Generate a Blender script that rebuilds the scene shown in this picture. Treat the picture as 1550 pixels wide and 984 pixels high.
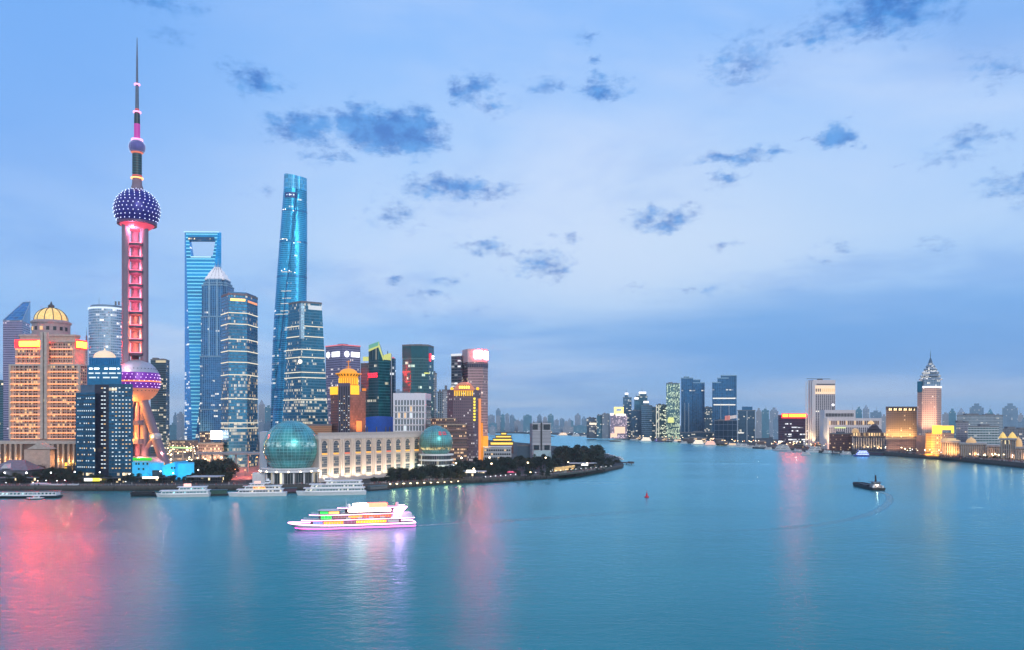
import bpy, bmesh, math, random
from mathutils import Vector, Matrix
random.seed(7)
R = math.radians
S = bpy.context.scene
COL = S.collection
for o in list(bpy.data.objects): bpy.data.objects.remove(o)

# ------------------------------------------------------------------ camera
F, HY, CX, H = 1216.0, 640.0, 775.0, 60.0      # focal length and horizon row in photo pixels, eye height in metres
cam = bpy.data.cameras.new("camera"); cam_o = bpy.data.objects.new("camera", cam); COL.objects.link(cam_o)
cam.sensor_width = 36; cam.lens = 36 * F / 1550; cam.shift_y = (HY - 492) / 1550
cam.clip_start = 1; cam.clip_end = 80000
cam_o.location = (0, 0, H); cam_o.rotation_euler = (R(90), 0, 0)
S.camera = cam_o

# ------------------------------------------------------------------ view and render settings
S.view_settings.view_transform = 'Standard'; S.view_settings.look = 'None'
S.view_settings.gamma = 1; S.view_settings.use_curve_mapping = False
S.view_settings.exposure = 0.0
S.render.engine = 'CYCLES'
S.cycles.max_bounces = 6; S.cycles.diffuse_bounces = 2; S.cycles.glossy_bounces = 3
S.cycles.transmission_bounces = 2; S.cycles.volume_bounces = 0; S.cycles.transparent_max_bounces = 6
S.render.filter_size = 1.1; S.cycles.use_denoising = True; S.cycles.use_light_tree = True
S.cycles.sample_clamp_indirect = 14; S.cycles.blur_glossy = 0.3
S.cycles.caustics_reflective = False; S.cycles.caustics_refractive = False

# ------------------------------------------------------------------ world: overcast dusk sky with small dark clouds
def px_dir(px, py):
    v = Vector(((px - CX) / F, 1, (HY - py) / F)).normalized()
    return math.atan2(v.x, v.y), math.asin(v.z)
W = bpy.data.worlds.new("World"); S.world = W; W.use_nodes = True
nt = W.node_tree; nt.nodes.clear(); NW = nt.nodes.new; LK = nt.links.new
def setin(n, i, v):
    if v is None: return
    if hasattr(v, 'is_output'): n.id_data.links.new(v, n.inputs[i])
    else: n.inputs[i].default_value = v
def M(tree, op, a, b=None, c=None, clamp=False):
    n = tree.nodes.new('ShaderNodeMath'); n.operation = op; n.use_clamp = clamp
    setin(n, 0, a); setin(n, 1, b); setin(n, 2, c); return n.outputs[0]
def VM(tree, op, a, b=None, c=None):
    n = tree.nodes.new('ShaderNodeVectorMath'); n.operation = op
    setin(n, 0, a); setin(n, 1, b); setin(n, 2, c)
    return n.outputs['Value'] if op in ('LENGTH', 'DOT_PRODUCT', 'DISTANCE') else n.outputs['Vector']
def VSC(tree, a, f):
    n = tree.nodes.new('ShaderNodeVectorMath'); n.operation = 'SCALE'; setin(n, 0, a); setin(n, 'Scale', f); return n.outputs['Vector']
def MIX(tree, f, a, b, mode='MIX'):
    n = tree.nodes.new('ShaderNodeMix'); n.data_type = 'RGBA'; n.blend_type = mode
    setin(n, 0, f); setin(n, 6, a); setin(n, 7, b); return n.outputs[2]
def XYZ(tree, x, y, z):
    n = tree.nodes.new('ShaderNodeCombineXYZ'); setin(n, 0, x); setin(n, 1, y); setin(n, 2, z); return n.outputs[0]
def SSTEP(tree, v, a, b):
    n = tree.nodes.new('ShaderNodeMapRange'); n.interpolation_type = 'SMOOTHSTEP'
    setin(n, 0, v); setin(n, 1, a); setin(n, 2, b); return n.outputs[0]
def NOISE(tree, vec, scale, detail=4, rough=.55, dist=0, color=False):
    n = tree.nodes.new('ShaderNodeTexNoise'); setin(n, 'Vector', vec); n.inputs['Scale'].default_value = scale
    n.inputs['Detail'].default_value = detail; n.inputs['Roughness'].default_value = rough; n.inputs['Distortion'].default_value = dist
    return n.outputs['Color' if color else 'Fac']
def RAMP(tree, f, stops):
    n = tree.nodes.new('ShaderNodeValToRGB'); setin(n, 0, f); e = n.color_ramp.elements
    while len(e) < len(stops): e.new(.5)
    for k, (p, c) in enumerate(stops): e[k].position = p; e[k].color = (*c, 1)
    return n.outputs[0]
def lin(r, g, b):
    f = lambda c: (c / 255 / 12.92) if c <= 10 else ((c / 255 + .055) / 1.055) ** 2.4
    return (f(r), f(g), f(b))
tc = NW('ShaderNodeTexCoord').outputs['Generated']
sp = NW('ShaderNodeSeparateXYZ'); LK(tc, sp.inputs[0]); sx, sy, sz = sp.outputs
az = M(nt, 'ARCTAN2', sx, sy); el = M(nt, 'ARCSINE', sz)
uv = XYZ(nt, az, el, 0)
flat = XYZ(nt, M(nt, 'DIVIDE', sx, M(nt, 'ADD', M(nt, 'ABSOLUTE', sz), .12)), M(nt, 'DIVIDE', sy, M(nt, 'ADD', M(nt, 'ABSOLUTE', sz), .12)), 0)
base = RAMP(nt, M(nt, 'MULTIPLY', el, 1 / .6, clamp=True), [
    (0.00, lin(150, 195, 243)), (0.10, lin(132, 182, 240)), (0.19, lin(142, 190, 243)), (0.36, lin(176, 207, 245)),
    (0.55, lin(161, 199, 247)), (0.80, lin(126, 180, 246)), (1.0, lin(100, 160, 240))])
# paler air toward the middle right, bluer to the far left and in a low bank at the right
glow = VM(nt, 'LENGTH', VM(nt, 'MULTIPLY_ADD', uv, (1 / .36, 1 / .17, 0), (-.16 / .36, -.21 / .17, 0)))
base = MIX(nt, M(nt, 'MULTIPLY', SSTEP(nt, glow, 1.1, 0.0), .75), base, (*lin(203, 221, 244), 1))
# thin high veil
veil = NOISE(nt, flat, .55, 6, .55, .4)
base = MIX(nt, M(nt, 'MULTIPLY', SSTEP(nt, veil, .42, .66), .66), base, (*lin(203, 219, 247), 1))
veil2 = NOISE(nt, VM(nt, 'ADD', flat, (31, 5, 0)), .8, 6, .6, .3)
base = MIX(nt, M(nt, 'MULTIPLY', SSTEP(nt, veil2, .48, .68), .42), base, (*lin(96, 152, 226), 1))
left = VM(nt, 'LENGTH', VM(nt, 'MULTIPLY_ADD', uv, (1 / .5, 1 / .38, 0), (.62 / .5, -.40 / .38, 0)))
base = MIX(nt, M(nt, 'MULTIPLY', SSTEP(nt, left, 1.0, 0.15), .85), base, (*lin(108, 166, 238), 1))
bank = VM(nt, 'LENGTH', VM(nt, 'MULTIPLY_ADD', uv, (1 / .55, 1 / .075, 0), (-.42 / .55, -.095 / .075, 0)))
bn = NOISE(nt, VM(nt, 'MULTIPLY', uv, (1.2, 9, 1)), 2.2, 4, .55)
base = MIX(nt, M(nt, 'MULTIPLY', SSTEP(nt, M(nt, 'ADD', bank, M(nt, 'MULTIPLY_ADD', bn, 1.0, -.5)), 1.1, 0.15), .90), base, (*lin(96, 158, 226), 1))
# small dark clouds
warp = VM(nt, 'MULTIPLY_ADD', NOISE(nt, VM(nt, 'MULTIPLY', uv, (1, 1.6, 1)), 22, 5, .6, color=True), (.10, .045, 0), (-.05, -.0225, 0))
wuv = VM(nt, 'ADD', uv, warp)
PUFFS = [(592,200,84,32,1.25),(540,186,50,24,1.0),(458,198,56,24,.95),(620,215,50,20,1.0),(500,238,46,12,.5),(385,122,46,22,.72),(690,285,90,22,.8),(600,322,46,26,.5),
 (715,138,38,26,.7),(752,162,30,16,.55),(905,135,50,16,.68),(885,50,26,22,.42),(1270,205,36,19,.95),(1105,235,52,15,.7),(1168,230,24,11,.65),
 (1100,272,30,13,.68),(1000,332,64,18,.72),(820,402,44,26,.62),(735,376,52,15,.62),(650,448,36,9,.5),(600,427,28,9,.5),(680,424,32,9,.45),
 (1478,205,52,18,.55),(1345,12,95,40,.8),(1230,50,62,20,.55),(1125,95,60,40,.5),(1535,280,52,24,.55),(830,130,30,15,.45),(855,357,26,9,.45),
 (1430,235,52,14,.45),(245,0,60,16,.55),(255,55,36,16,.35),(1075,440,40,7,.4),(1260,368,40,8,.35),(395,292,36,12,.3),(910,97,16,10,.5),(1505,105,50,26,.4),(1100,372,30,8,.4),(1240,392,26,7,.3),(640,478,30,6,.35),(730,472,24,6,.3),(1420,370,40,10,.35),(950,435,30,7,.35),(40,380,40,8,.25)]
acc = None
for (px, py, rx, ry, s) in PUFFS:
    a0, e0 = px_dir(px, py); su, sv = F / rx * .74, F / ry * .74
    l = VM(nt, 'LENGTH', VM(nt, 'MULTIPLY_ADD', wuv, (su, sv, 0), (-a0 * su, -e0 * sv, 0)))
    t = M(nt, 'MULTIPLY_ADD', l, -s, s)
    acc = t if acc is None else M(nt, 'MAXIMUM', acc, t)
fine = NOISE(nt, VM(nt, 'MULTIPLY', uv, (1, 2.0, 1)), 60, 6, .62)
cm = M(nt, 'MULTIPLY_ADD', M(nt, 'SUBTRACT', fine, .5), 1.12, acc)
cm = M(nt, 'MULTIPLY', SSTEP(nt, cm, .10, .76), .84)
cm2 = NOISE(nt, VM(nt, 'MULTIPLY', uv, (1, 1.4, 1)), 30, 5, .6)
dark = MIX(nt, SSTEP(nt, cm2, .35, .65), (*lin(18, 100, 188), 1), (*lin(70, 146, 222), 1))
skyc = MIX(nt, cm, base, dark)
# brighter afterglow behind the viewer, dim below the horizon
rear = SSTEP(nt, sy, .15, -.7)
skyc = MIX(nt, M(nt, 'MULTIPLY', rear, .75), skyc, (.92, .98, 1.10, 1))
nish = NW('ShaderNodeTexSky'); nish.sky_type = 'NISHITA'; nish.sun_disc = False; nish.sun_elevation = R(8); nish.sun_rotation = R(150)
bg1 = NW('ShaderNodeBackground'); LK(skyc, bg1.inputs[0]); bg1.inputs[1].default_value = 1.06
bg2 = NW('ShaderNodeBackground'); LK(nish.outputs[0], bg2.inputs[0]); bg2.inputs[1].default_value = .01
ad = NW('ShaderNodeAddShader'); LK(bg1.outputs[0], ad.inputs[0]); LK(bg2.outputs[0], ad.inputs[1])
wo = NW('ShaderNodeOutputWorld'); LK(ad.outputs[0], wo.inputs[0])

# ------------------------------------------------------------------ one weak, very soft sun: the last western glow behind the viewer's right shoulder
sun = bpy.data.lights.new("sun", 'SUN'); sun.energy = 1.0; sun.angle = R(25); sun.color = (1, .95, .93)
sun_o = bpy.data.objects.new("sun", sun); COL.objects.link(sun_o)
sd = Vector((math.sin(R(150)) * math.cos(R(24)), math.cos(R(150)) * math.cos(R(24)), math.sin(R(24))))
sun_o.rotation_euler = sd.to_track_quat('Z', 'Y').to_euler()

# ------------------------------------------------------------------ where things stand: photo column/row + distance -> metres
def X(px, d): return (px - CX) / F * d
def Z(py, d): return H - (py - HY) / F * d
def XY(px, d): return (X(px, d), d)
def gd(py, z=0.0): return (H - z) * F / (py - HY)          # distance of a point at height z seen in row py
def G(px, py, z=0.0): d = gd(py, z); return Vector((X(px, d), d, z))

# ------------------------------------------------------------------ materials (all procedural)
MATS = {}
def new_mat(name):
    m = bpy.data.materials.new(name); m.use_nodes = True; t = m.node_tree; t.nodes.clear()
    out = t.nodes.new('ShaderNodeOutputMaterial'); b = t.nodes.new('ShaderNodeBsdfPrincipled'); t.links.new(b.outputs[0], out.inputs[0])
    return m, t, b
def mat(name, col, rough=.6, metal=0.0, var=.18, scale=.35, spec=.5):
    if name in MATS: return MATS[name]
    m, t, b = new_mat(name)
    g = t.nodes.new('ShaderNodeNewGeometry').outputs['Position']
    n = NOISE(t, g, scale, 5, .6)
    lo = tuple(c * (1 - var) for c in col); hi = tuple(min(1, c * (1 + var)) for c in col)
    c = RAMP(t, n, [(.3, lo), (.7, hi)]); t.links.new(c, b.inputs['Base Color'])
    b.inputs['Roughness'].default_value = rough; b.inputs['Metallic'].default_value = metal; b.inputs['Specular IOR Level'].default_value = spec
    MATS[name] = m; return m
def glow_mat(name, col, s, sample=False, base=(.05, .05, .05)):
    if name in MATS: return MATS[name]
    m, t, b = new_mat(name)
    b.inputs['Base Color'].default_value = (*base, 1); b.inputs['Roughness'].default_value = .5
    b.inputs['Emission Color'].default_value = (*col, 1); b.inputs['Emission Strength'].default_value = s
    m.cycles.emission_sampling = 'AUTO' if sample else 'NONE'
    MATS[name] = m; return m

# curtain wall / window grid: u,v of the UV map are metres along the wall and metres of height
def facade_group():
    g = bpy.data.node_groups.new('window_grid', 'ShaderNodeTree'); I = g.interface
    for nm, ty, dv in [('Glass','Color',(.05,.2,.3,1)),('Frame','Color',(.3,.3,.3,1)),('PaneW','Float',1.5),('FloorH','Float',4),('Mullion','Float',.1),('Slab','Float',.25),
                       ('LitLow','Float',.3),('LitHigh','Float',.1),('TopZ','Float',200),('LitColor','Color',(1,.8,.5,1)),('LitStrength','Float',1),('Cell','Float',3),('Seed','Float',0),
                       ('Rough','Float',.15),('Metal','Float',.5),('FrameGlow','Float',0),('Tilt','Float',.04)]:
        s = I.new_socket(nm, in_out='INPUT', socket_type='NodeSocket' + ty); s.default_value = dv
    I.new_socket('BSDF', in_out='OUTPUT', socket_type='NodeSocketShader')
    gi = g.nodes.new('NodeGroupInput').outputs; go = g.nodes.new('NodeGroupOutput')
    uvn = g.nodes.new('ShaderNodeUVMap').outputs[0]
    s = g.nodes.new('ShaderNodeSeparateXYZ'); g.links.new(uvn, s.inputs[0]); u, v = s.outputs[0], s.outputs[1]
    m = lambda *a, **k: M(g, *a, **k)
    ud = m('DIVIDE', u, gi['PaneW']); vd = m('DIVIDE', v, gi['FloorH'])
    iu, iv = m('FLOOR', ud), m('FLOOR', vd); fu, fv = m('FRACT', ud), m('FRACT', vd)
    wn = lambda vec: (lambda n: (setin(n, 'Vector', vec), n.outputs)[1])(g.nodes.new('ShaderNodeTexWhiteNoise'))
    frame = m('MAXIMUM', m('LESS_THAN', fu, gi['Mullion']), m('LESS_THAN', fv, gi['Slab']))
    win = m('SUBTRACT', 1, frame)
    cell = wn(XYZ(g, m('FLOOR', m('DIVIDE', iu, gi['Cell'])), iv, gi['Seed']))
    row = wn(XYZ(g, 77, iv, gi['Seed']))
    pane = wn(XYZ(g, iu, iv, m('ADD', gi['Seed'], 9)))
    frac = m('MULTIPLY_ADD', m('DIVIDE', v, gi['TopZ'], clamp=True), m('SUBTRACT', gi['LitHigh'], gi['LitLow']), gi['LitLow'])
    val = m('MULTIPLY_ADD', cell['Value'], .68, m('MULTIPLY', row['Value'], .32))
    zone = NOISE(g, XYZ(g, m('MULTIPLY', u, .022), m('MULTIPLY', v, .016), gi['Seed']), 1, 3, .6)
    thr = m('SUBTRACT', .94, m('MULTIPLY', m('MULTIPLY', frac, m('MULTIPLY_ADD', zone, 2.6, -.35)), .9))
    lit = m('MULTIPLY', m('MULTIPLY', m('GREATER_THAN', val, thr), m('GREATER_THAN', pane['Value'], .22)), win)
    refl_blot = NOISE(g, XYZ(g, m('MULTIPLY', u, .03), m('MULTIPLY', v, .011), m('ADD', gi['Seed'], 40)), 1, 4, .6)  # blotchy reflections put into the glass colour
    gc = VSC(g, gi['Glass'], m('MULTIPLY', m('MULTIPLY_ADD', pane['Value'], .5, .75), m('MULTIPLY_ADD', refl_blot, 1.5, .25)))
    soil = NOISE(g, XYZ(g, m('MULTIPLY', u, .05), m('MULTIPLY', v, .02), 0), 1, 4)
    fc = VSC(g, gi['Frame'], m('MULTIPLY_ADD', soil, .5, .75))
    bc = MIX(g, win, fc, gc)
    b = g.nodes.new('ShaderNodeBsdfPrincipled'); g.links.new(bc, b.inputs['Base Color'])
    g.links.new(m('MULTIPLY', win, gi['Metal']), b.inputs['Metallic'])
    g.links.new(m('MULTIPLY_ADD', frame, .35, gi['Rough']), b.inputs['Roughness'])
    geo = g.nodes.new('ShaderNodeNewGeometry').outputs['Normal']
    jit = VM(g, 'SUBTRACT', pane['Color'], (.5, .5, .5)); js = VSC(g, jit, m('MULTIPLY', win, gi['Tilt']))
    g.links.new(VM(g, 'NORMALIZE', VM(g, 'ADD', geo, js)), b.inputs['Normal'])
    g.links.new(MIX(g, frame, gi['LitColor'], gi['Frame']), b.inputs['Emission Color'])
    br = wn(XYZ(g, iu, iv, m('ADD', gi['Seed'], 23)))['Value']
    g.links.new(m('MULTIPLY_ADD', m('MULTIPLY', lit, m('MULTIPLY_ADD', br, 1.3, .25)), gi['LitStrength'], m('MULTIPLY', frame, gi['FrameGlow'])), b.inputs['Emission Strength'])
    g.links.new(b.outputs[0], go.inputs[0]); return g
FG = facade_group(); _seed = [0]
def facade(name, glass, frame, pw=1.5, fh=4.0, mull=.1, slab=.25, lit=(.3, .1), top=200, lc=(1, .78, .45), ls=1.2, cell=3, rough=.16, metal=.55, tilt=.05, glow=0.0):
    if name in MATS: return MATS[name]
    m = bpy.data.materials.new(name); m.use_nodes = True; t = m.node_tree; t.nodes.clear()
    o = t.nodes.new('ShaderNodeOutputMaterial'); g = t.nodes.new('ShaderNodeGroup'); g.node_tree = FG; t.links.new(g.outputs[0], o.inputs[0])
    _seed[0] += 3.7
    for k, v in dict(Glass=(*glass, 1), Frame=(*frame, 1), PaneW=pw, FloorH=fh, Mullion=mull, Slab=slab, LitLow=lit[0], LitHigh=lit[1], TopZ=top, LitColor=(*lc, 1), LitStrength=ls, Cell=cell, Seed=_seed[0], Rough=rough, Metal=metal, Tilt=tilt, FrameGlow=glow).items():
        g.inputs[k].default_value = v
    m.cycles.emission_sampling = 'NONE'
    MATS[name] = m; return m

# ------------------------------------------------------------------ mesh builder, things and parts
class MB:
    def __init__(s): s.v = []; s.f = []; s.uv = []; s.mi = []
    def face(s, pts, m=0, uv=None):
        i = len(s.v); s.v += [tuple(p) for p in pts]; s.f.append(list(range(i, i + len(pts)))); s.mi.append(m)
        s.uv.append(uv or [(p[0], p[1]) for p in pts]); return s
    def loft(s, rings, m=0, caps=(1, 1), mf=None, cm=None, close=True):
        n = len(rings[0]); U = [0]
        big = max(rings, key=lambda r: sum((Vector(r[k]) - Vector(r[(k + 1) % n])).length for k in range(n)))
        for k in range(n): U.append(U[-1] + (Vector(big[k]) - Vector(big[(k + 1) % n])).length)
        for a, b in zip(rings, rings[1:]):
            for k in range(n if close else n - 1):
                q = (k + 1) % n; mm = mf(k) if mf else m
                s.face([a[k], a[q], b[q], b[k]], mm, [(U[k], a[k][2]), (U[k + 1], a[q][2]), (U[k + 1], b[q][2]), (U[k], b[k][2])])
        cm = m if cm is None else cm
        if caps[0]: s.face(list(reversed(rings[0])), cm)
        if caps[1]: s.face(rings[-1], cm)
        return s
    def prism(s, poly, z0, z1, m=0, cm=None, caps=(1, 1), mf=None):
        return s.loft([[(x, y, z0) for x, y in poly], [(x, y, z1) for x, y in poly]], m, caps, mf, cm)
    def box(s, c, sz, rz=0, m=0):
        ca, sa = math.cos(rz), math.sin(rz); hx, hy, hz = sz[0] / 2, sz[1] / 2, sz[2] / 2
        poly = [(c[0] + ca * x - sa * y, c[1] + sa * x + ca * y) for x, y in ((-hx, -hy), (hx, -hy), (hx, hy), (-hx, hy))]
        return s.prism(poly, c[2] - hz, c[2] + hz, m)
    def lathe(s, cx, cy, prof, n=24, m=0, caps=(1, 1), mf=None, ph=0, a0=0, a1=2 * math.pi):
        rings = [[(cx + r * math.cos(ph + 2 * math.pi * k / n), cy + r * math.sin(ph + 2 * math.pi * k / n), z) for k in range(n)] for r, z in prof]
        for j, (a, b) in enumerate(zip(rings, rings[1:])):
            s.loft([a, b], mf(j) if mf else m, (0, 0))
        if caps[0] and prof[0][0] > 1e-6: s.face(list(reversed(rings[0])), mf(0) if mf else m)
        if caps[1] and prof[-1][0] > 1e-6: s.face(rings[-1], mf(len(prof) - 2) if mf else m)
        return s
    def ball(s, c, r, n=24, rows=14, m=0, t0=-90, t1=90, mf=None, sq=1):
        prof = [(max(r * math.cos(R(t0 + (t1 - t0) * k / rows)), 1e-7), c[2] + sq * r * math.sin(R(t0 + (t1 - t0) * k / rows))) for k in range(rows + 1)]
        return s.lathe(c[0], c[1], prof, n, m, mf=mf)
    def tube(s, p0, p1, r0, r1=None, n=10, m=0):
        p0, p1 = Vector(p0), Vector(p1); r1 = r0 if r1 is None else r1
        d = (p1 - p0).normalized(); a = d.orthogonal().normalized(); b = d.cross(a)
        ring = lambda p, r: [tuple(p + (a * math.cos(2 * math.pi * k / n) + b * math.sin(2 * math.pi * k / n)) * r) for k in range(n)]
        return s.loft([ring(p0, r0), ring(p1, r1)], m)
    def bar(s, a, b, w, h, m=0):                      # level beam from a to b, w wide, h high (points at its bottom centre line)
        a, b = Vector(a), Vector(b); n = Vector((-(b - a).y, (b - a).x, 0)).normalized() * w / 2; up = Vector((0, 0, h))
        return s.loft([[a - n, b - n, b + n, a + n], [a - n + up, b - n + up, b + n + up, a + n + up]], m)
    def build(s, name, mats, parent=None, smooth=False):
        o0 = ORG.get(parent.name, Vector()) if parent else Vector()
        me = bpy.data.meshes.new(name); me.from_pydata([(v[0] - o0.x, v[1] - o0.y, v[2] - o0.z) for v in s.v], [], s.f)
        ul = me.uv_layers.new(name='UVMap'); fl = [c for f in s.uv for p in f for c in p]; ul.data.foreach_set('uv', fl)
        for mm in (mats if isinstance(mats, (list, tuple)) else [mats]): me.materials.append(mm)
        me.polygons.foreach_set('material_index', s.mi)
        if smooth:
            bm = bmesh.new(); bm.from_mesh(me); bmesh.ops.remove_doubles(bm, verts=bm.verts, dist=.001); bm.to_mesh(me); bm.free()
            me.polygons.foreach_set('use_smooth', [True] * len(me.polygons))
            if hasattr(me, 'set_sharp_from_angle'): me.set_sharp_from_angle(angle=R(40))
        me.update()
        o = bpy.data.objects.new(name, me); COL.objects.link(o)
        if parent: o.parent = parent
        ORG[o.name] = o0.copy(); return o
ORG = {}
def tag(o, label=None, cat=None, group=None, kind=None):
    for k, v in (('label', label), ('category', cat), ('group', group), ('kind', kind)):
        if v: o[k] = v
    return o
def thing(name, label, cat, loc=(0, 0, 0), group=None):
    o = bpy.data.objects.new(name, None); COL.objects.link(o); o.location = loc; o.empty_display_size = 1
    ORG[o.name] = Vector(loc); return tag(o, label, cat, group)
def copy_tree(o, parent=None):
    c = o.copy(); COL.objects.link(c); c.parent = parent; ORG[c.name] = ORG.get(o.name, Vector()).copy()
    for ch in list(o.children): copy_tree(ch, c)
    return c
def place(o, loc, rz=0, s=1.0):
    o.location = loc; o.rotation_euler = (0, 0, rz); o.scale = (s, s, s); return o
def offset(poly, d):
    n = len(poly); out = []
    ar = sum(poly[k][0] * poly[(k + 1) % n][1] - poly[(k + 1) % n][0] * poly[k][1] for k in range(n)); sg = 1 if ar > 0 else -1
    for k in range(n):
        p0, p, p1 = Vector(poly[k - 1]), Vector(poly[k]), Vector(poly[(k + 1) % n])
        e0, e1 = (p - p0).normalized(), (p1 - p).normalized(); n0 = Vector((e0.y, -e0.x)) * sg; n1 = Vector((e1.y, -e1.x)) * sg
        b = n0 + n1; b = b / max(b.length_squared / 2, .3); q = p + b * d; out.append((q.x, q.y))
    return out
def ppoly(*pts): # polygon from (photo column, distance) pairs, counter-clockwise seen from above
    q = [XY(a, b) for a, b in pts]; n = len(q)
    ar = sum(q[k][0] * q[(k + 1) % n][1] - q[(k + 1) % n][0] * q[k][1] for k in range(n))
    return q if ar > 0 else q[::-1]
def lamp(kind, loc, col, power, parent=None, target=None, size=.4, spot=70, blend=.6):
    l = bpy.data.lights.new('floodlight', kind); l.color = col; l.energy = power
    if kind == 'AREA': l.size = size
    else: l.shadow_soft_size = size
    if kind == 'SPOT': l.spot_size = R(spot); l.spot_blend = blend
    o = bpy.data.objects.new('floodlight', l); COL.objects.link(o)
    o0 = ORG.get(parent.name, Vector()) if parent else Vector()
    o.location = Vector(loc) - o0; o.parent = parent
    if target is not None: o.rotation_euler = (Vector(target) - Vector(loc)).to_track_quat('-Z', 'Y').to_euler()
    return o
_wm = {}
def pane_mesh(w, h, t, m):
    k = (round(w, 2), round(h, 2), round(t, 2), m.name)
    if k not in _wm:
        b = MB(); b.box((0, 0, 0), (w, t, h)); o = b.build('window', m); _wm[k] = o.data; bpy.data.objects.remove(o)
    return _wm[k]
def windows(parent, spots, pick, name='window', limit=100):
    """spots: (point, wall angle, width, height). The first LIMIT become parts of their own, the rest one part."""
    o0 = ORG.get(parent.name, Vector()); rest = MB(); rmats = []
    for k, (p, a, w, h) in enumerate(spots):
        m = pick(k)
        if k < limit:
            o = bpy.data.objects.new(name, pane_mesh(w, h, .3, m)); COL.objects.link(o); o.parent = parent
            o.location = Vector(p) - o0; o.rotation_euler = (0, 0, a)
        else:
            if m not in rmats: rmats.append(m)
            rest.box(p, (w, .3, h), a, rmats.index(m))
    if rest.f:
        r = rest.build(name + 's', rmats, parent); r['kind'] = 'stuff'
def grid(a, b, z0, z1, cols, rows, w, h, inset=.0):
    """window centres on the wall a->b (plan points)"""
    a, b = Vector(a), Vector(b); d = b - a; ang = math.atan2(d.y, d.x); out = []
    for r in range(rows):
        for c in range(cols):
            p = a + d * ((c + .5) / cols); out.append(((p.x, p.y, z0 + (z1 - z0) * (r + .5) / rows), ang, w, h))
    return out
WARM, COOL = (1, .72, .36), (.85, .93, 1)
M_WHITE = mat('white_paint', (.78, .78, .78), .5, var=.06); M_DARK = mat('dark_metal', (.03, .035, .045), .45); M_GREY = mat('grey_roofing', (.16, .17, .19), .8)
M_CONC = mat('concrete', (.33, .33, .34), .75); M_STONE = mat('pale_stone', (.45, .40, .36), .7)
G_WARM = glow_mat('warm_light', WARM, 3.0); G_WARM2 = glow_mat('warm_lit_window', (1, .64, .28), 1.0); G_COOL = glow_mat('white_lit_window', (.80, .93, 1), 1.1); G_WHITE = glow_mat('white_light', (.95, .97, 1), 4.0)
G_LAMP = glow_mat('lamp_glow', (1, .76, .44), 12, True); G_GOLD = glow_mat('gold_light', (1, .55, .06), 2.2); G_RED = glow_mat('red_light', (1, .02, .05), 3)
G_LAMPW = glow_mat('white_lamp_glow', (.95, .97, 1), 9, True)
M_PANE = mat('dark_window_glass', (.02, .035, .05), .12, .2)
# ================================================================== the river, the land and the air
def water_mat():
    m, t, b = new_mat('river_water')
    g = t.nodes.new('ShaderNodeNewGeometry').outputs['Position']
    big = NOISE(t, VM(t, 'MULTIPLY', g, (.004, .009, 0)), 1, 5, .6)
    c = RAMP(t, big, [(.3, (.003, .160, .182)), (.7, (.009, .212, .232))])
    t.nodes.remove(b); out = t.nodes['Material Output']; df = t.nodes.new('ShaderNodeBsdfDiffuse'); gl = t.nodes.new('ShaderNodeBsdfAnisotropic'); fr = t.nodes.new('ShaderNodeFresnel'); mx = t.nodes.new('ShaderNodeMixShader')
    t.links.new(c, df.inputs['Color']); gl.inputs['Color'].default_value = (.56, .92, 1, 1); fr.inputs['IOR'].default_value = 1.28
    t.links.new(fr.outputs[0], mx.inputs[0]); t.links.new(df.outputs[0], mx.inputs[1]); t.links.new(gl.outputs[0], mx.inputs[2]); t.links.new(mx.outputs[0], out.inputs['Surface'])
    patch = NOISE(t, VM(t, 'MULTIPLY', g, (.0025, .010, 0)), 1, 6, .62, .5)
    ro = t.nodes.new('ShaderNodeMapRange'); setin(ro, 0, patch); setin(ro, 1, .3); setin(ro, 2, .7); setin(ro, 3, .20); setin(ro, 4, .28); t.links.new(ro.outputs[0], gl.inputs['Roughness'])
    n1 = NOISE(t, VM(t, 'MULTIPLY', g, (.16, .22, 1)), 1, 5, .62)
    n2 = NOISE(t, VM(t, 'MULTIPLY', g, (.7, 1.0, 1)), 1, 3, .6)
    n3 = NOISE(t, VM(t, 'MULTIPLY', g, (.02, .05, 1)), 1, 3, .5)
    hh = M(t, 'ADD', M(t, 'MULTIPLY', n1, 1.0), M(t, 'ADD', M(t, 'MULTIPLY', n2, .25), M(t, 'MULTIPLY', n3, .5)))
    bu = t.nodes.new('ShaderNodeBump'); bu.inputs['Strength'].default_value = .46; bu.inputs['Distance'].default_value = .9
    t.links.new(hh, bu.inputs['Height']); [t.links.new(bu.outputs[0], x.inputs['Normal']) for x in (df, gl, fr)]
    return m
w = MB(); L = 15000
w.face([(-L, -600, 0), (L, -600, 0), (L, 17000, 0), (-L, 17000, 0)]); tag(w.build('river_water', water_mat()), kind='structure')

def ground_mat(name, c1, c2, sc):
    m, t, b = new_mat(name); g = t.nodes.new('ShaderNodeNewGeometry').outputs['Position']
    n = NOISE(t, g, sc, 6, .65); t.links.new(RAMP(t, n, [(.35, c1), (.65, c2)]), b.inputs['Base Color']); b.inputs['Roughness'].default_value = .85; return m
M_LAND = ground_mat('city_ground', (.015, .018, .019), (.036, .036, .036), .03)
def wall_mat():
    m, t, b = new_mat('river_wall_stone'); g = t.nodes.new('ShaderNodeNewGeometry').outputs['Position']; s = t.nodes.new('ShaderNodeSeparateXYZ'); t.links.new(g, s.inputs[0])
    n = NOISE(t, VM(t, 'MULTIPLY', g, (.25, .25, .06)), 1, 6, .65); st = M(t, 'ADD', M(t, 'MULTIPLY', s.outputs[2], .22), M(t, 'MULTIPLY_ADD', n, .9, -.35))
    t.links.new(RAMP(t, st, [(.05, (.012, .016, .012)), (.35, (.03, .03, .028)), (.8, (.085, .08, .075))]), b.inputs['Base Color']); b.inputs['Roughness'].default_value = .8; return m
M_WALL = wall_mat()
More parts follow.
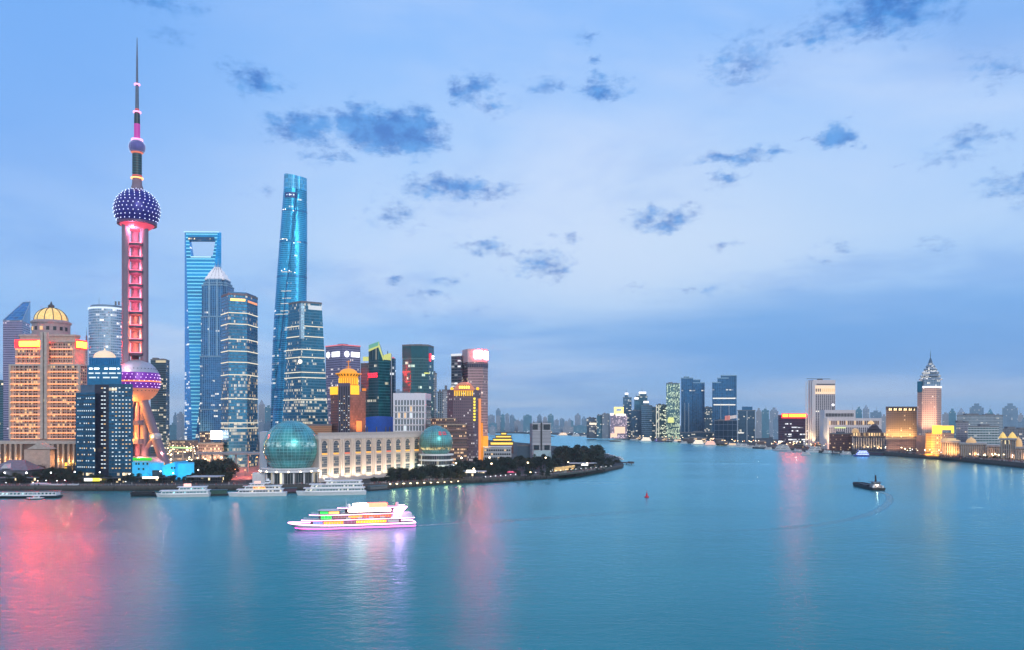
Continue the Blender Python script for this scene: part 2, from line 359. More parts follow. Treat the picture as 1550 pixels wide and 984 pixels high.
M_PAVE = ground_mat('promenade_paving', (.12, .11, .11), (.22, .20, .19), .08)
ZP, ZB = 4.5, 6.0
def slab(name, poly, z, mats):
    b = MB(); n = len(poly); ar = sum(poly[k][0] * poly[(k + 1) % n][1] - poly[(k + 1) % n][0] * poly[k][1] for k in range(n))
    if ar < 0: poly = poly[::-1]
    b.prism(poly, -.9, z, 1, 0, caps=(0, 1)); return tag(b.build(name, mats), kind='structure')
g2 = lambda px, py: tuple(G(px, py)[:2])
front = [(-260, 745), (0, 743.5), (200, 743), (340, 742.5), (560, 741), (600, 739), (650, 735), (700, 731.5), (726, 731), (770, 728.5), (830, 725), (880, 720.5), (915, 714.5), (940, 709), (944, 706.5), (936, 703), (938, 698), (924, 692), (905, 687), (880, 683), (840, 678), (795, 673), (740, 668), (640, 663)]
PUD = [g2(*p) for p in front] + [(-600, 3800), (-3200, 3800), (-3200, 700)]
slab('east_bank_ground', PUD, ZP, [M_LAND, M_WALL])
westw = [(1900, 752), (1700, 726), (1550, 708.5), (1490, 702), (1430, 696), (1385, 692.5), (1340, 689.5), (1300, 688), (1235, 685), (1180, 680.5), (1100, 674), (1000, 668), (960, 665.5), (905, 662), (880, 660), (830, 657.5), (740, 655)]
WES = [g2(*p) for p in westw] + [(-3500, 5600), (-9000, 9000), (-9000, 16500), (9000, 16500), (9000, 800)]
slab('west_bank_ground', WES, ZB - 1.5, [M_LAND, M_WALL])
# raised promenade along the west bank
def promenade(pts, width, z0, z1, mats):
    q = [G(a, b_) for a, b_ in pts]; inn = []; b = MB()
    for k, p in enumerate(q):
        d = (q[min(k + 1, len(q) - 1)] - q[max(k - 1, 0)]); n = Vector((d.y, -d.x, 0)).normalized(); inn.append(p + n * width)
    poly = [(p.x, p.y) for p in q] + [(p.x, p.y) for p in reversed(inn)]
    n = len(poly); ar = sum(poly[k][0] * poly[(k + 1) % n][1] - poly[(k + 1) % n][0] * poly[k][1] for k in range(n))
    if ar < 0: poly = poly[::-1]
    b.prism(poly, z0, z1, 1, 0); return b
pp = [(1700, 726), (1550, 709), (1490, 702.5), (1430, 696.5), (1385, 693), (1340, 690)]
tag(promenade(pp, 45, .3, 7.2, 0).build('riverside_promenade', [M_PAVE, M_WALL]), kind='structure')

hz = bpy.data.materials.new('evening_haze'); hz.use_nodes = True; t = hz.node_tree; t.nodes.clear()
ho = t.nodes.new('ShaderNodeOutputMaterial'); hv = t.nodes.new('ShaderNodeVolumePrincipled'); t.links.new(hv.outputs[0], ho.inputs['Volume'])
hv.inputs['Density'].default_value = 5e-5; hv.inputs['Color'].default_value = (.82, .95, 1, 1); hv.inputs['Anisotropy'].default_value = .1
b = MB(); b.prism([(-L - 300, -900), (L + 300, -900), (L + 300, 17300), (-L - 300, 17300)], -3, 640); tag(b.build('haze', hz), kind='stuff')
# ================================================================== east bank: the skyline on the left
def roof_plant(root, poly, z, n=2, h=5, m=None):
    cx = sum(p[0] for p in poly) / len(poly); cy = sum(p[1] for p in poly) / len(poly)
    w = max(p[0] for p in poly) - min(p[0] for p in poly); dd = max(p[1] for p in poly) - min(p[1] for p in poly)
    for k in range(n):
        b = MB(); a = (k - (n - 1) / 2) * w * .32; s = w * .22 * (1 - .25 * k)
        b.box((cx + a, cy + dd * .05 * (k - .5), z + h * (1 - .3 * k) / 2 - .02), (s, dd * .3, h * (1 - .3 * k)))
        b.build('roof_plant_room', m or M_GREY, root)
def tower(name, label, cat, poly, z0, z1, fm, group=None, roof=None, parapet=1.6, plant=2, ph=5, taper=None):
    cx = sum(p[0] for p in poly) / len(poly); cy = sum(p[1] for p in poly) / len(poly)
    r = thing(name, label, cat, (cx, cy, z0), group); b = MB()
    top = taper or poly
    b.loft([[(x, y, z0 - .5) for x, y in poly], [(x, y, z1) for x, y in top]], 0, (0, 1), cm=1)
    b.build('walls', [fm, roof or M_GREY], r)
    if parapet:
        b = MB(); n = len(top); o, i = offset(top, .35), offset(top, -.7)
        for k in range(n):
            q = (k + 1) % n
            b.loft([[(*o[k], z1 - .4), (*o[q], z1 - .4), (*i[q], z1 - .4), (*i[k], z1 - .4)], [(*o[k], z1 + parapet), (*o[q], z1 + parapet), (*i[q], z1 + parapet), (*i[k], z1 + parapet)]])
        b.build('parapet', roof or M_GREY, r)
    if plant: roof_plant(r, top, z1, plant, ph)
    return r
def ring_band(root, poly, z, h, out, m, name='light_band'):
    b = MB(); b.prism(offset(poly, out), z, z + h); return b.build(name, m, root)
def mast(root, p, h, r=.5, m=None, name='mast', n=6):
    b = MB(); b.tube(p, (p[0], p[1], p[2] + h * .55), r, r * .8, n); b.tube((p[0], p[1], p[2] + h * .55), (p[0], p[1], p[2] + h), r * .45, r * .2, n)
    return b.build(name, m or M_DARK, root)
def panel(root, a, b_, z0, z1, m, name='sign', t=.6, out=.8):
    """a flat slab on the wall a->b (plan points, left to right as seen from outside)"""
    a, b_ = Vector(a), Vector(b_); d = (b_ - a).normalized(); n = Vector((d.y, -d.x)); a = a + n * out; b_ = b_ + n * out
    q = MB(); q.prism([tuple(a), tuple(b_), tuple(b_ - n * -t), tuple(a - n * -t)][::1], z0, z1); return q.build(name, m, root)
def lerp2(a, b_, t): return (a[0] + (b_[0] - a[0]) * t, a[1] + (b_[1] - a[1]) * t)

# --- far left: dark tower with a slanted glass top
fm = facade('mauve_glass_wall', (.13, .15, .30), (.30, .27, .38), 1.6, 4.2, .12, .42, (.18, .10), 250, (1, .8, .85), .8, 4, metal=.5)
a, b_, c, d = XY(4.5, 1500), XY(34, 1500), XY(46, 1560), XY(35, 1566)
zl, zh = Z(485, 1500), Z(457, 1560)
r = thing('office_tower', 'tall mauve glass tower with a slanted blue wedge top', 'tower', (X(25, 1530), 1530, ZP))
q = MB(); q.loft([[(*a, ZP), (*b_, ZP), (*c, ZP), (*d, ZP)], [(*a, zl), (*b_, zl), (*c, zl), (*d, zl)]], 0, (0, 0)); q.build('walls', fm, r)
q = MB(); q.face([(*a, zl), (*b_, zl), (*c, zh), (*d, zh)]); q.face([(*b_, zl), (*c, zl), (*c, zh)]); q.face([(*c, zl), (*d, zl), (*d, zh), (*c, zh)]); q.face([(*d, zl), (*a, zl), (*d, zh)])
q.build('slanted_roof', facade('blue_roof_glass', (.03, .22, .42), (.10, .22, .34), 9, 8, .06, .08, (0, 0), metal=.75), r)
q = MB()
for p, s in (((*a, zl), (*b_, zl)), ((*b_, zl), (*c, zh)), ((*a, zl), (*d, zh)), ((*d, zh), (*c, zh)), ((lerp2(b_, c, .7)[0], lerp2(b_, c, .7)[1], zl + .7 * (zh - zl)), (lerp2(a, d, .8)[0], lerp2(a, d, .8)[1], zl + .8 * (zh - zl)))): q.tube(p, s, .8, n=6)
q.build('roof_frame', mat('pale_steel', (.35, .42, .5), .4, .5), r)
tower('office_tower', 'dark teal block cut off by the left edge, beside the mauve wedge-topped tower', 'building', ppoly((-40, 1300), (5, 1300), (5, 1340), (-40, 1340)), ZP, Z(577, 1300), facade('dark_teal_wall', (.02, .11, .16), (.06, .12, .15), 1.6, 4, .1, .3, (.12, .05)))

# --- domed stone building, floodlit floor by floor
M_ROSE = mat('rosy_stone', (.50, .37, .31), .7)
D2 = 850
G_FLOOR = glow_mat('amber_floor_light', (1, .32, .08), 6.5, True)
r = thing('domed_office_building', 'broad cream stone block with a golden ribbed dome and amber light on every floor', 'building', (X(75, D2), D2 + 20, ZP))
low = ppoly((15, D2), (122, D2), (131.5, D2 + 13), (129, D2 + 55), (16, D2 + 55)); upp = ppoly((23, D2 + 7), (113, D2 + 7), (129.5, D2 + 21), (127, D2 + 55), (24, D2 + 55)); thr = ppoly((30, D2 + 14), (113, D2 + 14), (120, D2 + 22), (118, D2 + 52), (32, D2 + 52))
z1, z2, z3 = Z(553, D2), Z(516, D2), Z(506, D2)
zb = Z(664, D2)
q = MB(); q.prism(low, ZP, z1, 0, 1); q.prism(upp, z1 + .01, z2, 0, 1); q.prism(thr, z2 + .01, z3, 0, 1); q.build('walls', [M_ROSE, M_GREY], r)
# podium with columns and a pedimented porch
pod = ppoly((-12, D2 - 18), (124, D2 - 18), (126, D2 + 2), (-12, D2 + 2)); zp = Z(667, D2)
q = MB(); q.prism(pod, ZP, zp - 3); q.build('podium', mat('shade_dark_stone', (.16, .11, .09), .75), r)  # wall colour darkened to stand for the shaded recess between columns
q = MB(); q.prism(offset(pod, 1.2), zp - 3, zp); q.build('podium_cornice', M_STONE, r)
for k in range(17):
    if 6 <= k <= 9: continue
    x = X(-8 + k * 8, D2 - 20); q = MB(); q.lathe(x, D2 - 20, [(1.3, ZP), (1.1, zp - 4), (1.6, zp - 3.1)], 10); q.build('column', M_STONE, r, True)
q = MB(); q.box((X(60, D2 - 24), D2 - 24, (zp + ZP) / 2 - 4), (X(79, D2) - X(41, D2), 9, zp - ZP - 9)); q.build('porch', M_ROSE, r)
zt = zp - 8; xa, xb, xm = X(41, D2 - 29), X(79, D2 - 29), X(60, D2 - 29)
q = MB(); q.loft([[(xa, D2 - 29.5, zt), (xb, D2 - 29.5, zt), (xm, D2 - 29.5, zt + 7)], [(xa, D2 - 19, zt), (xb, D2 - 19, zt), (xm, D2 - 19, zt + 7)]][::-1]); q.build('pediment', M_STONE, r)
lamp('SPOT', (xm, D2 - 50, 12), (1, .5, .22), 22000, r, (xm, D2 - 29, zt + 3), .3, 60)
for k in range(8): lamp('POINT', (X(-4 + 16 * k, D2 - 21.5), D2 - 22, ZP + 16), (1, .48, .16), 3500, r, None, .4)
for k in range(12):
    q = MB(); q.box((X(100 + (k % 5) * 5, D2 - 18.3), D2 - 18.3, 12 + 5 * (k // 6)), (2.2, .5, 3.4)); q.build('lit_window', G_GOLD if k % 3 else G_WARM2, r)
# floor ledges, each with its own amber strip
nled = 12
wings = [(X(16, D2), X(62, D2)), (X(71.5, D2), X(121, D2))]
for k in range(nled + 3):
    up = k >= nled
    z = zb + (z1 - zb) * (k + .0) / nled if not up else z1 + 2 + (z2 - z1 - 2) * (k - nled) / 3
    y0 = D2 if not up else D2 + 7
    for (xa, xb) in wings:
        if up: xa, xb = max(xa, X(24, y0)), min(xb, X(112, y0))
        q = MB(); q.prism([(xa, y0 - 2.0), (xb, y0 - 2.0), (xb, y0 + .3), (xa, y0 + .3)], z - .7, z); led = q.build('floor_ledge', M_STONE, r)
        q = MB(); q.prism([(xa + .4, y0 - 1.5), (xb - .4, y0 - 1.5), (xb - .4, y0 - 1.0), (xa + .4, y0 - 1.0)], z + .02, z + .14); q.build('light_strip', G_FLOOR if k < nled + 2 else glow_mat('rose_floor_light', (1, .36, .22), 9, True), led)
    for (xa, xb) in wings:
        if k == 0: continue
        if up: xa, xb = max(xa, X(24, y0)), min(xb, X(112, y0))
        q = MB(); q.prism([(xa + .4, y0 - 1.7), (xb - .4, y0 - 1.7), (xb - .4, y0 - 1.2), (xa + .4, y0 - 1.2)], z - .84, z - .72); q.build('added_wash_strip', G_FLOOR, r)  # extra strip under the ledge, added to even out the wall light
    pa, pb = (low[1:3] if not up else upp[1:3]) if low[0][0] < low[1][0] else (low[1:3])
sp_ = []
fh = (z1 - zb) / nled / 2
for (xa, xb) in wings:
    for k in range(2 * nled):
        for c in range(11): sp_.append(((xa + 3.5 + (xb - xa - 7) * (c + .5) / 11, D2 - .05, zb + fh * (k + .52)), 0, 1.75, 1.9))
for (xa, xb) in ((X(25, D2 + 7), X(62, D2 + 7)), (X(72, D2 + 7), X(112, D2 + 7))):
    for k in range(6):
        for c in range(10): sp_.append(((xa + 1.5 + (xb - xa - 3) * (c + .5) / 10, D2 + 6.95, z1 + 3.5 + (z2 - z1 - 5) * (k + .5) / 6), 0, 1.5, 2.0))
e = Vector(XY(131.5, D2 + 13)) - Vector(XY(122, D2)); ea = math.atan2(e.y, e.x)
for k in range(2 * nled):
    for c in range(3):
        p = Vector(XY(122, D2)) + e * ((c + .6) / 3.3); sp_.append(((p.x, p.y, zb + fh * (k + .52)), ea, 1.6, 1.9))
for (xa, xb) in wings:
    for c in range(1, 11, 2):
        x = xa + 3.5 + (xb - xa - 7) * c / 11; q = MB(); q.box((x, D2 - .7, (zb + z1) / 2), (.8, 1.5, z1 - zb)); q.build('pilaster', M_ROSE, r)
for (xa, xb) in ((X(25, D2 + 7), X(62, D2 + 7)), (X(72, D2 + 7), X(112, D2 + 7))):
    for c in range(0, 11, 2):
        x = xa + 1.5 + (xb - xa - 3) * c / 10; q = MB(); q.box((x, D2 + 6.3, (z1 + z2) / 2), (.7, 1.4, z2 - z1 - 3)); q.build('pilaster', M_ROSE, r)
rnd = random.Random(3)
M_BROWNPANE = mat('brown_window_glass', (.05, .035, .04), .2, .1)
windows(r, sp_, lambda k: M_BROWNPANE if rnd.random() < .84 else G_WARM2)
for px in (64.3, 70.3):
    q = MB(); q.box((X(px, D2 - 1.5), D2 - 1.5, (zb + z3) / 2 + 1), (2.6, 4, z3 - zb + 2)); q.build('pier', M_STONE, r)
q = MB(); q.box((X(67.3, D2 - .4), D2 - .4, (zb + z3) / 2), (2.6, 1.4, z3 - zb - 2)); q.build('stair_window', facade('dark_stair_glass', (.03, .05, .09), (.2, .2, .22), 1.4, 3.4, .1, .25, (.1, .1)), r)
for px in (15.5, 120):
    q = MB(); q.box((X(px, D2 - .6), D2 - .6, (zb + z1) / 2), (2.2, 2, z1 - zb)); q.build('corner_pier', M_STONE, r)
for poly, z in ((low, z1), (upp, z2), (thr, z3)):
    q = MB(); q.prism(offset(poly, 1.2), z - .6, z + 1.2); q.build('cornice', M_STONE, r)
# two signs: a red panel with a bright bar
G_SIGN = glow_mat('red_yellow_sign', (1, .018, .0004), 620, True); G_SIGNRIM = glow_mat('red_sign_board', (1, .02, .03), 2.4)
p0, p1 = (X(23.5, D2 + 7), D2 + 7), (X(57, D2 + 7), D2 + 7); s = panel(r, p0, p1, Z(526, D2), Z(513, D2), G_SIGNRIM, 'sign_board', .5, 1.2)
panel(s, (X(25, D2), D2 + 7), (X(55.5, D2), D2 + 7), Z(523, D2), Z(516, D2), G_SIGN, 'sign_bar', .4, 1.9)
u0, u1 = XY(113, D2 + 7), XY(129.5, D2 + 21); s = panel(r, u0, u1, Z(527.5, D2 + 8), Z(514, D2 + 8), G_SIGNRIM, 'sign_board', .5, 1.2)
panel(s, lerp2(u0, u1, .06), lerp2(u0, u1, .94), Z(525.5, D2 + 8), Z(517, D2 + 8), G_SIGN, 'sign_bar', .4, 1.9)
# drum and dome
dx, dy = XY(77.5, D2 + 32); rd = 18.6; zd0, zd1, zd2 = z3, Z(488, D2 + 32), Z(466, D2 + 32)
q = MB(); q.lathe(dx, dy, [(rd + 1, zd0), (rd + 1, zd0 + 3), (rd, zd0 + 3), (rd, zd1 - 2), (rd + 1.2, zd1 - 2), (rd + 1.2, zd1), (rd - 1.5, zd1 + 1.5)], 32); drum = q.build('drum', mat('grey_stone', (.30, .28, .30), .7), r)
for k in range(9):
    an = R(180 + 10 + k * 20); q = MB(); q.box((dx + (rd + .1) * math.cos(an), dy + (rd + .1) * math.sin(an), zd0 + 8.5), (3, .6, 4), an + R(90)); q.build('drum_window', G_WARM2 if k in (2, 4) else M_PANE, drum)
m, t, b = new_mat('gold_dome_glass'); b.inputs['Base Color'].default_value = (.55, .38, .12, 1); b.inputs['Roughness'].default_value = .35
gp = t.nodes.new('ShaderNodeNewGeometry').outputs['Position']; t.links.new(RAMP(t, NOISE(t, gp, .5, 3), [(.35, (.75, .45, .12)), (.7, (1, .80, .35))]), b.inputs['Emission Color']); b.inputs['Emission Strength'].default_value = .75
prof = [(16.4 * math.cos(R(a_)), zd1 + 1.5 + (zd2 - zd1 - 1.5) * math.sin(R(a_))) for a_ in (0, 10, 20, 32, 45, 58, 70, 82)]
q = MB(); q.lathe(dx, dy, prof, 32); dome = q.build('dome', m, r, True)
for k in range(12):
    q = MB(); an = k * math.pi / 6 + .12
    for (ra, za), (rb, zb_) in zip(prof, prof[1:]): q.tube((dx + (ra + .2) * math.cos(an), dy + (ra + .2) * math.sin(an), za), (dx + (rb + .2) * math.cos(an), dy + (rb + .2) * math.sin(an), zb_), .45, n=5)
    q.build('dome_rib', M_DARK, dome)
q = MB(); q.lathe(dx, dy, [(3.6, zd2 - 1.5), (2.8, zd2 + .6), (3.3, zd2 + 1.2), (3.0, zd2 + 2.6), (1.2, zd2 + 4), (.3, zd2 + 7)], 12); q.build('cupola', mat('bronze', (.05, .06, .07), .5), dome)

# --- blue tower on the waterfront with a cream dome
D3 = 772
M_NAVY = mat('navy_cladding', (.008, .014, .04), .35, var=.25); 
f3 = facade('petrol_blue_wall', (.005, .085, .17), (.008, .05, .095), 2.4, 3.9, .10, .34, (0, 0), metal=.4, rough=.2)
r = thing('office_tower', 'petrol blue tower with rows of small lit windows and a little cream dome', 'tower', (X(158, D3), D3 + 15, ZP))
L_ = ppoly((114.5, D3 + 6), (144, D3), (144, D3 + 34), (119, D3 + 38)); C_ = ppoly((143.5, D3 + 7), (165, D3 + 7), (165, D3 + 35), (143.5, D3 + 35)); R_ = ppoly((164.5, D3), (201, D3 + 5), (198, D3 + 38), (164.5, D3 + 34))
q = MB(); q.prism(L_, ZP, Z(594, D3), 0, 1); q.prism(R_, ZP, Z(581, D3), 0, 1); q.build('walls', [f3, M_GREY], r)
q = MB(); q.prism(C_, ZP, Z(581.5, D3), 0, 0); q.build('dark_bay', M_NAVY, r)
S_ = ppoly((122, D3 + 12), (146, D3 + 8), (146, D3 + 33), (124, D3 + 36)); q = MB(); q.prism(S_, Z(594, D3) + .01, Z(582, D3)); q.build('side_storey', mat('slate_blue', (.06, .12, .20), .5), r)
U_ = ppoly((132, D3 + 9), (184, D3 + 9), (182, D3 + 35), (133, D3 + 35)); q = MB(); q.prism(U_, Z(582, D3) + .02, Z(552, D3), 0, 1); up = q.build('upper_storeys', [mat('blue_cladding', (.01, .16, .32), .35, .3), M_GREY], r)
V_ = ppoly((135, D3 + 11), (182, D3 + 11), (180, D3 + 33), (136, D3 + 33)); q = MB(); q.prism(V_, Z(552, D3) + .01, Z(540, D3), 0, 1); q.build('crown_storey', [mat('bright_blue_cladding', (.01, .20, .45), .35, .3), M_GREY], r)
for k in range(15):
    q = MB(); q.box((X(136 + k * 3.2, D3 + 10.6), D3 + 10.6, Z(546, D3)), (.7, .8, 7)); q.build('fin', mat('bright_blue_cladding', (.01, .20, .45)), r)
for row, (py, segs) in enumerate([(558, [(135, 150), (158, 181)]), (565, [(134, 152), (155, 183)]), (571.5, [(135, 152), (156, 182)])]):
    for (pa, pb) in segs:
        nn = int((pb - pa) / 2.5)
        for k in range(nn):
            if (k * 7 + row * 3) % 5 == 4: continue
            q = MB(); q.box((X(pa + 2.5 * (k + .5), D3 + 8.8), D3 + 8.8, Z(py, D3 + 9)), (1.5, .5, 1.3)); q.build('lit_window', G_COOL if row else G_WHITE, up)
sp_ = grid(XY(168, D3 + .45), XY(199, D3 + 4.7), Z(712, D3), Z(584, D3), 6, 21, 1.45, .95)
sp_ += grid(XY(152.5, D3 + 6.9), XY(160.5, D3 + 6.9), Z(712, D3), Z(584, D3), 2, 21, 1.8, 1.0)
sp_ += grid(XY(116.5, D3 + 5.6), XY(139, D3 + 1.1), Z(712, D3), Z(598, D3), 7, 12, 1.05, 1.1) + grid(XY(140, D3 + .9), XY(144, D3 + .1), Z(712, D3), Z(598, D3), 1, 12, 2.0, 1.2)
rnd = random.Random(5)
windows(r, sp_, lambda k: M_PANE if rnd.random() < .16 else (G_COOL if rnd.random() < .72 else G_WARM2))
dx, dy = XY(158.5, D3 + 21); zt = Z(540, D3); q = MB()
q.lathe(dx, dy, [(10.5, zt), (10.2, zt + 1.2)] + [(9.8 * math.cos(R(a_)), zt + 1.2 + 6.6 * math.sin(R(a_))) for a_ in (0, 15, 30, 45, 60, 75)] + [(.9, zt + 8), (.5, zt + 10)], 24)
q.build('dome', glow_mat('cream_lit_dome', (1, .72, .40), .55, base=(.6, .5, .38)), r, True); mast(r, (dx, dy, zt + 9.5), 7, .25)  # the light on the dome is put in as a faint glow

# --- round glass tower behind
D4 = 1300
r = thing('round_office_tower', 'round grey-blue glass tower with a bright rim, directly left of the three-pillar tower', 'tower', (X(163, D4 + 28), D4 + 28, ZP))
f4 = facade('silver_blue_glass', (.22, .36, .50), (.40, .50, .60), 3.2, 4.3, .10, .34, (.25, .12), 250, (1, .92, .85), .9, 2, metal=.65)
rr = 26 * (D4 + 28) / F; q = MB(); cx4, cy4 = XY(163.3, D4 + 28); z4 = Z(465, D4)
q.lathe(cx4, cy4, [(rr, ZP), (rr, z4)], 40); q.build('walls', f4, r)
q = MB(); q.lathe(cx4, cy4, [(rr + 1, z4 - 2), (rr + 1, z4 + 1)], 40); q.build('rim_light', glow_mat('pale_rim_light', (.75, .88, 1), 1.1), r)
q = MB(); q.lathe(cx4, cy4, [(rr - 2, z4 + 1), (rr - 3, z4 + 5), (rr * .5, z4 + 5)], 40); q.build('roof', mat('blue_grey_roof', (.12, .2, .3), .5), r)
for px in (170, 175): q = MB(); q.box((X(px, D4), cy4 - rr * .6, z4 + 8), (2, 2, 6)); q.build('vent', M_GREY, r)
mast(r, (X(136.5, D4), cy4, z4 - 12), Z(447, D4) - z4 + 12, .7)
r = thing('lattice_mast', 'slim red and grey lattice mast right of the domed stone building', 'mast', (X(131, 1150), 1150, ZP))
q = MB()
for sx_, sy_ in ((-1, -1), (1, -1), (1, 1), (-1, 1)): q.tube((X(131, 1150) + 3.2 * sx_, 1150 + 3.2 * sy_, ZP), (X(131, 1150) + .5 * sx_, 1150 + .5 * sy_, Z(508, 1150)), .35, n=4)
for k in range(24):
    za, zb_ = ZP + (Z(508, 1150) - ZP) * k / 24, ZP + (Z(508, 1150) - ZP) * (k + 1) / 24; ha, hb = 3.2 - 2.7 * k / 24, 3.2 - 2.7 * (k + 1) / 24; x0 = X(131, 1150)
    q.tube((x0 - ha, 1150 - ha, za), (x0 + hb, 1150 - hb, zb_), .18, n=4); q.tube((x0 + ha, 1150 - ha, za), (x0 - hb, 1150 - hb, zb_), .18, n=4)
q.build('lattice', mat('faded_red_steel', (.30, .16, .2), .5), r); mast(r, (X(131, 1150), 1150, Z(508, 1150)), 12, .3)

# --- broadcasting tower: three pillars, two great spheres, a small one and a needle
D5 = 852; cx, cy = XY(207.5, D5); zz = lambda py: Z(py, D5); k_ = D5 / F
r = thing('broadcasting_tower', 'tall needle-tipped tower with two large purple spheres on three lit pillars and slanting legs', 'tower', (cx, cy, ZP))
M_TC = mat('tower_concrete', (.20, .155, .21), .7, var=.08, scale=.1)
ang3 = [R(235), R(355), R(115)]
pil = [(cx - 2 + 10.2 * math.cos(a_), cy + 10.2 * math.sin(a_)) for a_ in ang3]
for (x, y) in pil:
    q = MB(); q.lathe(x, y, [(4.0, ZP), (4.0, zz(330))], 18); q.build('pillar', M_TC, r, True)
M_RING = mat('dark_ring', (.06, .04, .08), .5)
for k in range(9):
    py = 372 + k * 20.6
    q = MB(); q.lathe(cx, cy, [(8.5, zz(py) - 1.5), (10.2, zz(py) - 1.5), (10.2, zz(py) + 1.2), (8.5, zz(py) + 1.2)], 18, caps=(1, 1)); ring = q.build('ring_floor', M_RING, r)
    q = MB(); q.lathe(cx, cy, [(8.9, zz(py) + 1.25), (8.9, zz(py) + 1.9)], 16); q.build('ring_light', glow_mat('pink_ring_light', (1, .16, .25), 3), ring)
    lamp('POINT', (cx + 1.6, cy - 3.5, zz(py) + 5), (1, .13, .20) if k < 6 else (1, .24, .10), 26000, r, None, .6)
q = MB(); q.lathe(cx, cy, [(2.6, zz(690)), (2.6, zz(600))], 14); q.build('lift_core', mat('rose_core', (.55, .25, .3), .6), r, True)
def star_ball(name, cxyz, r_, bands, dots_rows, dcol, nn=36):
    """bands: (lat0, lat1, material)"""
    o = None
    for j, (t0, t1, m) in enumerate(bands):
        q = MB(); q.ball(cxyz, r_, nn, max(3, int((t1 - t0) / 9)), 0, t0, t1); p = q.build(name if j == 0 else 'shell_band', m, r if j == 0 else o, True); o = o or p
    if dots_rows:
        dm = glow_mat('star_light_' + dcol[0], dcol[1], dcol[2]); cnt = 0; rest = MB()
        for j, la in enumerate(dots_rows):
            n_ = int(30 * math.cos(R(la)))
            for k in range(n_):
                an = 2 * math.pi * (k + .5 * (j % 2)) / n_; rr_ = r_ * math.cos(R(la)); p = (cxyz[0] + (rr_ + .1) * math.cos(an), cxyz[1] + (rr_ + .1) * math.sin(an), cxyz[2] + (r_ + .1) * math.sin(R(la)))
                if math.sin(an) > .35: continue
                if cnt < 100: q = MB(); q.ball(p, .40, 6, 4); q.build('star_light', dm, o, True); cnt += 1
                else: rest.ball(p, .40, 6, 4)
        if rest.f: x = rest.build('star_lights', dm, o, True); x['kind'] = 'stuff'
    return o
def tri_mat(name, c1, c2, sc, rough=.25, metal=.5, em=None, es=0):
    m, t, b = new_mat(name); g = t.nodes.new('ShaderNodeTexCoord').outputs['UV']
    br = t.nodes.new('ShaderNodeTexVoronoi'); setin(br, 'Vector', g); br.inputs['Scale'].default_value = sc
    t.links.new(RAMP(t, br.outputs['Distance'], [(.2, c1), (.8, c2)]), b.inputs['Base Color']); b.inputs['Roughness'].default_value = rough; b.inputs['Metallic'].default_value = metal
    if em: b.inputs['Emission Color'].default_value = (*em, 1); b.inputs['Emission Strength'].default_value = es; m.cycles.emission_sampling = 'NONE'
    return m
M_SPH = tri_mat('indigo_sphere_panels', (.03, .03, .22), (.02, .02, .10), .5, .3, .5, (.03, .03, .5), .16)
M_VIO = tri_mat('violet_lit_panels', (.16, .03, .30), (.05, .02, .12), .5, .3, .4, (.30, .02, .60), .42)
M_PALE = mat('pale_sphere_shell', (.40, .42, .50), .45, .2, .08, .2)
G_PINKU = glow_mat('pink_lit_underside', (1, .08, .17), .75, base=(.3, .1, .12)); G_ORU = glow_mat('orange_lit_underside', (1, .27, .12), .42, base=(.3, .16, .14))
up = star_ball('upper_sphere', (cx, cy, zz(319)), 23.0, [(-36, 90, M_SPH), (-62, -40, G_PINKU)], [-30, -20, -10, 0, 10, 20, 30, 40, 50, 60, 70], ('white', (.72, .80, 1), 3.4))
zs = zz(319) - 23 * math.sin(R(38)); q = MB(); rs = 23 * math.cos(R(38)); q.lathe(cx, cy, [(rs - 1.5, zs - 1.3), (rs + 1.3, zs - 1.3), (rs + 1.3, zs + 1.2), (rs - 1.5, zs + 1.2)], 40, caps=(1, 1)); q.build('rim', mat('violet_rim', (.10, .05, .14), .4), up)
lamp('POINT', (cx, cy - 11, zz(350)), (1, .25, .4), 30000, r, None, 1)
lo = star_ball('lower_sphere', (cx, cy, zz(577)), 23.2, [(22, 90, M_PALE), (-20, 22, M_VIO), (-70, -20, G_ORU)], [-16, -8, 0, 8, 16], ('violet', (.9, .70, 1), 3.2))
for la, n_ in ((33, 34), (-27, 34)):
    for k in range(n_):
        an = 2 * math.pi * k / n_
        if math.sin(an) > .3: continue
        q = MB(); q.box((cx + 23.2 * math.cos(R(la)) * math.cos(an), cy + 23.2 * math.cos(R(la)) * math.sin(an), zz(577) + 23.2 * math.sin(R(la))), (.9, .9, .7), an); q.build('porthole', M_DARK, lo)
q = MB(); q.lathe(cx, cy, [(23.5, zz(577) - 1.3), (23.5, zz(577) + .1)], 40, caps=(0, 0)); q.build('light_band', glow_mat('orange_band', (1, .25, .05), 1.6), lo)
lamp('POINT', (cx - 2, cy - 14, zz(616)), (1, .36, .07), 48000, r, None, 1); lamp('POINT', (cx + 2, cy - 1, zz(640)), (1, .04, .45), 50000, r, None, 1)
lamp('POINT', (cx - 1, cy - 14, zz(660)), (1, .36, .06), 48000, r, None, 1); lamp('POINT', (cx + 9, cy - 13, zz(690)), (1, .3, .2), 12000, r, None, 1)
lamp('POINT', (cx - 2, cy - 24, zz(556)), (1, .6, .65), 6000, r, None, 1)
for py in (640, 668):
    q = MB(); q.lathe(cx, cy, [(10.5, zz(py) - 2.5), (10.5, zz(py) + 2.5)], 18); q.build('collar', M_TC, r)
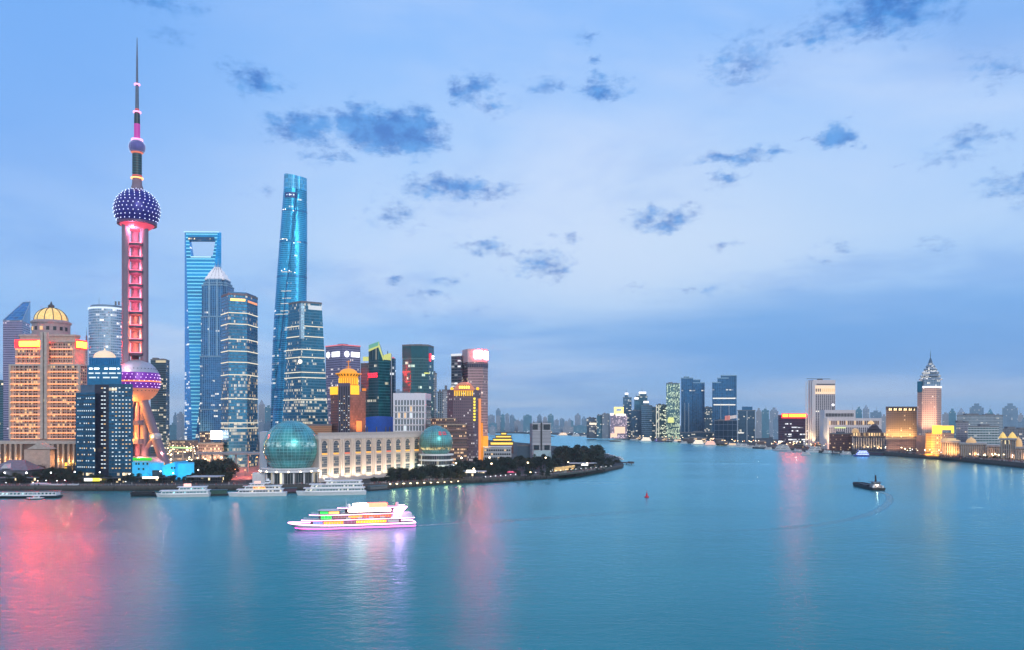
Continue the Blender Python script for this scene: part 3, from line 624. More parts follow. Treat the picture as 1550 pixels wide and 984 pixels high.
# slanting legs with joint balls
for j, an in enumerate((R(-8), R(232), R(112))):
    ux, uy = math.cos(an), math.sin(an); top_ = (cx + ux * 6, cy + uy * 6, zz(603)); foot = (cx + ux * 36, cy + uy * 36, ZP)
    q = MB(); q.tube(top_, foot, 4.7, 4.9, 16); leg = q.build('slanting_leg', M_TC, r, True)
    tm = .50; jp = tuple(top_[i] + (foot[i] - top_[i]) * tm for i in range(3))
    q = MB(); q.ball(jp, 6.2, 18, 10, sq=.8); q.build('joint_ball', mat('pale_joint', (.5, .48, .5), .5), leg, True)
    q = MB(); q.tube(jp, (cx + ux * 9, cy + uy * 9, zz(680)), 2.6, 2.6, 10); q.build('brace', M_TC, leg, True)
lamp('POINT', (cx + 30, cy - 8, zz(686)), (1, .35, .3), 9000, r, None, .6); lamp('POINT', (cx + 20, cy - 9, zz(661)), (1, .85, .1), 6000, r, None, .6)
q = MB(); q.lathe(cx, cy, [(34, ZP), (34, zz(699)), (28, zz(693)), (10, zz(691))], 40); q.build('base_hall', mat('lilac_base_roof', (.40, .38, .45), .5), r)
q = MB(); q.lathe(cx, cy, [(34.3, zz(703)), (34.3, zz(700))], 40, caps=(0, 0)); q.build('base_light_band', glow_mat('amber_base_band', (1, .6, .15), 1.2), r)
# upper shaft
M_SH = mat('dark_green_shaft', (.012, .04, .055), .4); M_NEED = mat('needle_grey', (.09, .13, .20), .5)
q = MB(); q.lathe(cx, cy, [(7.6, zz(292)), (5.0, zz(280)), (4.6, zz(271))], 18); q.build('shaft_flare', M_TC, r, True)
q = MB(); q.lathe(cx, cy, [(4.6, zz(272)), (4.6, zz(232))], 18); q.build('shaft', M_SH, r, True)
for k in range(9): q = MB(); q.lathe(cx, cy, [(4.9, zz(266 - 3.8 * k)), (4.9, zz(265 - 3.8 * k))], 18); q.build('shaft_hoop', mat('teal_hoop', (.03, .14, .16), .4), r)
def halo(py, rad, m): q = MB(); q.lathe(cx, cy, [(rad, zz(py + .8)), (rad, zz(py - .8))], 18); q.build('ring_light', m, r)
halo(270, 6.2, glow_mat('orange_ring', (1, .35, .12), 3)); halo(266.5, 4.9, glow_mat('red_shaft_glow', (1, .1, .1), .8)); halo(212, 5.8, glow_mat('pink_ring', (1, .3, .6), 2.5)); halo(170, 4.0, MATS['pink_ring']); halo(128, 3.0, MATS['pink_ring'])
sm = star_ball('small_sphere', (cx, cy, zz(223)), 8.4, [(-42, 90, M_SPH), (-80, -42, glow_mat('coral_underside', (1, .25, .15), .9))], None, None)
for k in range(22):
    an = 2 * math.pi * k / 22
    if math.sin(an) > .3: continue
    q = MB()
    for la in range(-35, 50, 12): q.ball((cx + 8.4 * math.cos(R(la)) * math.cos(an), cy + 8.5 * math.cos(R(la)) * math.sin(an), zz(223) + 8.5 * math.sin(R(la))), .21, 5, 3)
    q.build('star_light_row', MATS['star_light_white'], sm)
q = MB(); q.lathe(cx, cy, [(3.0, zz(214)), (3.0, zz(188))], 14); q.build('lit_neck', glow_mat('magenta_neck', (.75, .02, .45), .5, base=(.2, .05, .2)), r, True)
q = MB(); q.lathe(cx, cy, [(3.0, zz(188)), (2.7, zz(169))], 14); q.build('neck', M_SH, r, True)
q = MB(); q.lathe(cx, cy, [(1.9, zz(169)), (1.6, zz(128))], 10); q.build('lower_needle', M_NEED, r, True); halo(166, 2.1, MATS['red_shaft_glow'])
q = MB(); q.lathe(cx, cy, [(1.25, zz(128)), (.95, zz(90)), (.3, zz(57))], 8); q.build('needle', M_NEED, r, True)

# --- building right of it, dark with lit floors
r = tower('office_tower', 'slim slate tower with a lit top band, just right of the lower purple sphere', 'tower', ppoly((228, 1450), (251, 1450), (256.5, 1480), (231, 1485)), ZP, Z(545, 1450), facade('slate_wall', (.035, .09, .13), (.06, .12, .16), 1.5, 4.0, .1, .3, (.42, .04), 190, (1, .86, .62), .9, 5))
panel(r, XY(236, 1450), XY(251, 1450), Z(549, 1450), Z(545.5, 1450), glow_mat('cream_top_band', (1, .85, .55), .7), 'top_band', .5, .3)

# --- bottle-opener tower
D7 = 1850; HW = 55 / 2 * D7 / F; cx7, cy7 = XY(307, D7)
f7 = facade('sky_blue_glass', (.008, .34, .74), (.03, .30, .64), 3, 4.3, .05, .14, (.40, .0), 330, (1, .93, .72), 1.0, 6, metal=.7, rough=.2)
f7s = facade('striped_blue_glass', (.008, .32, .66), (.22, .72, .90), 90, 8.2, .0, .30, (0, 0), metal=.45, glow=.32)
r = thing('bottle_opener_tower', 'very tall sky blue tower with a big trapezoid opening through its top', 'tower', (cx7, cy7, ZP))
zt = Z(352, D7); zh0, zh1 = Z(389, D7), Z(365, D7)
def hexr(z):
    t = (z - ZP) / (zt - ZP); c = min(.86, .05 + .83 * t ** .95); A = (cx7 - HW, cy7); B = (cx7 + HW, cy7 + 2); Fp = (cx7 - 6, cy7 - HW); K = (cx7 + 6, cy7 + HW)
    return [(*lerp2(Fp, A, c), z), (*lerp2(Fp, B, c), z), (*B, z), (*lerp2(K, B, c), z), (*lerp2(K, A, c), z), (*A, z)]
q = MB(); zs = [ZP + (zh0 - ZP) * k / 10 for k in range(11)]
q.loft([hexr(z) for z in zs], mf=lambda k: 1 if k in (0, 3) else 0, cm=0); q.build('shaft', [f7, f7s], r)
for side in (0, 1):
    rings = []
    for z in (zh0, (zh0 + zh1) / 2, zh1):
        h_ = hexr(z); t = (z - zh0) / (zh1 - zh0); tl, tr = .215 - .06 * t, .80 + .07 * t
        f0, f1, B, k1, k0, A = [Vector(p) for p in h_]
        fl = lambda u: A.lerp(B, u) + (f0 - A.lerp(B, (f0.x - A.x) / (B.x - A.x))); bk = lambda u: A.lerp(B, u) + (k0 - A.lerp(B, (k0.x - A.x) / (B.x - A.x)))
        rings.append([A, f0, fl(tl), bk(tl), k0] if side == 0 else [B, k1, bk(tr), fl(tr), f1])
    q = MB(); q.loft(rings, mf=lambda k: 1 if k == (1 if side == 0 else 3) else 0); q.build('opening_leg', [f7, f7s], r)
q = MB(); q.loft([hexr(zh1), hexr((zh1 + zt) / 2), hexr(zt)], mf=lambda k: 1 if k in (0, 3) else 0, cm=0); q.build('top_bridge', [f7, f7s], r)
a, b_ = hexr(zh0 - 3)[0], hexr(zh0 - 3)[1]; q = MB(); q.bar((a[0] + 10, a[1] - 1, zh0 - 3), (b_[0] - 10, b_[1] - 1, zh0 - 3), 1, 2.4); q.build('sill_light', glow_mat('cyan_edge_light', (.5, .85, 1), 1.2), r)
a, b_ = hexr(zt)[0], hexr(zt)[1]; q = MB(); q.bar((a[0] - 4, a[1] - 1, zt - 1), (b_[0] + 4, b_[1] - 1, zt - 1), 1, 2); q.build('crown_light', MATS['cyan_edge_light'], r)
a, b_ = hexr(zh1)[0], hexr(zh1)[1]; q = MB(); q.bar((a[0] + 6, a[1] - .8, zh1 + 1), (b_[0] - 6, b_[1] - .8, zh1 + 1), 1, 7); q.build('observation_floor', facade('dark_observation_glass', (.01, .07, .16), (.02, .1, .2), 3, 4, .1, .2, (.1, .1)), r)

# --- stepped pagoda-like tower with a white spire
D8 = 1740; cx8, cy8 = XY(330, D8 + 22)
f8 = facade('ribbed_steel_glass', (.02, .15, .34), (.12, .28, .46), 4.4, 4.0, .22, .12, (.16, .04), 330, (1, .9, .7), .8, 2, metal=.55, rough=.25)
r = thing('pagoda_skyscraper', 'tall steel blue stepped tower with a white-lit tapering crown, in front of the opening-topped tower', 'tower', (cx8, cy8, ZP))
def notch(hw, c): # square plan with stepped-in corners
    return [(cx8 + x, cy8 + y) for x, y in ((-hw + c, -hw), (hw - c, -hw), (hw - c, -hw + c), (hw, -hw + c), (hw, hw - c), (hw - c, hw - c), (hw - c, hw), (-hw + c, hw), (-hw + c, hw - c), (-hw, hw - c), (-hw, -hw + c), (-hw + c, -hw + c))]
pm = D8 / F; steps = [(720, 620, 24.5, 6), (620, 540, 23.2, 6), (540, 480, 22, 5.5), (480, 432, 21, 5.5), (432, 428, 18.6, 5), (428, 423, 16.6, 4.5)]
for (pa, pb, hw, c) in steps:
    q = MB(); q.prism(notch(hw * pm * .93, c * pm), Z(pa, D8) if pa < 700 else ZP, Z(pb, D8) + .3); q.build('tier', f8, r)
    q = MB(); q.prism(notch(hw * pm * .93 + .8, c * pm), Z(pb, D8) - 1.2, Z(pb, D8) + 1.6); q.build('tier_cornice', mat('steel_cornice', (.2, .34, .46), .35, .6), r)
for x_ in (-8.5, 8.5):
    q = MB(); q.box((cx8 + x_, cy8 - 21 * pm * .93 - .6, (Z(423, D8) + ZP) / 2), (1.6, 2, Z(425, D8) - ZP)); q.build('rib_light', mat('bright_steel_rib', (.35, .55, .68), .3, .6), r)
G_CR = glow_mat('white_crown_light', (.86, .9, 1), .30, base=(.6, .6, .65))
for (pa, pb, ha, hb) in [(423, 418, 14.5, 13.5), (418, 412, 12, 10.5), (412, 407, 9, 7.2), (407, 402, 6, 3.6)]:
    q = MB(); s1, s2 = ha * pm, hb * pm
    q.loft([[(cx8 + x * s1, cy8 + y * s1, Z(pa, D8)) for x, y in ((-1, -1), (1, -1), (1, 1), (-1, 1))], [(cx8 + x * s2, cy8 + y * s2, Z(pb, D8)) for x, y in ((-1, -1), (1, -1), (1, 1), (-1, 1))]]); q.build('crown_tier', G_CR, r)
    for x, y in ((-1, -1), (1, -1), (0, -1.05), (-.5, -1.05), (.5, -1.05)):
        q = MB(); q.tube((cx8 + x * s1 * 1.02, cy8 + y * s1 * 1.02, Z(pa, D8)), (cx8 + x * s2 * .8, cy8 + y * s2 * .8, Z(pb, D8) + 4), .7, .2, 5); q.build('crown_fin', mat('crown_steel', (.45, .45, .5), .3, .7), r)
for x_, hh in ((0, 388), (-4.2, 394), (4.2, 395)): mast(r, (cx8 + x_ * pm, cy8, Z(405, D8)), Z(hh, D8) - Z(405, D8), .9, mat('pale_steel', (.35, .42, .5)))
lamp('SPOT', (cx8 - 30, cy8 - 70, 12), (1, .75, .45), 1.5e5, r, (cx8 - 22, cy8 - 20, 45), 1, 60)

# --- waterfront bank tower, V-front with bright floor lines
D9 = 1000
f9 = facade('office_glass_warm', (.02, .19, .36), (.06, .16, .26), 1.7, 4.0, .08, .26, (.42, .10), 210, (1, .72, .38), .55, 2, metal=.6)
p9 = ppoly((335, D9 + 22), (346, D9), (374, D9 + 8), (390, D9 + 40), (385, D9 + 70), (340, D9 + 70))
r = tower('office_tower', 'angular blue office tower with an orange glow under its roof and white floor lines', 'tower', p9, ZP, Z(446, D9), f9, parapet=2.5, plant=1)
q = MB(); q.prism(offset(p9, -1.5), Z(446, D9), Z(441, D9)); q.build('crown_storey', mat('deep_blue_crown', (.015, .12, .26), .3, .5), r)
wall = [XY(335, D9 + 22), XY(346, D9), XY(374, D9 + 8), XY(390, D9 + 40)]
panel(r, lerp2(wall[1], wall[2], .1), lerp2(wall[1], wall[2], .9), Z(455, D9), Z(451.5, D9), glow_mat('orange_white_top', (1, .5, .12), 3.0), 'top_light', .5, .4)
panel(r, lerp2(wall[2], wall[3], .05), lerp2(wall[2], wall[3], .9), Z(456, D9), Z(453, D9), glow_mat('soft_orange_top', (1, .35, .15), 1.2), 'top_light', .5, .4)
for py in (473, 490, 513, 531, 548, 567, 603, 640, 648):
    for a, b_ in zip(wall, wall[1:]): panel(r, a, b_, Z(py + .7, D9), Z(py - .5, D9), glow_mat('ivory_line', (1, .88, .68), 1.1), 'floor_line', .5, .3)

# --- twisted tallest tower
D10 = 1830; pm = D10 / F
f10 = facade('twisted_tower_glass', (.010, .27, .50), (.05, .38, .62), 2.2, 4.5, .06, .20, (.22, .02), 430, (1, .9, .7), .8, 8, metal=.65, rough=.22)
r = thing('twisted_skyscraper', 'tallest tower, a twisting rounded blue glass shaft with an open slanted crown', 'tower', (X(441, D10 + 40), D10 + 40, ZP))
NS = 60
Z10 = lambda py: Z(py, D10 + 14)
def twr(py, cut=None):
    z = Z10(py); t = max(0, (z - ZP) / (Z10(258) - ZP)); lp = lerp2
    xl = 408 + (430 - 408) * t ** 1.15; xr = 468 - 5.0 * t
    ra = (xr - xl) / 2 * pm; c0 = X((xl + xr) / 2, D10 + 40); tw = R(-95) + R(110) * t; out = []
    for k in range(NS):
        a_ = 2 * math.pi * k / NS; s = 1 + .075 * math.cos(3 * (a_ - tw)); nt_ = ((a_ - tw - R(-70) + math.pi) % (2 * math.pi)) - math.pi
        if abs(nt_) < .10: s *= .90
        out.append((c0 + ra * s * math.cos(a_), D10 + 40 + ra * s * math.sin(a_), z))
    return out
zones = [720, 620, 590, 550, 515, 480, 450, 418, 395, 365, 335, 318, 300, 285]
q = MB(); fine_ = []
for a, b_ in zip(zones, zones[1:]):
    for j in range(3): fine_.append(a + (b_ - a) * j / 3)
fine_.append(285); q.loft([twr(p) for p in fine_]); q.build('glass_shaft', f10, r, True)
for py in (620, 590, 550, 515, 480, 418, 365, 318):
    q = MB(); a, b_ = twr(py + .8), twr(py - .8); c0 = Vector((sum(p[0] for p in a) / NS, sum(p[1] for p in a) / NS, 0))
    sc = lambda ring, s: [tuple(c0 + (Vector(p) - c0) * s + Vector((0, 0, p[2] * (1 - s)))) for p in ring]
    q.loft([sc(a, 1.012), sc(b_, 1.012)]); q.build('zone_belt', mat('deep_blue_belt', (.012, .13, .30), .3, .6), r, True)
for py, k0, k1 in ((471, 40, 50), (476, 36, 52), (460, 40, 48), (452, 41, 47), (441, 40, 47), (412, 40, 47), (362, 37, 43), (366, 50, 53)):
    a, b_ = twr(py + .6), twr(py - .6); q = MB()
    for k in range(k0, k1): q.face([a[k], a[k + 1], b_[k + 1], b_[k]])
    for f in range(len(q.v)): v = Vector(q.v[f]); c0 = Vector((X(441, D10 + 40), D10 + 40, v.z)); q.v[f] = tuple(c0 + (v - c0) * 1.016)
    q.build('lit_floor', glow_mat('soft_white_floor', (.9, .9, .85), .8), r)
q = MB(); ks = []
for py in fine_:
    t = max(0, (Z10(py) - ZP) / (Z10(258) - ZP)); an = (R(-95) + R(110) * t + R(-70)) % (2 * math.pi); ring = twr(py); k = int(round(an / (2 * math.pi) * NS)) % NS; c0 = (sum(p[0] for p in ring) / NS, sum(p[1] for p in ring) / NS)
    ks.append(tuple(c0[i] + (ring[k][i] - c0[i]) * 1.012 for i in (0, 1)) + (ring[k][2],))
for a, b_ in zip(ks, ks[1:]): q.tube(a, b_, 1.0, 1.0, 6)
q.build('spiral_seam', mat('navy_seam', (.012, .17, .36), .3, .5), r)
# open crown with slanted rim
q = MB(); base_ = twr(285); rim = []
for k in range(NS):
    p = twr(272)[k]; u = (p[0] - X(429, D10)) / (X(464, D10) - X(429, D10)); v = (p[1] - D10 - 40) / 25
    rim.append((p[0], p[1], Z10(260 + 6 * max(0, min(1, u)) - 2 * v)))
q.loft([base_, rim], caps=(0, 0)); q.build('open_crown', facade('crown_lattice_glass', (.03, .36, .66), (.25, .6, .8), 4.2, 9, .14, .10, (0, 0), metal=.4, rough=.3), r, True)
a = twr(299); b_ = twr(291); q = MB()
for k in range(40, 50): q.face([a[k], a[k + 1], b_[k + 1], b_[k]])
for f in range(len(q.v)): v = Vector(q.v[f]); c0 = Vector((X(446, D10 + 40), D10 + 40, v.z)); q.v[f] = tuple(c0 + (v - c0) * 1.03)
sg = q.build('crown_screen', mat('dark_blue_screen', (.01, .05, .22), .4), r)
for k, s in ((42, 1.1), (44, 2.0), (45, 1.2), (47, 1.6)):
    p = Vector(twr(295)[k]); c0 = Vector((X(446, D10 + 40), D10 + 40, p.z)); p = c0 + (p - c0) * 1.05; q = MB(); q.ball(p, s, 8, 6); q.build('screen_light', glow_mat('pale_screen_light', (.6, .8, 1), 2), sg)
for py, k in ((317, 39), (317, 41), (319, 47), (362, 40), (364, 43), (368, 48), (410, 40), (408, 42), (410, 45), (413, 49)):
    p = Vector(twr(py)[k]); c0 = Vector((X(444, D10 + 40), D10 + 40, p.z)); p = c0 + (p - c0) * 1.02; q = MB(); q.ball(p, 1.1, 6, 4); q.build('spot_light', G_WHITE, r)

# --- tapered twin-faced office tower with ivory floor lines
D11 = 1100
f11 = facade('deep_teal_office_glass', (.015, .18, .31), (.05, .17, .26), 1.7, 4.1, .08, .26, (.40, .22), 230, (1, .83, .55), .6, 2, metal=.6)
b11 = ppoly((424, D11 + 34), (456, D11), (500, D11 + 24), (488, D11 + 72), (436, D11 + 72)); t11 = ppoly((437, D11 + 30), (456, D11 + 10), (487, D11 + 27), (480, D11 + 60), (442, D11 + 60))
zt11 = Z(456, D11)
r = tower('office_tower', 'broad tapering teal tower with ivory floor lines and a white panel near its top', 'tower', b11, ZP, zt11, f11, taper=t11, parapet=2.2, plant=2, ph=3)
at = lambda i, z: lerp2(b11[i], t11[i], (z - ZP) / (zt11 - ZP))
ib = {round(p[0], 3): k for k, p in enumerate(b11)}; iL, iC, iR = [ib[round(X(a_, d_), 3)] for a_, d_ in ((424, D11 + 34), (456, D11), (500, D11 + 24))]
for py in (492, 508, 528, 540, 563, 571, 605):
    z = Z(py, D11)
    for a, b_ in ((iL, iC), (iC, iR)): panel(r, at(a, z), at(b_, z), z - .5, z + .6, glow_mat('ivory_line', (1, .88, .68), 1.1), 'floor_line', .5, .35)
z = Z(463, D11); panel(r, lerp2(at(iC, z), at(iR, z), .33), lerp2(at(iC, z), at(iR, z), .98), Z(466, D11), Z(459.5, D11), glow_mat('pale_top_panel', (.82, .9, 1), .8), 'top_panel', .5, .4)
q = MB(); zc, zd = Z(512, D11), Z(458, D11); n_ = Vector((0, -1.2, 0))
q.loft([[(at(iC, zc)[0] - 3, at(iC, zc)[1] + 1, zc), (at(iC, zc)[0], at(iC, zc)[1] - 1, zc), (at(iC, zc)[0] + 4, at(iC, zc)[1] + 1, zc)], [(at(iC, zd)[0] - 3, at(iC, zd)[1] + 1, zd), (at(iC, zd)[0], at(iC, zd)[1] - 1, zd), (at(iC, zd)[0] + 4, at(iC, zd)[1] + 1, zd)]]); q.build('corner_glass', facade('pale_corner_glass', (.25, .42, .52), (.3, .45, .55), 2, 4.1, .1, .2, (.2, .1)), r)
z = Z(547, D11); p = at(iC, z); q = MB(); q.ball((p[0] - 1, p[1] - 2, z), 3, 10, 8); q.build('round_light', glow_mat('cream_globe', (1, .9, .75), 1.6), r)
tower('low_building', 'low tan building striped with amber light, showing beside the larger green globe', 'building', ppoly((465, 960), (502, 960), (502, 985), (465, 985)), ZP, Z(644, 960), facade('amber_striped_wall', (.28, .16, .08), (.40, .25, .15), 90, 2.4, 0, .5, (0, 0), metal=0, rough=.5), plant=0)  # stripes are plain tan bands in the wall colour
# ================================================================== east bank, right half
# --- lilac tower with two white signs
D = 1350; w_ = ppoly((493, D + 30), (518, D), (545.5, D + 26), (540, D + 70), (498, D + 70))
r = tower('office_tower', 'lilac office tower with a helipad and two round-and-bar white signs', 'tower', w_, ZP, Z(523, D), facade('lilac_wall', (.10, .11, .20), (.24, .22, .36), 1.7, 3.9, .22, .34, (.50, .12), 190, (1, .88, .8), .9, 4, metal=.3), plant=0)
a, c, e = XY(493, D + 30), XY(518, D), XY(545.5, D + 26)
for p, s in ((a, c), (c, e)): panel(r, p, s, Z(523.6, D + 10), Z(522, D + 10), glow_mat('pink_roof_line', (1, .22, .3), .9), 'roof_line', .5, .5)
q = MB(); q.lathe(X(519, D + 30), D + 30, [(3, Z(523, D)), (3, Z(520.5, D)), (8.5, Z(520, D)), (9, Z(518.5, D))], 18); q.build('helipad', mat('slate_blue', (.06, .12, .2)), r)
for (p, s, t0, t1) in ((a, c, .05, .80), (c, e, .10, .86)):
    d_ = (Vector(s) - Vector(p)).normalized(); n_ = Vector((d_.y, -d_.x)); zc = Z(536.5, D + 12)
    m0 = lerp2(p, s, t0 + .13); q = MB(); cc = (m0[0] + n_.x, m0[1] + n_.y, zc); ring_ = lambda k_, o: tuple(Vector(cc) + Vector((d_.x, d_.y, 0)) * 4.6 * math.cos(k_ * math.pi / 9) + Vector((0, 0, 5.2 * math.sin(k_ * math.pi / 9))) + Vector((n_.x, n_.y, 0)) * o)
    q.loft([[ring_(k, 0) for k in range(18)], [ring_(k, .6) for k in range(18)]]); sg = q.build('sign', glow_mat('white_sign', (.93, .95, 1), 2.6), r)
    f0, f1 = t0 + .36, t1 + .08
    for g_ in range(4): # three-stroke block characters
        g0, g1 = f0 + (f1 - f0) * (g_ + .06) / 4, f0 + (f1 - f0) * (g_ + .94) / 4
        for (u0, u1, v0, v1) in ((0, 1, .78, 1), (0, 1, .40, .60), (0, 1, 0, .2), (.38, .62, 0, 1), (0, .16, .2, .8)):
            panel(sg, lerp2(p, s, g0 + (g1 - g0) * u0), lerp2(p, s, g0 + (g1 - g0) * u1), zc - 4.2 + 8.4 * v0, zc - 4.2 + 8.4 * v1, MATS['white_sign'], 'character_stroke', .5, 1)

# --- brown hotel with a golden lotus crown
D = 960
M_BRN = facade('brown_stone_windows', (.03, .03, .05), (.20, .12, .11), 1.7, 3.3, .45, .42, (.16, .10), 90, (1, .8, .6), .9, 1, metal=.1, rough=.3)
M_BRS = facade('chestnut_stone_panels', (.24, .11, .09), (.15, .08, .07), 2.2, 3.0, .08, .10, (0, 0), metal=0, rough=.5)
LHp = ppoly((500.5, D + 14), (512, D + 2), (530, D + 2), (553.5, D + 18), (548, D + 50), (504, D + 50)); ztp = Z(592, D)
r = thing('hotel_tower', 'brown stone hotel tower under a golden lotus-shaped crown with a cross-like spire', 'hotel', (X(527, D), D + 20, ZP))
iR = [k for k, p in enumerate(LHp) if abs(p[0] - XY(530, D + 2)[0]) < .01][0]
q = MB(); q.prism(LHp, ZP, ztp, 0, 2, mf=lambda k: 1 if k == iR else 0); q.build('walls', [M_BRN, M_BRS, M_GREY], r)
q = MB(); q.prism(ppoly((512, D - 3), (530, D - 3), (530, D + 10), (512, D + 10)), ZP, Z(580, D)); pier = q.build('front_pier', mat('slate_violet_stone', (.09, .08, .13), .6), r)
for k in range(5): q = MB(); q.box((X(514 + 3.5 * k, D - 3.3), D - 3.3, (ZP + Z(585, D)) / 2), (1.0, .8, Z(585, D) - ZP)); q.build('pier_window', M_PANE, pier)
rnd = random.Random(9); spx = [((X(514 + 3.5 * (k % 5), D - 3.8), D - 3.8, Z(600 + 3.6 * (k // 5), D)), 0, 1.0, .9) for k in range(75) if rnd.random() < .35]
windows(pier, spx, lambda k: G_COOL if k % 3 else G_WARM2, 'lit_window')
G_AMB = glow_mat('amber_lit_crown', (1, .40, .02), .95, base=(.2, .1, .02)); G_AMB2 = glow_mat('deep_amber_glow', (1, .30, .01), .70, base=(.2, .1, .02)); G_YEL = glow_mat('bright_amber_glow', (1, .58, .02), 1.3, base=(.2, .1, .02))  # gold lighting of crown and panels put into glowing materials
G_PANEL = G_YEL
e0, e1, e2, e3 = XY(500.5, D + 14), XY(512, D + 2), XY(530, D + 2), XY(553.5, D + 18)
panel(r, e0, e1, Z(597, D), Z(585, D), G_PANEL, 'gold_lit_panel', .6, .4); panel(r, e2, lerp2(e2, e3, .55), Z(597, D), Z(583, D), G_PANEL, 'gold_lit_panel', .6, .4); panel(r, lerp2(e2, e3, .75), e3, Z(591, D), Z(587, D), G_AMB2, 'gold_lit_panel', .6, .4)
panel(r, lerp2(e2, e3, .38), lerp2(e2, e3, .72), Z(653.5, D), Z(637, D), glow_mat('orange_lit_bay', (1, .22, .03), .9, base=(.6, .2, .1)), 'lit_bay', .5, .4)
lamp('SPOT', (X(537, D - 20), D - 20, 40), (1, .4, .1), 150000, r, (X(545, D), D + 8, 70), .5, 60)
lx, ly = XY(527.5, D + 22); zz = lambda py: Z(py, D); pm = D / F
q = MB(); q.lathe(lx, ly, [(16 * pm, ztp), (16 * pm, zz(582)), (14.5 * pm, zz(582)), (14.5 * pm, zz(571))], 24); dr = q.build('crown_drum', G_AMB2, r)
for k in range(14):
    an = R(180 + k * 180 / 13); q = MB(); q.box((lx + 14.6 * pm * math.cos(an), ly + 14.6 * pm * math.sin(an), zz(576)), (.8, .8, 7.5), an); q.build('crown_column', G_YEL, dr)
q = MB(); q.lathe(lx, ly, [(13.5 * pm, zz(571.5)), (14.5 * pm, zz(569)), (16.8 * pm, zz(566)), (20 * pm, zz(564.5)), (20 * pm, zz(563.8)), (14.5 * pm, zz(563.8))], 28); bowl = q.build('lotus_bowl', G_AMB, r, True)
for k in range(22):
    an = 2 * math.pi * k / 22; q = MB(); q.loft([[(lx + (ra * math.cos(an + s)) * pm, ly + (ra * math.sin(an + s)) * pm, zz(py)) for ra, py in ((15.2, 568.6), (17.2, 566), (19, 565.1), (17.6, 566.9))] for s in (-.05, .05)]); q.build('lotus_slot', mat('dark_amber_slot', (.12, .05, .01), .6), bowl)
q = MB(); q.lathe(lx, ly, [(13.8 * pm * math.cos(R(a_)), zz(564) + 8.3 * pm * math.sin(R(a_))) for a_ in (0, 15, 30, 45, 60, 75, 88)], 28); q.build('crown_dome', G_AMB, r, True)
q = MB(); q.tube((lx, ly, zz(557)), (lx, ly, zz(543)), .7, .35, 8)
q.box((lx, ly, zz(553.5)), (6.2, .6, .8)); q.box((lx, ly, zz(545.5)), (5, .6, .7)); q.build('spire', G_AMB2, r)

# --- green glass tower with a jagged yellow-lit crown
D = 1100
fg = facade('green_teal_glass', (.015, .20, .26), (.03, .22, .28), 2.0, 4.0, .06, .18, (.10, .02), 190, (1, .9, .6), .7, 4, metal=.6); fd = facade('deep_green_glass', (.012, .08, .11), (.03, .10, .13), 2.0, 4.0, .1, .22, (.14, .03), 190, (1, .9, .7), .7, 3, metal=.25)
r = thing('office_tower', 'green glass tower with a jagged yellow-lit crown and a small red sign', 'tower', (X(575, D), D + 30, ZP))
G_CRN = glow_mat('yellow_green_crown', (.85, .82, .22), .75, base=(.1, .2, .1))
def blk(name, pts, z, mats, mf=None): q = MB(); q.prism(ppoly(*pts), ZP, z, 0, 1, mf=mf); return q.build(name, mats, r)
blk('left_wing', ((546, D + 22), (559, D + 18), (559, D + 60), (548, D + 60)), Z(548, D), [fd, M_GREY])
a, b_ = XY(550, D + 19), XY(559, D + 17); panel(r, a, b_, Z(545, D), Z(538.5, D), G_CRN, 'crown_panel', .6, 1); 
main = ppoly((558, D + 14), (573, D), (590.5, D + 14), (586, D + 55), (562, D + 55)); im = [k for k, p in enumerate(main) if abs(p[0] - X(558, D + 14)) < .01][0]
q = MB(); q.prism(main, ZP, Z(544, D), 0, 2, mf=lambda k: 1 if k == im else 0); q.build('walls', [fg, fd, M_GREY], r)
A, C, E = XY(558, D + 14), XY(573, D), XY(590.5, D + 14)
def sheet(name, pts, m, depth=10):
    q = MB(); q.loft([pts, [(x, y + depth, z) for x, y, z in pts]][::-1]); return q.build(name, m, r)
z0_ = Z(544, D) + .05
sheet('front_gable', [(*A, z0_), (*C, z0_), (*C, Z(525, D)), (*A, Z(531, D))], fd, 20)
sheet('gable_crown', [(*A, Z(531, D) + .05), (*C, Z(525, D) + .05), (*C, Z(517, D)), (*A, Z(521, D))], glow_mat('soft_green_crown', (.25, .62, .40), .42, base=(.1, .35, .3)), 8)
sheet('gable_light', [(A[0], A[1] - .6, Z(531, D)), (C[0], C[1] - .6, Z(525.5, D)), (C[0], C[1] - .6, Z(523, D)), (A[0], A[1] - .6, Z(527.5, D))], G_CRN, .5)
m_ = lerp2(C, E, .42)
sheet('right_gable', [(*C, z0_), (*m_, z0_), (*m_, Z(543, D)), (*C, Z(520, D))], fg, 15)
sheet('crown_edge_light', [(C[0], C[1] - .7, Z(526, D)), (m_[0], m_[1] - .7, Z(546, D)), (m_[0], m_[1] - .7, Z(541, D)), (C[0], C[1] - .7, Z(517.5, D))], G_CRN, .5)
sheet('stepped_crown', [(*m_, z0_), (*E, z0_), (*E, Z(533, D)), (*m_, Z(537, D))], G_CRN, 8)
blk('round_wing', ((590.7, D + 25), (596, D + 27), (599, D + 36), (598, D + 60), (588, D + 60)), Z(540, D), [facade('dark_blue_wing_glass', (.01, .09, .16), (.02, .08, .12), 2, 4.2, .1, .25, (.3, .1), 170, (.9, .95, 1), 1.0, 3, metal=.5), M_GREY])
q = MB(); q.box((X(590.5, D), D + 13, (ZP + Z(535, D)) / 2), (1.2, 1.2, Z(535, D) - ZP)); q.build('corner_fin', mat('pale_steel', (.35, .42, .5)), r)
q = MB(); q.ball((X(594, D + 35), D + 38, Z(540, D)), 3, 10, 6); q.build('pink_beacon', glow_mat('soft_pink_beacon', (1, .2, .3), .7), r)
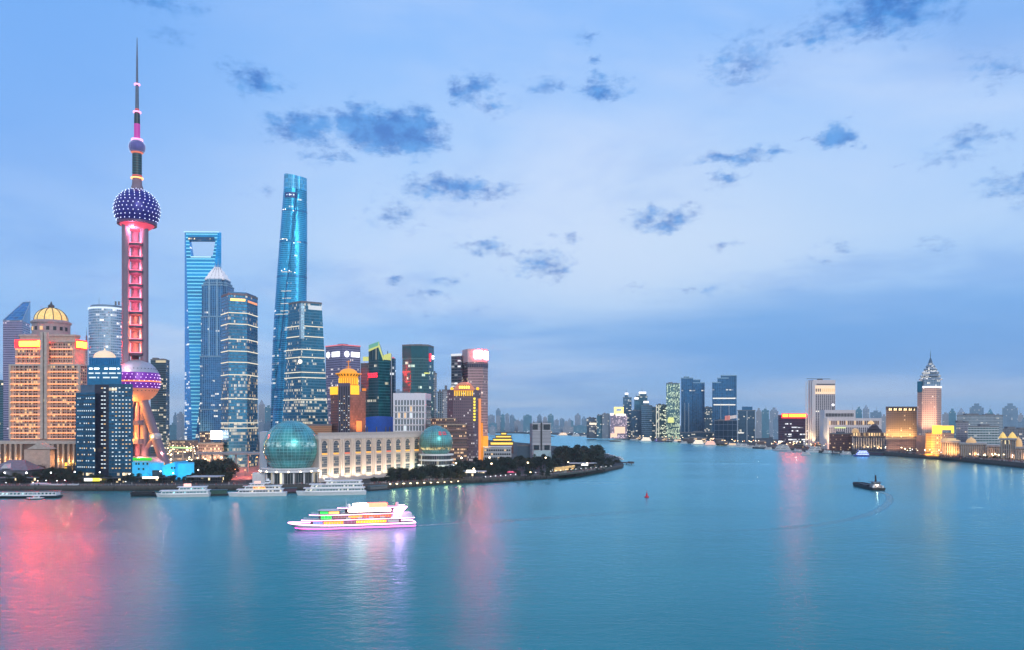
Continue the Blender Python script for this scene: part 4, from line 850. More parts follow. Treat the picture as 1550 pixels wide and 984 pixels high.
q = MB(); q.tube((X(582.5, D), D + 25, Z(540, D)), (X(582.5, D), D + 25, Z(528, D)), 1.8, .2, 6); q.build('spike', mat('slate_blue', (.06, .12, .2)), r)
s0, s1 = lerp2(A, C, .02), lerp2(A, C, .98); sg = panel(r, s0, s1, Z(571, D), Z(564.5, D), mat('dark_sign_back', (.05, .01, .02)), 'sign_board', .4, .6)
for g_ in range(4):
    for (u0, u1, v0, v1) in ((.05, .85, .82, 1), (.05, .85, .42, .58), (.05, .85, 0, .16), (.36, .54, 0, 1), (.05, .2, .5, 1), (.7, .85, 0, .5)):
        panel(sg, lerp2(s0, s1, (g_ + u0) / 4), lerp2(s0, s1, (g_ + u1) / 4), Z(571, D) + 6 * v0, Z(571, D) + 6 * v1, G_RED, 'character_stroke', .4, 1.1)

# --- dark green block with a red and white logo
D = 1050
p_ = ppoly((609, D + 6), (622, D), (640, D), (648.5, D + 4), (656.5, D + 30), (650, D + 60), (612, D + 60))
r = tower('office_tower', 'dark green flat-topped glass tower with a red and white logo near its corner', 'tower', p_, ZP, Z(523, D), facade('bottle_green_glass', (.01, .10, .13), (.02, .11, .13), 2.3, 4.0, .06, .22, (.42, .02), 165, (.85, 1, .8), .8, 2, metal=.2), plant=1, ph=3)
q = MB(); q.prism(offset(p_, .3), Z(543.5, D), Z(543, D)); q.build('belt', mat('pale_green_belt', (.15, .35, .36), .4), r)
q = MB(); q.prism(offset(p_, .25), Z(541, D), Z(524, D)); q.build('blank_crown', mat('deep_teal_cladding', (.008, .095, .125), .25, .4), r)
a, b_ = XY(648.5, D + 4), XY(656.5, D + 30); d_ = (Vector(b_) - Vector(a)).normalized()
def disc(root, c, rad, m, name='sign_disc'):
    q = MB(); t_ = Vector((d_.x, d_.y, 0)); n_ = Vector((d_.y, -d_.x, 0)); c = Vector(c) + n_ * 1.0
    q.loft([[tuple(c + t_ * rad * math.cos(k * math.pi / 8) + Vector((0, 0, rad * math.sin(k * math.pi / 8))) + n_ * o) for k in range(16)] for o in (0, .5)]); return q.build(name, m, root)
x0 = XY(648.7, D + 4.2); sg = disc(r, (*XY(650, D + 9), Z(544, D)), 2.3, G_RED, 'logo')
for k in range(3): panel(sg, lerp2(a, b_, .12 + .05 * k), lerp2(a, b_, .22 + .05 * k), Z(542, D), Z(534, D), G_RED, 'logo_stroke', .4, 1)
panel(sg, lerp2(a, b_, .62), lerp2(a, b_, .72), Z(542, D), Z(536, D), G_WHITE, 'logo_stroke', .4, 1); panel(sg, lerp2(a, b_, .72), lerp2(a, b_, .9), Z(538, D), Z(536.5, D), G_WHITE, 'logo_stroke', .4, 1); panel(sg, lerp2(a, b_, .72), lerp2(a, b_, .9), Z(541, D), Z(540, D), G_WHITE, 'logo_stroke', .4, 1)
panel(r, XY(642, D + 1), XY(649.5, D + 6), Z(565.8, D), Z(563.8, D), glow_mat('lime_sign', (.85, .9, .2), 1.0), 'lime_strip', .4, .6)

# --- white block with a grid of tall windows
D = 980
r = thing('office_block', 'white box-shaped office block with five rows of tall paired windows', 'building', (X(624, D), D + 15, ZP))
p_ = ppoly((595, D), (644, D), (652.5, D + 34), (603, D + 34)); ztop = Z(595, D); zhd = Z(604.5, D)
q = MB(); q.prism(p_, ZP, ztop, 0, 1); q.build('walls', [mat('white_tile', (.72, .74, .80), .45, var=.05), M_GREY], r)
fhh = 9.7 * D / F; sp_ = []
for k in range(5):
    for c in range(10): sp_.append(((X(597.2 + 4.55 * (c + .5), D - .1), D - .05, zhd - fhh * (k + .52)), 0, 1.9, fhh * .80))
rnd = random.Random(12); M_TEALP = mat('teal_window_glass', (.01, .07, .09), .12, .3)
windows(r, sp_, lambda k: M_TEALP if rnd.random() < .82 else (G_WARM2 if rnd.random() < .6 else G_COOL))
for c in range(10):
    q = MB(); q.box((X(597.2 + 4.55 * (c + .5), D - .4), D - .35, (zhd + ZP) / 2), (.22, .4, zhd - ZP)); q.build('mullion', M_WHITE, r)
for k in range(5):
    q = MB(); q.box((X(620, D), D - .5, zhd - fhh * (k + 1) + .3), (X(644, D) - X(595.5, D), .5, 1.0)); q.build('spandrel', M_WHITE, r)
a, b_ = XY(645.5, D + 6), XY(652, D + 32)
for k in range(5): panel(r, a, b_, zhd - fhh * (k + .95), zhd - fhh * k - .8, mat('grey_blue_glass', (.06, .14, .20), .2, .3), 'side_glazing', .4, .1)
roof_plant(r, p_, ztop, 2, 2.2)

# --- cobalt screen wall, thin apartment towers, low blocks
r = thing('cobalt_hall', 'low cobalt blue hall with a gently arched roof, between brown hotel and white block', 'building', (X(575, 1010), 1025, ZP)); q = MB(); n_ = 12
q.loft([[(X(553 + 44 * k / n_, 1010), 1010, ZP) for k in range(n_ + 1)] + [(X(597 - 44 * k / n_, 1045), 1045, ZP) for k in range(n_ + 1)], [(X(553 + 44 * k / n_, 1010), 1010, Z(633 - 3.2 * math.sin(math.pi * (k / n_ * .75 + .12)), 1010)) for k in range(n_ + 1)] + [(X(597 - 44 * k / n_, 1045), 1045, Z(633 - 3.2 * math.sin(math.pi * ((1 - k / n_) * .75 + .12)), 1010)) for k in range(n_ + 1)]])
q.build('walls', mat('cobalt_panels', (.01, .12, .62), .4, var=.12), r)
for px in (556, 570, 584, 590): q = MB(); q.box((X(px, 1005), 1005, Z(652, 1005)), (1.2, 1.2, 10)); q.build('vent_stack', M_GREY, r)
fa = facade('apartment_grey_wall', (.06, .08, .11), (.28, .32, .38), 3, 3, .45, .5, (.25, .2), 100, (1, .85, .6), .8, 1, metal=.1, rough=.4)
tower('apartment_tower', 'slim grey apartment tower close behind the dark green tower', 'apartment tower', ppoly((655, 1250), (661, 1250), (661, 1270), (655, 1270)), ZP, Z(566, 1250), fa, plant=1)
tower('apartment_tower', 'slim slate apartment tower, shorter one beside the gold-crowned brown tower', 'apartment tower', ppoly((662, 1300), (670, 1300), (670, 1325), (662, 1325)), ZP, Z(594, 1300), facade('apartment_slate_wall', (.04, .07, .10), (.20, .28, .35), 3, 3, .5, .3, (.2, .15), 100, (1, .9, .7), .7, 1, metal=.2), plant=1)
tower('apartment_tower', 'slim pale apartment tower with a dark water tank on its roof', 'apartment tower', ppoly((669, 1380), (681, 1380), (681, 1405), (669, 1405)), ZP, Z(591, 1380), facade('apartment_pale_wall', (.08, .10, .14), (.36, .40, .46), 3, 3, .5, .45, (.2, .2), 100, (1, .9, .7), .7, 1, metal=.1), plant=1, ph=9)

# --- pink tower with two white screens
D = 1060
r = thing('office_tower', 'pink-lit tower with white light panels on its head and gold light at its foot', 'tower', (X(715, D), D + 25, ZP))
p_ = ppoly((700, D + 20), (708, D), (731, D), (738.5, D + 12), (736, D + 45), (702, D + 45)); il = [k for k, p in enumerate(p_) if abs(p[0] - X(700, D + 20)) < .01][0]
fp = facade('blush_wall', (.16, .13, .16), (.42, .31, .33), 1.5, 3.6, .28, .40, (.20, .08), 140, (1, .85, .7), .8, 2, metal=.2, rough=.35)
q = MB(); q.prism(p_, ZP, Z(528, D), 0, 2, mf=lambda k: 1 if k == il else 0); q.build('walls', [fp, facade('maroon_wall', (.05, .03, .05), (.14, .07, .09), 1.5, 3.6, .2, .4, (.1, .05), 140, metal=.2), mat('rose_roof', (.5, .35, .36))], r)
q = MB(); q.prism(offset(p_, .3), Z(548, D), Z(528.2, D)); q.build('head', mat('rosy_head_panels', (.52, .40, .42), .5), r)
q = MB(); q.prism(offset(p_, .32), Z(556, D), Z(549.5, D)); q.build('dark_belt', facade('dark_belt_glass', (.04, .05, .09), (.16, .14, .18), 3, 6, .12, .12, (.1, .1), metal=.3), r)
panel(r, XY(718, D), XY(730, D), Z(542.5, D), Z(531, D), glow_mat('rosy_white_screen', (1, .08, .10), 120, True), 'light_panel', .5, 1); panel(r, XY(732.2, D + 2), XY(737.8, D + 11), Z(543.5, D), Z(531.5, D), MATS['rosy_white_screen'], 'light_panel', .5, .8)
panel(r, XY(726, D), XY(731, D), ZP + 4, Z(640, D), G_AMB2, 'gold_glow_bay', .4, .3); panel(r, XY(731, D), XY(738.3, D + 12), ZP + 10, Z(660, D), G_AMB, 'gold_glow_bay', .4, .3)  # golden light on the tower's foot put in as glowing slabs
lamp('SPOT', (X(738, D - 30), D - 30, 8), (1, .42, .08), 260000, r, (X(731, D), D, 60), .5, 60); lamp('SPOT', (X(690, D - 60), D - 60, 60), (1, .5, .5), 200000, r, (X(718, D), D, 130), .5, 70)
q2 = ppoly((683, D + 24), (699, D + 16), (701, D + 45), (685, D + 45)); q = MB(); q.prism(q2, ZP, Z(536, D), 0, 1); q.build('glass_wing', [facade('banded_wing_glass', (.05, .08, .13), (.10, .12, .16), 5, 3.8, .05, .42, (.5, .4), 140, (.95, .95, 1), 1.0, 2, metal=.4), M_GREY], r)
panel(r, XY(683, D + 24), XY(699, D + 16), Z(537, D), Z(533.5, D), glow_mat('pale_cap', (.9, .93, 1), .9), 'light_cap', .6, .4)

# --- brown-violet tower with a gold colonnade
D = 960
r = thing('hotel_tower', 'plum brown hotel tower with a golden roof sign, gold colonnade and yellow stair strip', 'hotel', (X(703, D), D + 20, ZP))
p_ = ppoly((677, D + 14), (686, D), (718, D), (727.5, D + 14), (724, D + 45), (680, D + 45))
fb = facade('plum_wall', (.05, .045, .075), (.17, .12, .15), 2.3, 3.3, .55, .5, (.36, .25), 80, (.95, .9, .9), .8, 1, metal=.1, rough=.35)
q = MB(); q.prism(p_, ZP, Z(590, D), 0, 1); q.build('walls', [fb, M_GREY], r)
for c in range(9):
    px = 688.5 + 3.3 * c; q = MB(); q.box((X(px, D - .4), D - .4, Z(595.5, D)), (1.25, .6, 6.0)); q.build('gold_column', G_YEL, r)
q = MB(); q.box((X(702, D - .2), D - .25, Z(591.5, D)), (X(717, D) - X(687, D), .5, 1.2)); q.build('gold_cornice', G_AMB2, r)
for k in range(8): q = MB(); q.box((X(718.2, D - .3), D - .3, Z(603.5 + 4.6 * k, D)), (2.4, .6, 2.3)); q.build('stair_window', glow_mat('lemon_window', (1, .80, .05), 1.6), r)
cxr, cyr = XY(703, D + 20); pm = D / F; q = MB(); q.lathe(cxr, cyr, [(19 * pm, Z(590, D)), (16 * pm, Z(586, D)), (11 * pm, Z(580, D)), (6 * pm, Z(577.5, D)), (.5, Z(577, D))], 8, ph=R(22.5)); q.build('mansard_roof', glow_mat('copper_lit_roof', (1, .25, .08), .30, base=(.45, .2, .12)), r)
sg = panel(r, XY(694.5, D + 4), XY(712, D + 4), Z(588.5, D), Z(583, D), mat('bronze_sign_board', (.2, .08, .02)), 'roof_sign', .6, 3)
for g_ in range(5):
    for (u0, u1, v0, v1) in ((0, .8, .8, 1), (0, .8, .4, .6), (0, .8, 0, .2), (.3, .5, 0, 1)): panel(sg, lerp2(XY(695, D + 4), XY(712, D + 4), (g_ + u0) / 5), lerp2(XY(695, D + 4), XY(712, D + 4), (g_ + u1) / 5), Z(588, D) + 3 * v0, Z(588, D) + 3 * v1, glow_mat('gold_letters', (1, .6, .1), 4), 'character_stroke', .4, 3.6)
for px in (684, 723): q = MB(); q.ball((X(px, D + 8), D + 8, Z(588, D)), 2.0, 10, 6); q.build('corner_lantern', G_YEL, r)
panel(r, XY(724, D + 9), XY(727.4, D + 14), ZP, Z(603, D), glow_mat('orange_lit_edge', (1, .30, .05), .8, base=(.5, .2, .1)), 'lit_edge', .4, .3)

# --- low tiered brown block
D = 925
r = thing('tiered_building', 'low brown building of stacked curved terraces, right behind the smaller green globe', 'building', (X(680, D), D + 20, ZP))
fl = facade('brown_terrace_windows', (.05, .04, .05), (.16, .10, .09), 1.8, 3.8, .3, .5, (.55, .4), 40, (1, .62, .32), 1.0, 2, metal=.1, rough=.4)
for k, (pa, pb, xa, xb) in enumerate([(695, 676, 650, 708), (676, 663, 651, 707), (663, 650, 653, 706), (650, 642, 654, 705), (642, 633, 652, 689)]):
    y0 = D + 3 * k; poly = [XY(xa, y0 + 6)] + [XY(xa + (xb - xa) * s, y0 - 4 * math.sin(math.pi * s)) for s in (.2, .4, .6, .8)] + [XY(xb, y0), XY(xb, y0 + 40), XY(xa, y0 + 40)]
    za = ZP if k == 0 else Z(pa, D); q = MB(); q.prism(poly, za + (.02 if k else 0), Z(pb, D)); q.build('storey', fl, r)
    q = MB(); q.prism(offset(poly, 1.2), Z(pb, D) - 1.3, Z(pb, D) + .25); q.build('terrace_ledge', mat('tan_ledge', (.34, .26, .20) if k > 2 else (.26, .17, .15), .6) if k > 2 else mat('russet_ledge', (.24, .14, .13), .6), r)

# --- convention hall: long arcaded stone front between two green globes
r = thing('convention_hall', 'long pale arcaded hall between a large and a smaller green glass globe', 'hall', (X(540, 800), 810, ZP))
M_CRM = mat('cream_stone', (.52, .45, .40), .65, var=.08); M_CRM2 = mat('cream_trim', (.60, .53, .48), .6, var=.06)
a, b_ = XY(482, 748), XY(637, 872); dv = (Vector(b_) - Vector(a)); Lw = dv.length; du = dv / Lw; nn = Vector((du.y, -du.x)); ang = math.atan2(du.y, du.x)
wl = lambda s, o=0: (a[0] + du.x * s + nn.x * o, a[1] + du.y * s + nn.y * o)
zt = 51.0; poly = [wl(0), wl(Lw), wl(Lw, -45), wl(0, -45)]
q = MB(); q.prism(poly, ZP, zt - 3, 0, 1); q.build('walls', [M_CRM, M_GREY], r)
q = MB(); q.prism(offset(poly, 1.4), zt - 6.5, zt - 3.1); q.build('cornice', M_CRM2, r)
q = MB(); q.prism([wl(0, .4), wl(Lw, .4), wl(Lw, -1), wl(0, -1)], zt - 3, zt - .2); q.build('parapet', M_CRM, r)
nb = 10; bw = Lw / nb; rnd = random.Random(21)
M_ARCH = facade('arched_window_glass', (.03, .07, .11), (.45, .42, .40), 1.7, 2.4, .12, .10, (.12, .12), 60, (1, .75, .4), .8, 1, metal=.3)
def arch_panel(s, wd, z0, z1, arched):
    q = MB(); pts = [(-wd / 2, z0), (wd / 2, z0)]
    if arched: pts += [(wd / 2 * math.cos(math.pi * k / 10), z1 - wd / 2 + wd / 2 * math.sin(math.pi * k / 10)) for k in range(11)]
    else: pts += [(wd / 2, z1), (-wd / 2, z1)]
    fr = [(*wl(s + x, .12), z) for x, z in pts]; ce = sum(p[0] for p in pts) / len(pts), sum(p[1] for p in pts) / len(pts)
    q.loft([[(*wl(s + x, .02), z) for x, z in pts], fr][::1], caps=(0, 0)); q.face(fr, 0, [(x + 20, z) for x, z in pts]); pn = q.build('window', M_ARCH, r)
    q = MB(); n_ = len(pts)
    for k in range(n_):
        (x0, z0_), (x1, z1_) = pts[k], pts[(k + 1) % n_]; o = lambda x, z: (s + x + (.55 if x > 0 else -.55 if x < 0 else 0), z + (.55 if z > (z0 + z1) / 2 else -.3))
        A0, A1 = o(x0, z0_), o(x1, z1_)
        q.face([(*wl(s + x0, .45), z0_), (*wl(s + x1, .45), z1_), (*wl(A1[0], .45), A1[1]), (*wl(A0[0], .45), A0[1])]); q.face([(*wl(A0[0], .45), A0[1]), (*wl(A1[0], .45), A1[1]), (*wl(A1[0], .0), A1[1]), (*wl(A0[0], .0), A0[1])]); q.face([(*wl(s + x0, .1), z0_), (*wl(s + x1, .1), z1_), (*wl(s + x1, .45), z1_), (*wl(s + x0, .45), z0_)])
    q.build('frame', M_CRM2, pn); return pn
for k in range(nb):
    s = bw * (k + .5)
    pn = arch_panel(s, 7.2, 30, 43, True); arch_panel(s, 7.2, 18.5, 28, False); arch_panel(s, 7.2, 11, 17, False)
    q = MB(); q.box((*wl(s, .35), 29.3 + 1.4), (6.6, .4, 1.6), ang); q.build('lit_transom', glow_mat('amber_transom', (1, .5, .06), 1.3) if k % 4 != 2 else glow_mat('red_transom', (1, .2, .08), .9), pn)
for k in range(nb + 1):
    for o in (-1.3, 1.3):
        s = min(max(bw * k + o, .6), Lw - .6); q = MB(); q.lathe(*wl(s, .6), [(1.15, ZP), (.95, 8), (.85, zt - 9), (1.3, zt - 7.5), (1.3, zt - 6.4)], 10); q.build('pilaster', M_CRM2, r, True)
    s = min(max(bw * k, 1.0), Lw - 1.0)
    lamp('SPOT', (*wl(s, 5.5), ZP + .8), (1, .76, .52), 24000, r, (*wl(s, 0), 24), .4, 75, .8)
for k in range(nb): lamp('SPOT', (*wl(bw * (k + .5), 7), ZP + .8), (1, .78, .54), 12000, r, (*wl(bw * (k + .5), 0), 16), .4, 95, .9)
q = MB(); q.prism([wl(0, .7), wl(Lw, .7), wl(Lw, .1), wl(0, .1)], ZP, 9.6); q.build('plinth', M_CRM2, r)
# globes
def globe(name, px, py, d, rad, base_poly_r, floors, zbase, warm):
    c = (X(px, d), d, Z(py, d)); m, t, b = new_mat(name + '_glass'); g = t.nodes.new('ShaderNodeTexCoord').outputs['Object']
    gp = t.nodes.new('ShaderNodeNewGeometry').outputs['Position']; loc = VM(t, 'SUBTRACT', gp, c); s_ = t.nodes.new('ShaderNodeSeparateXYZ'); t.links.new(loc, s_.inputs[0])
    an = M(t, 'ARCTAN2', s_.outputs[0], s_.outputs[1]); la = M(t, 'ARCSINE', M(t, 'DIVIDE', s_.outputs[2], rad, clamp=False))
    fu = M(t, 'FRACT', M(t, 'MULTIPLY', an, 44 / 6.283)); fv = M(t, 'FRACT', M(t, 'MULTIPLY', la, 26 / 3.1416))
    fr = M(t, 'MAXIMUM', M(t, 'LESS_THAN', fu, .09), M(t, 'LESS_THAN', fv, .12))
    n = NOISE(t, loc, .10, 4, .6)
    gl = RAMP(t, n, [(.35, (.004, .14, .15)), (.65, (.02, .37, .37))])
    t.links.new(MIX(t, fr, gl, (.24, .62, .62, 1)), b.inputs['Base Color']); b.inputs['Metallic'].default_value = .5; b.inputs['Roughness'].default_value = .24
    h = M(t, 'DIVIDE', s_.outputs[2], rad)
    inner = M(t, 'MULTIPLY', M(t, 'MULTIPLY', SSTEP(t, h, warm[0] - .09, warm[0]), SSTEP(t, h, warm[0] + .16, warm[0] + .04)), M(t, 'SUBTRACT', 1, fr))
    n2 = NOISE(t, loc, .22, 3, .6); lum = M(t, 'MULTIPLY', inner, SSTEP(t, n2, .40, .62))
    b.inputs['Emission Color'].default_value = (*warm[1], 1); t.links.new(M(t, 'MULTIPLY_ADD', lum, warm[2], .05), b.inputs['Emission Strength']); m.cycles.emission_sampling = 'NONE'  # band and faint overall glow on opaque glass stand for lights inside
    q = MB(); q.ball(c, rad, 48, 28, 0, -52, 90); gb = q.build('globe', m, r, True)
    q = MB(); zb0 = c[2] - rad * math.sin(R(50))
    for k in range(0, 44, 4):
        a_ = k * 2 * math.pi / 44; 
        for la_ in range(-48, 84, 12):
            p0, p1 = [(c[0] + (rad + .12) * math.cos(R(l)) * math.cos(a_), c[1] + (rad + .12) * math.cos(R(l)) * math.sin(a_), c[2] + (rad + .12) * math.sin(R(l))) for l in (la_, la_ + 12)]; q.tube(p0, p1, .16, n=4)
    q.build('globe_ribs', mat('teal_rib', (.12, .36, .38), .3, .5), gb)
    n_ = floors; q = MB(); R0 = base_poly_r
    q.lathe(c[0], c[1], [(R0 - 1.5, ZP), (R0 - 1.5, zb0 + .2)], 40); q.build('base_wall', facade(name + '_base_windows', (.05, .07, .08), (.30, .30, .30), 2.4, 60, .14, .0, (.2, .2), 60, (1, .85, .6), .8, 1, metal=.2), r)
    for k in range(n_ + 1):
        z = zbase + (zb0 - zbase) * k / n_; q = MB(); q.lathe(c[0], c[1], [(R0 - 1.4, z - .7), (R0 + (1.6 if k == 0 else .5), z - .7), (R0 + (1.6 if k == 0 else .5), z + .9), (R0 - 1.4, z + .9)], 44, caps=(0, 1)); q.build('balcony_band', M_WHITE, r)
    return c, zb0
c1, zb1 = globe('large_globe', 441, 677.5, 752, 25.3, 26.8, 3, 15.5, (.10, (.75, .85, .85), .55))
for k in range(9):
    an = R(185 + k * 21); q = MB(); q.box((c1[0] + 25.6 * math.cos(an), c1[1] + 25.6 * math.sin(an), (ZP + 14.5) / 2), (1.3, 1.3, 14.5 - ZP), an); q.build('base_column', M_WHITE, r)
for k in range(8):
    an = R(192 + k * 22); q = MB(); q.ball((c1[0] + 28.6 * math.cos(an), c1[1] + 28.6 * math.sin(an), 15.6), .6, 8, 6); q.build('terrace_light', G_LAMP, r)
c2, zb2 = globe('small_globe', 660, 669, 865, 17.6, 18.4, 2, 14.5, (-.42, (1, .70, .25), 1.1))
for k in range(7):
    an = R(195 + k * 24); lamp('POINT', (c2[0] + 21.5 * math.cos(an), c2[1] + 21.5 * math.sin(an), ZP + 5), (.85, 1, .72), 4200, r, None, .3)
q = MB()
for (u0, u1, v0, v1) in ((-.5, -.1, .0, .12), (-.5, -.1, .2, .3), (-.36, -.26, -.05, .35), (.05, .5, .0, .1), (.05, .5, .2, .3), (.05, .14, 0, .3), (.42, .5, 0, .3)):
    pts = []
    for (u, v) in ((u0, v0), (u1, v0), (u1, v1), (u0, v1)): la_, an = R(26 + 42 * v), R(-58 + 34 * u); pts.append((c2[0] + 17.9 * math.cos(la_) * math.cos(an), c2[1] + 17.9 * math.cos(la_) * math.sin(an), c2[2] + 17.9 * math.sin(la_)))
    q.face(pts)
q.build('red_lettering', glow_mat('faded_red_letters', (.55, .05, .08), .6, base=(.4, .05, .08)), r)
q = MB(); q.prism(ppoly((393, 762), (404, 756), (420, 790), (398, 800)), ZP, Z(653.5, 762)); q.build('side_slab', mat('pale_blue_wall', (.52, .58, .62), .6, var=.05), r)
q = MB(); q.prism(ppoly((382, 742), (402, 736), (402, 748), (384, 752)), ZP, Z(716, 742)); q.build('entrance_block', M_WHITE, r)
# ================================================================== west bank, right half of the view
ZG = ZB - 1.5
def rect(x0, x1, d, dep=30, skew=0): return ppoly((x0, d), (x1, d + skew), (x1, d + dep + skew), (x0, d + dep))
def wt(name, label, cat, x0, x1, top, d, fm, dep=35, skew=0, **k): return tower(name, label, cat, rect(x0, x1, d, dep, skew), ZG, Z(top, d), fm, **k)
blu = lambda n, g=(.015, .12, .24), f=(.05, .15, .25), lit=(.22, .05), ls=.9, **k: facade(n, g, f, k.pop('pw', 3), k.pop('fh', 4), k.pop('mull', .12), k.pop('slab', .25), lit, 160, k.pop('lc', (1, .9, .7)), ls, k.pop('cell', 2), metal=k.pop('metal', .5), **k)
wt('office_block', 'slate block with a lit upper storey at the far end of the west bank', 'building', 888, 903, 633, 2950, blu('slate_far_wall', (.05, .09, .14), (.14, .2, .28)))
r = wt('office_block', 'lower slate block with a white-lit top in front of the far slate block', 'building', 892, 903.5, 640, 2890, blu('slate_near_wall', (.05, .07, .11), (.2, .24, .3), (.3, .3)))
panel(r, XY(892, 2890), XY(903, 2890), Z(643, 2890), Z(640, 2890), glow_mat('cream_cap', (1, .86, .66), 1.3), 'light_cap', 1, .5)
wt('office_block', 'narrow teal block left of the pink-lit tower', 'building', 903.5, 912, 629, 2870, blu('teal_far_wall', (.02, .12, .18), (.05, .16, .22)))
wt('office_block', 'grey ribbed block touching the pink-lit tower', 'building', 911.5, 923, 627, 2860, blu('grey_ribbed_wall', (.10, .13, .18), (.24, .28, .34), (.1, .05), mull=.4))
D = 2850; r = wt('hotel_tower', 'pink-lit tower with a yellow frame crown and glowing lower storeys', 'hotel', 923.5, 949, 628, D, blu('pink_lit_wall', (.18, .13, .2), (.42, .34, .42), (.4, .25), 1.0, mull=.2, slab=.4, lc=(1, .75, .8)))
q = MB()
for (xa, xb, ya, yb) in ((930, 933, 617, 627), (941, 944, 617, 627), (930, 944, 616, 619), (934, 941, 622, 627)): q.box(((X(xa, D) + X(xb, D)) / 2, D + 6, (Z(ya, D) + Z(yb, D)) / 2), (X(xb, D) - X(xa, D), 8, Z(ya, D) - Z(yb, D)))
q.build('frame_crown', glow_mat('yellow_crown', (1, .74, .22), 1.6, base=(.6, .5, .2)), r)
for xa, xb, y in ((923.5, 929, 628.5), (932, 947, 629.5)): panel(r, XY(xa, D), XY(xb, D), Z(y, D), Z(y - 3, D), glow_mat('cream_light_bar', (1, .92, .8), 2.2), 'light_bar', 1, .6)
for xa, xb, ya, yb in ((924, 934, 656, 662), (930, 946, 646, 656)): panel(r, XY(xa, D), XY(xb, D), Z(yb, D), Z(ya, D), glow_mat('peach_glow', (1, .62, .36), .9, base=(.6, .5, .4)), 'lit_arcade', 1, .5)
def capped(label, x0, x1, top, cap, cx0, cx1, d, fm):
    r = wt('office_tower', label, 'tower', x0, x1, top, d, fm, plant=0); q = MB(); q.prism(rect(cx0 - .6, cx1 + .6, d + 4, 20), Z(top, d), Z(cap + 3, d)); q.build('stepped_top', fm, r)
    q = MB(); q.prism(rect(cx0, cx1, d + 3.5, 20), Z(cap + 3, d) + .02, Z(cap, d)); q.build('lit_cap', glow_mat('white_cap', (1, .96, .95), 2.0), r); mast(r, (X((cx0 + cx1) / 2, d), d + 12, Z(cap, d)), 16, .6); return r
capped('blue tower with a narrow white-lit cap, leftmost of the capped blue cluster', 943, 956, 602, 594.5, 946, 951, 3050, blu('capped_blue_wall', lit=(.2, .15), mull=.2))
capped('tallest of the blue cluster, with a wide white-lit crown bar', 963, 980, 600, 593, 967, 978, 3080, blu('crown_bar_wall', (.015, .14, .26), (.06, .2, .3), (.2, .12)))
capped('slim blue tower with a white-lit square cap in front of the crown-bar tower', 960, 968, 606, 601.5, 960.5, 966.5, 3000, blu('slim_blue_wall', (.02, .14, .24), (.06, .2, .3)))
capped('rounded blue tower of pale horizontal bands with a small lit cap', 971, 987, 614, 607, 974, 982, 2900, blu('banded_blue_wall', (.02, .12, .22), (.20, .32, .44), (.1, .05), mull=.02, slab=.45, fh=7))
wt('office_block', 'plain dark blue slab in the capped blue cluster', 'building', 955, 972, 622, 2950, blu('plain_blue_slab', (.015, .10, .2), (.04, .12, .2), (.12, .04)))
wt('office_block', 'narrow dark blue block between banded tower and white-edged tower', 'building', 984, 994, 617, 2930, blu('narrow_blue_wall', (.015, .11, .2), (.04, .14, .22)))
D = 2800; r = wt('office_tower', 'dark tower with a white corner edge and greenish lit floors', 'tower', 993, 1009, 613, D, blu('white_edged_wall', (.02, .09, .13), (.05, .12, .16), (.5, .3), 1.1, lc=(.95, 1, .7)))
for px in (993.5, 997): q = MB(); q.box((X(px, D), D - .8, (ZG + Z(613, D)) / 2), (2.4, 1.2, Z(613, D) - ZG)); q.build('edge_light', glow_mat('cream_edge', (1, .95, .8), .8), r)
D = 2720; r = wt('office_tower', 'flat-topped tower covered in bright greenish lit windows', 'tower', 1008.5, 1029, 580.5, D, facade('green_lit_wall', (.03, .14, .18), (.06, .16, .18), 3.2, 4.2, .12, .30, (.70, .55), 160, (.88, 1, .62), .8, 1, metal=.4), skew=8)
panel(r, XY(1011, D), XY(1020, D), Z(640, D), Z(632, D), glow_mat('lime_emblem', (.9, .95, .3), 1.0), 'lit_emblem', 1, .5)
fB = blu('navy_twin_glass', (.008, .10, .24), (.02, .14, .28), (.03, .01), .7, pw=7, mull=.08, slab=.1, metal=.6)
def stepped(label, parts, d, lines, vl):
    x0 = min(p[0] for p in parts); x1 = max(p[1] for p in parts); r = thing('office_tower', label, 'tower', (X((x0 + x1) / 2, d), d + 20, ZG))
    for (xa, xb, top, o) in parts:
        q = MB(); q.prism(rect(xa, xb, d + o, 40), ZG, Z(top, d + o), 0, 1); q.build('walls', [fB, M_GREY], r)
        q = MB(); q.prism(offset(rect(xa, xb, d + o, 40), .5), Z(top, d + o) + .02, Z(top, d + o) + 3); q.build('parapet', mat('steel_cornice', (.2, .34, .46)), r)
    for (xa, xb, y) in lines: panel(r, XY(xa, d), XY(xb, d), Z(y + .8, d), Z(y - .8, d), glow_mat('white_floor_row', (1, .95, .85), 1.2), 'lit_floor', 1, .6)
    for px in vl: q = MB(); q.box((X(px, d - 1), d - 1, (ZG + 20 + Z(610, d)) / 2), (1.1, 1.4, Z(610, d) - ZG - 20)); q.build('edge_strip', mat('pale_steel_strip', (.42, .52, .62), .4, .4), r)
    return r
stepped('dark navy blue tower with a stepped top, left one of the tall pair', [(1031, 1049, 573, 0), (1049, 1066.5, 580, -3), (1035, 1043, 571, 8), (1046, 1060, 575.5, 6)], 2750, [], (1036.5, 1042.5, 1053.5))
stepped('dark navy blue tower with white lit floor lines, right one of the tall pair', [(1078, 1091, 579.5, 0), (1086, 1103, 573, 3), (1091, 1115, 569, 6)], 2680, [(1079, 1113, 603), (1080, 1113, 612.7)], (1091, 1103.5))
wt('office_block', 'pale teal block between the two navy towers', 'building', 1066.5, 1079, 617, 2850, blu('pale_teal_wall', (.05, .16, .24), (.12, .24, .32), (.3, .15)))
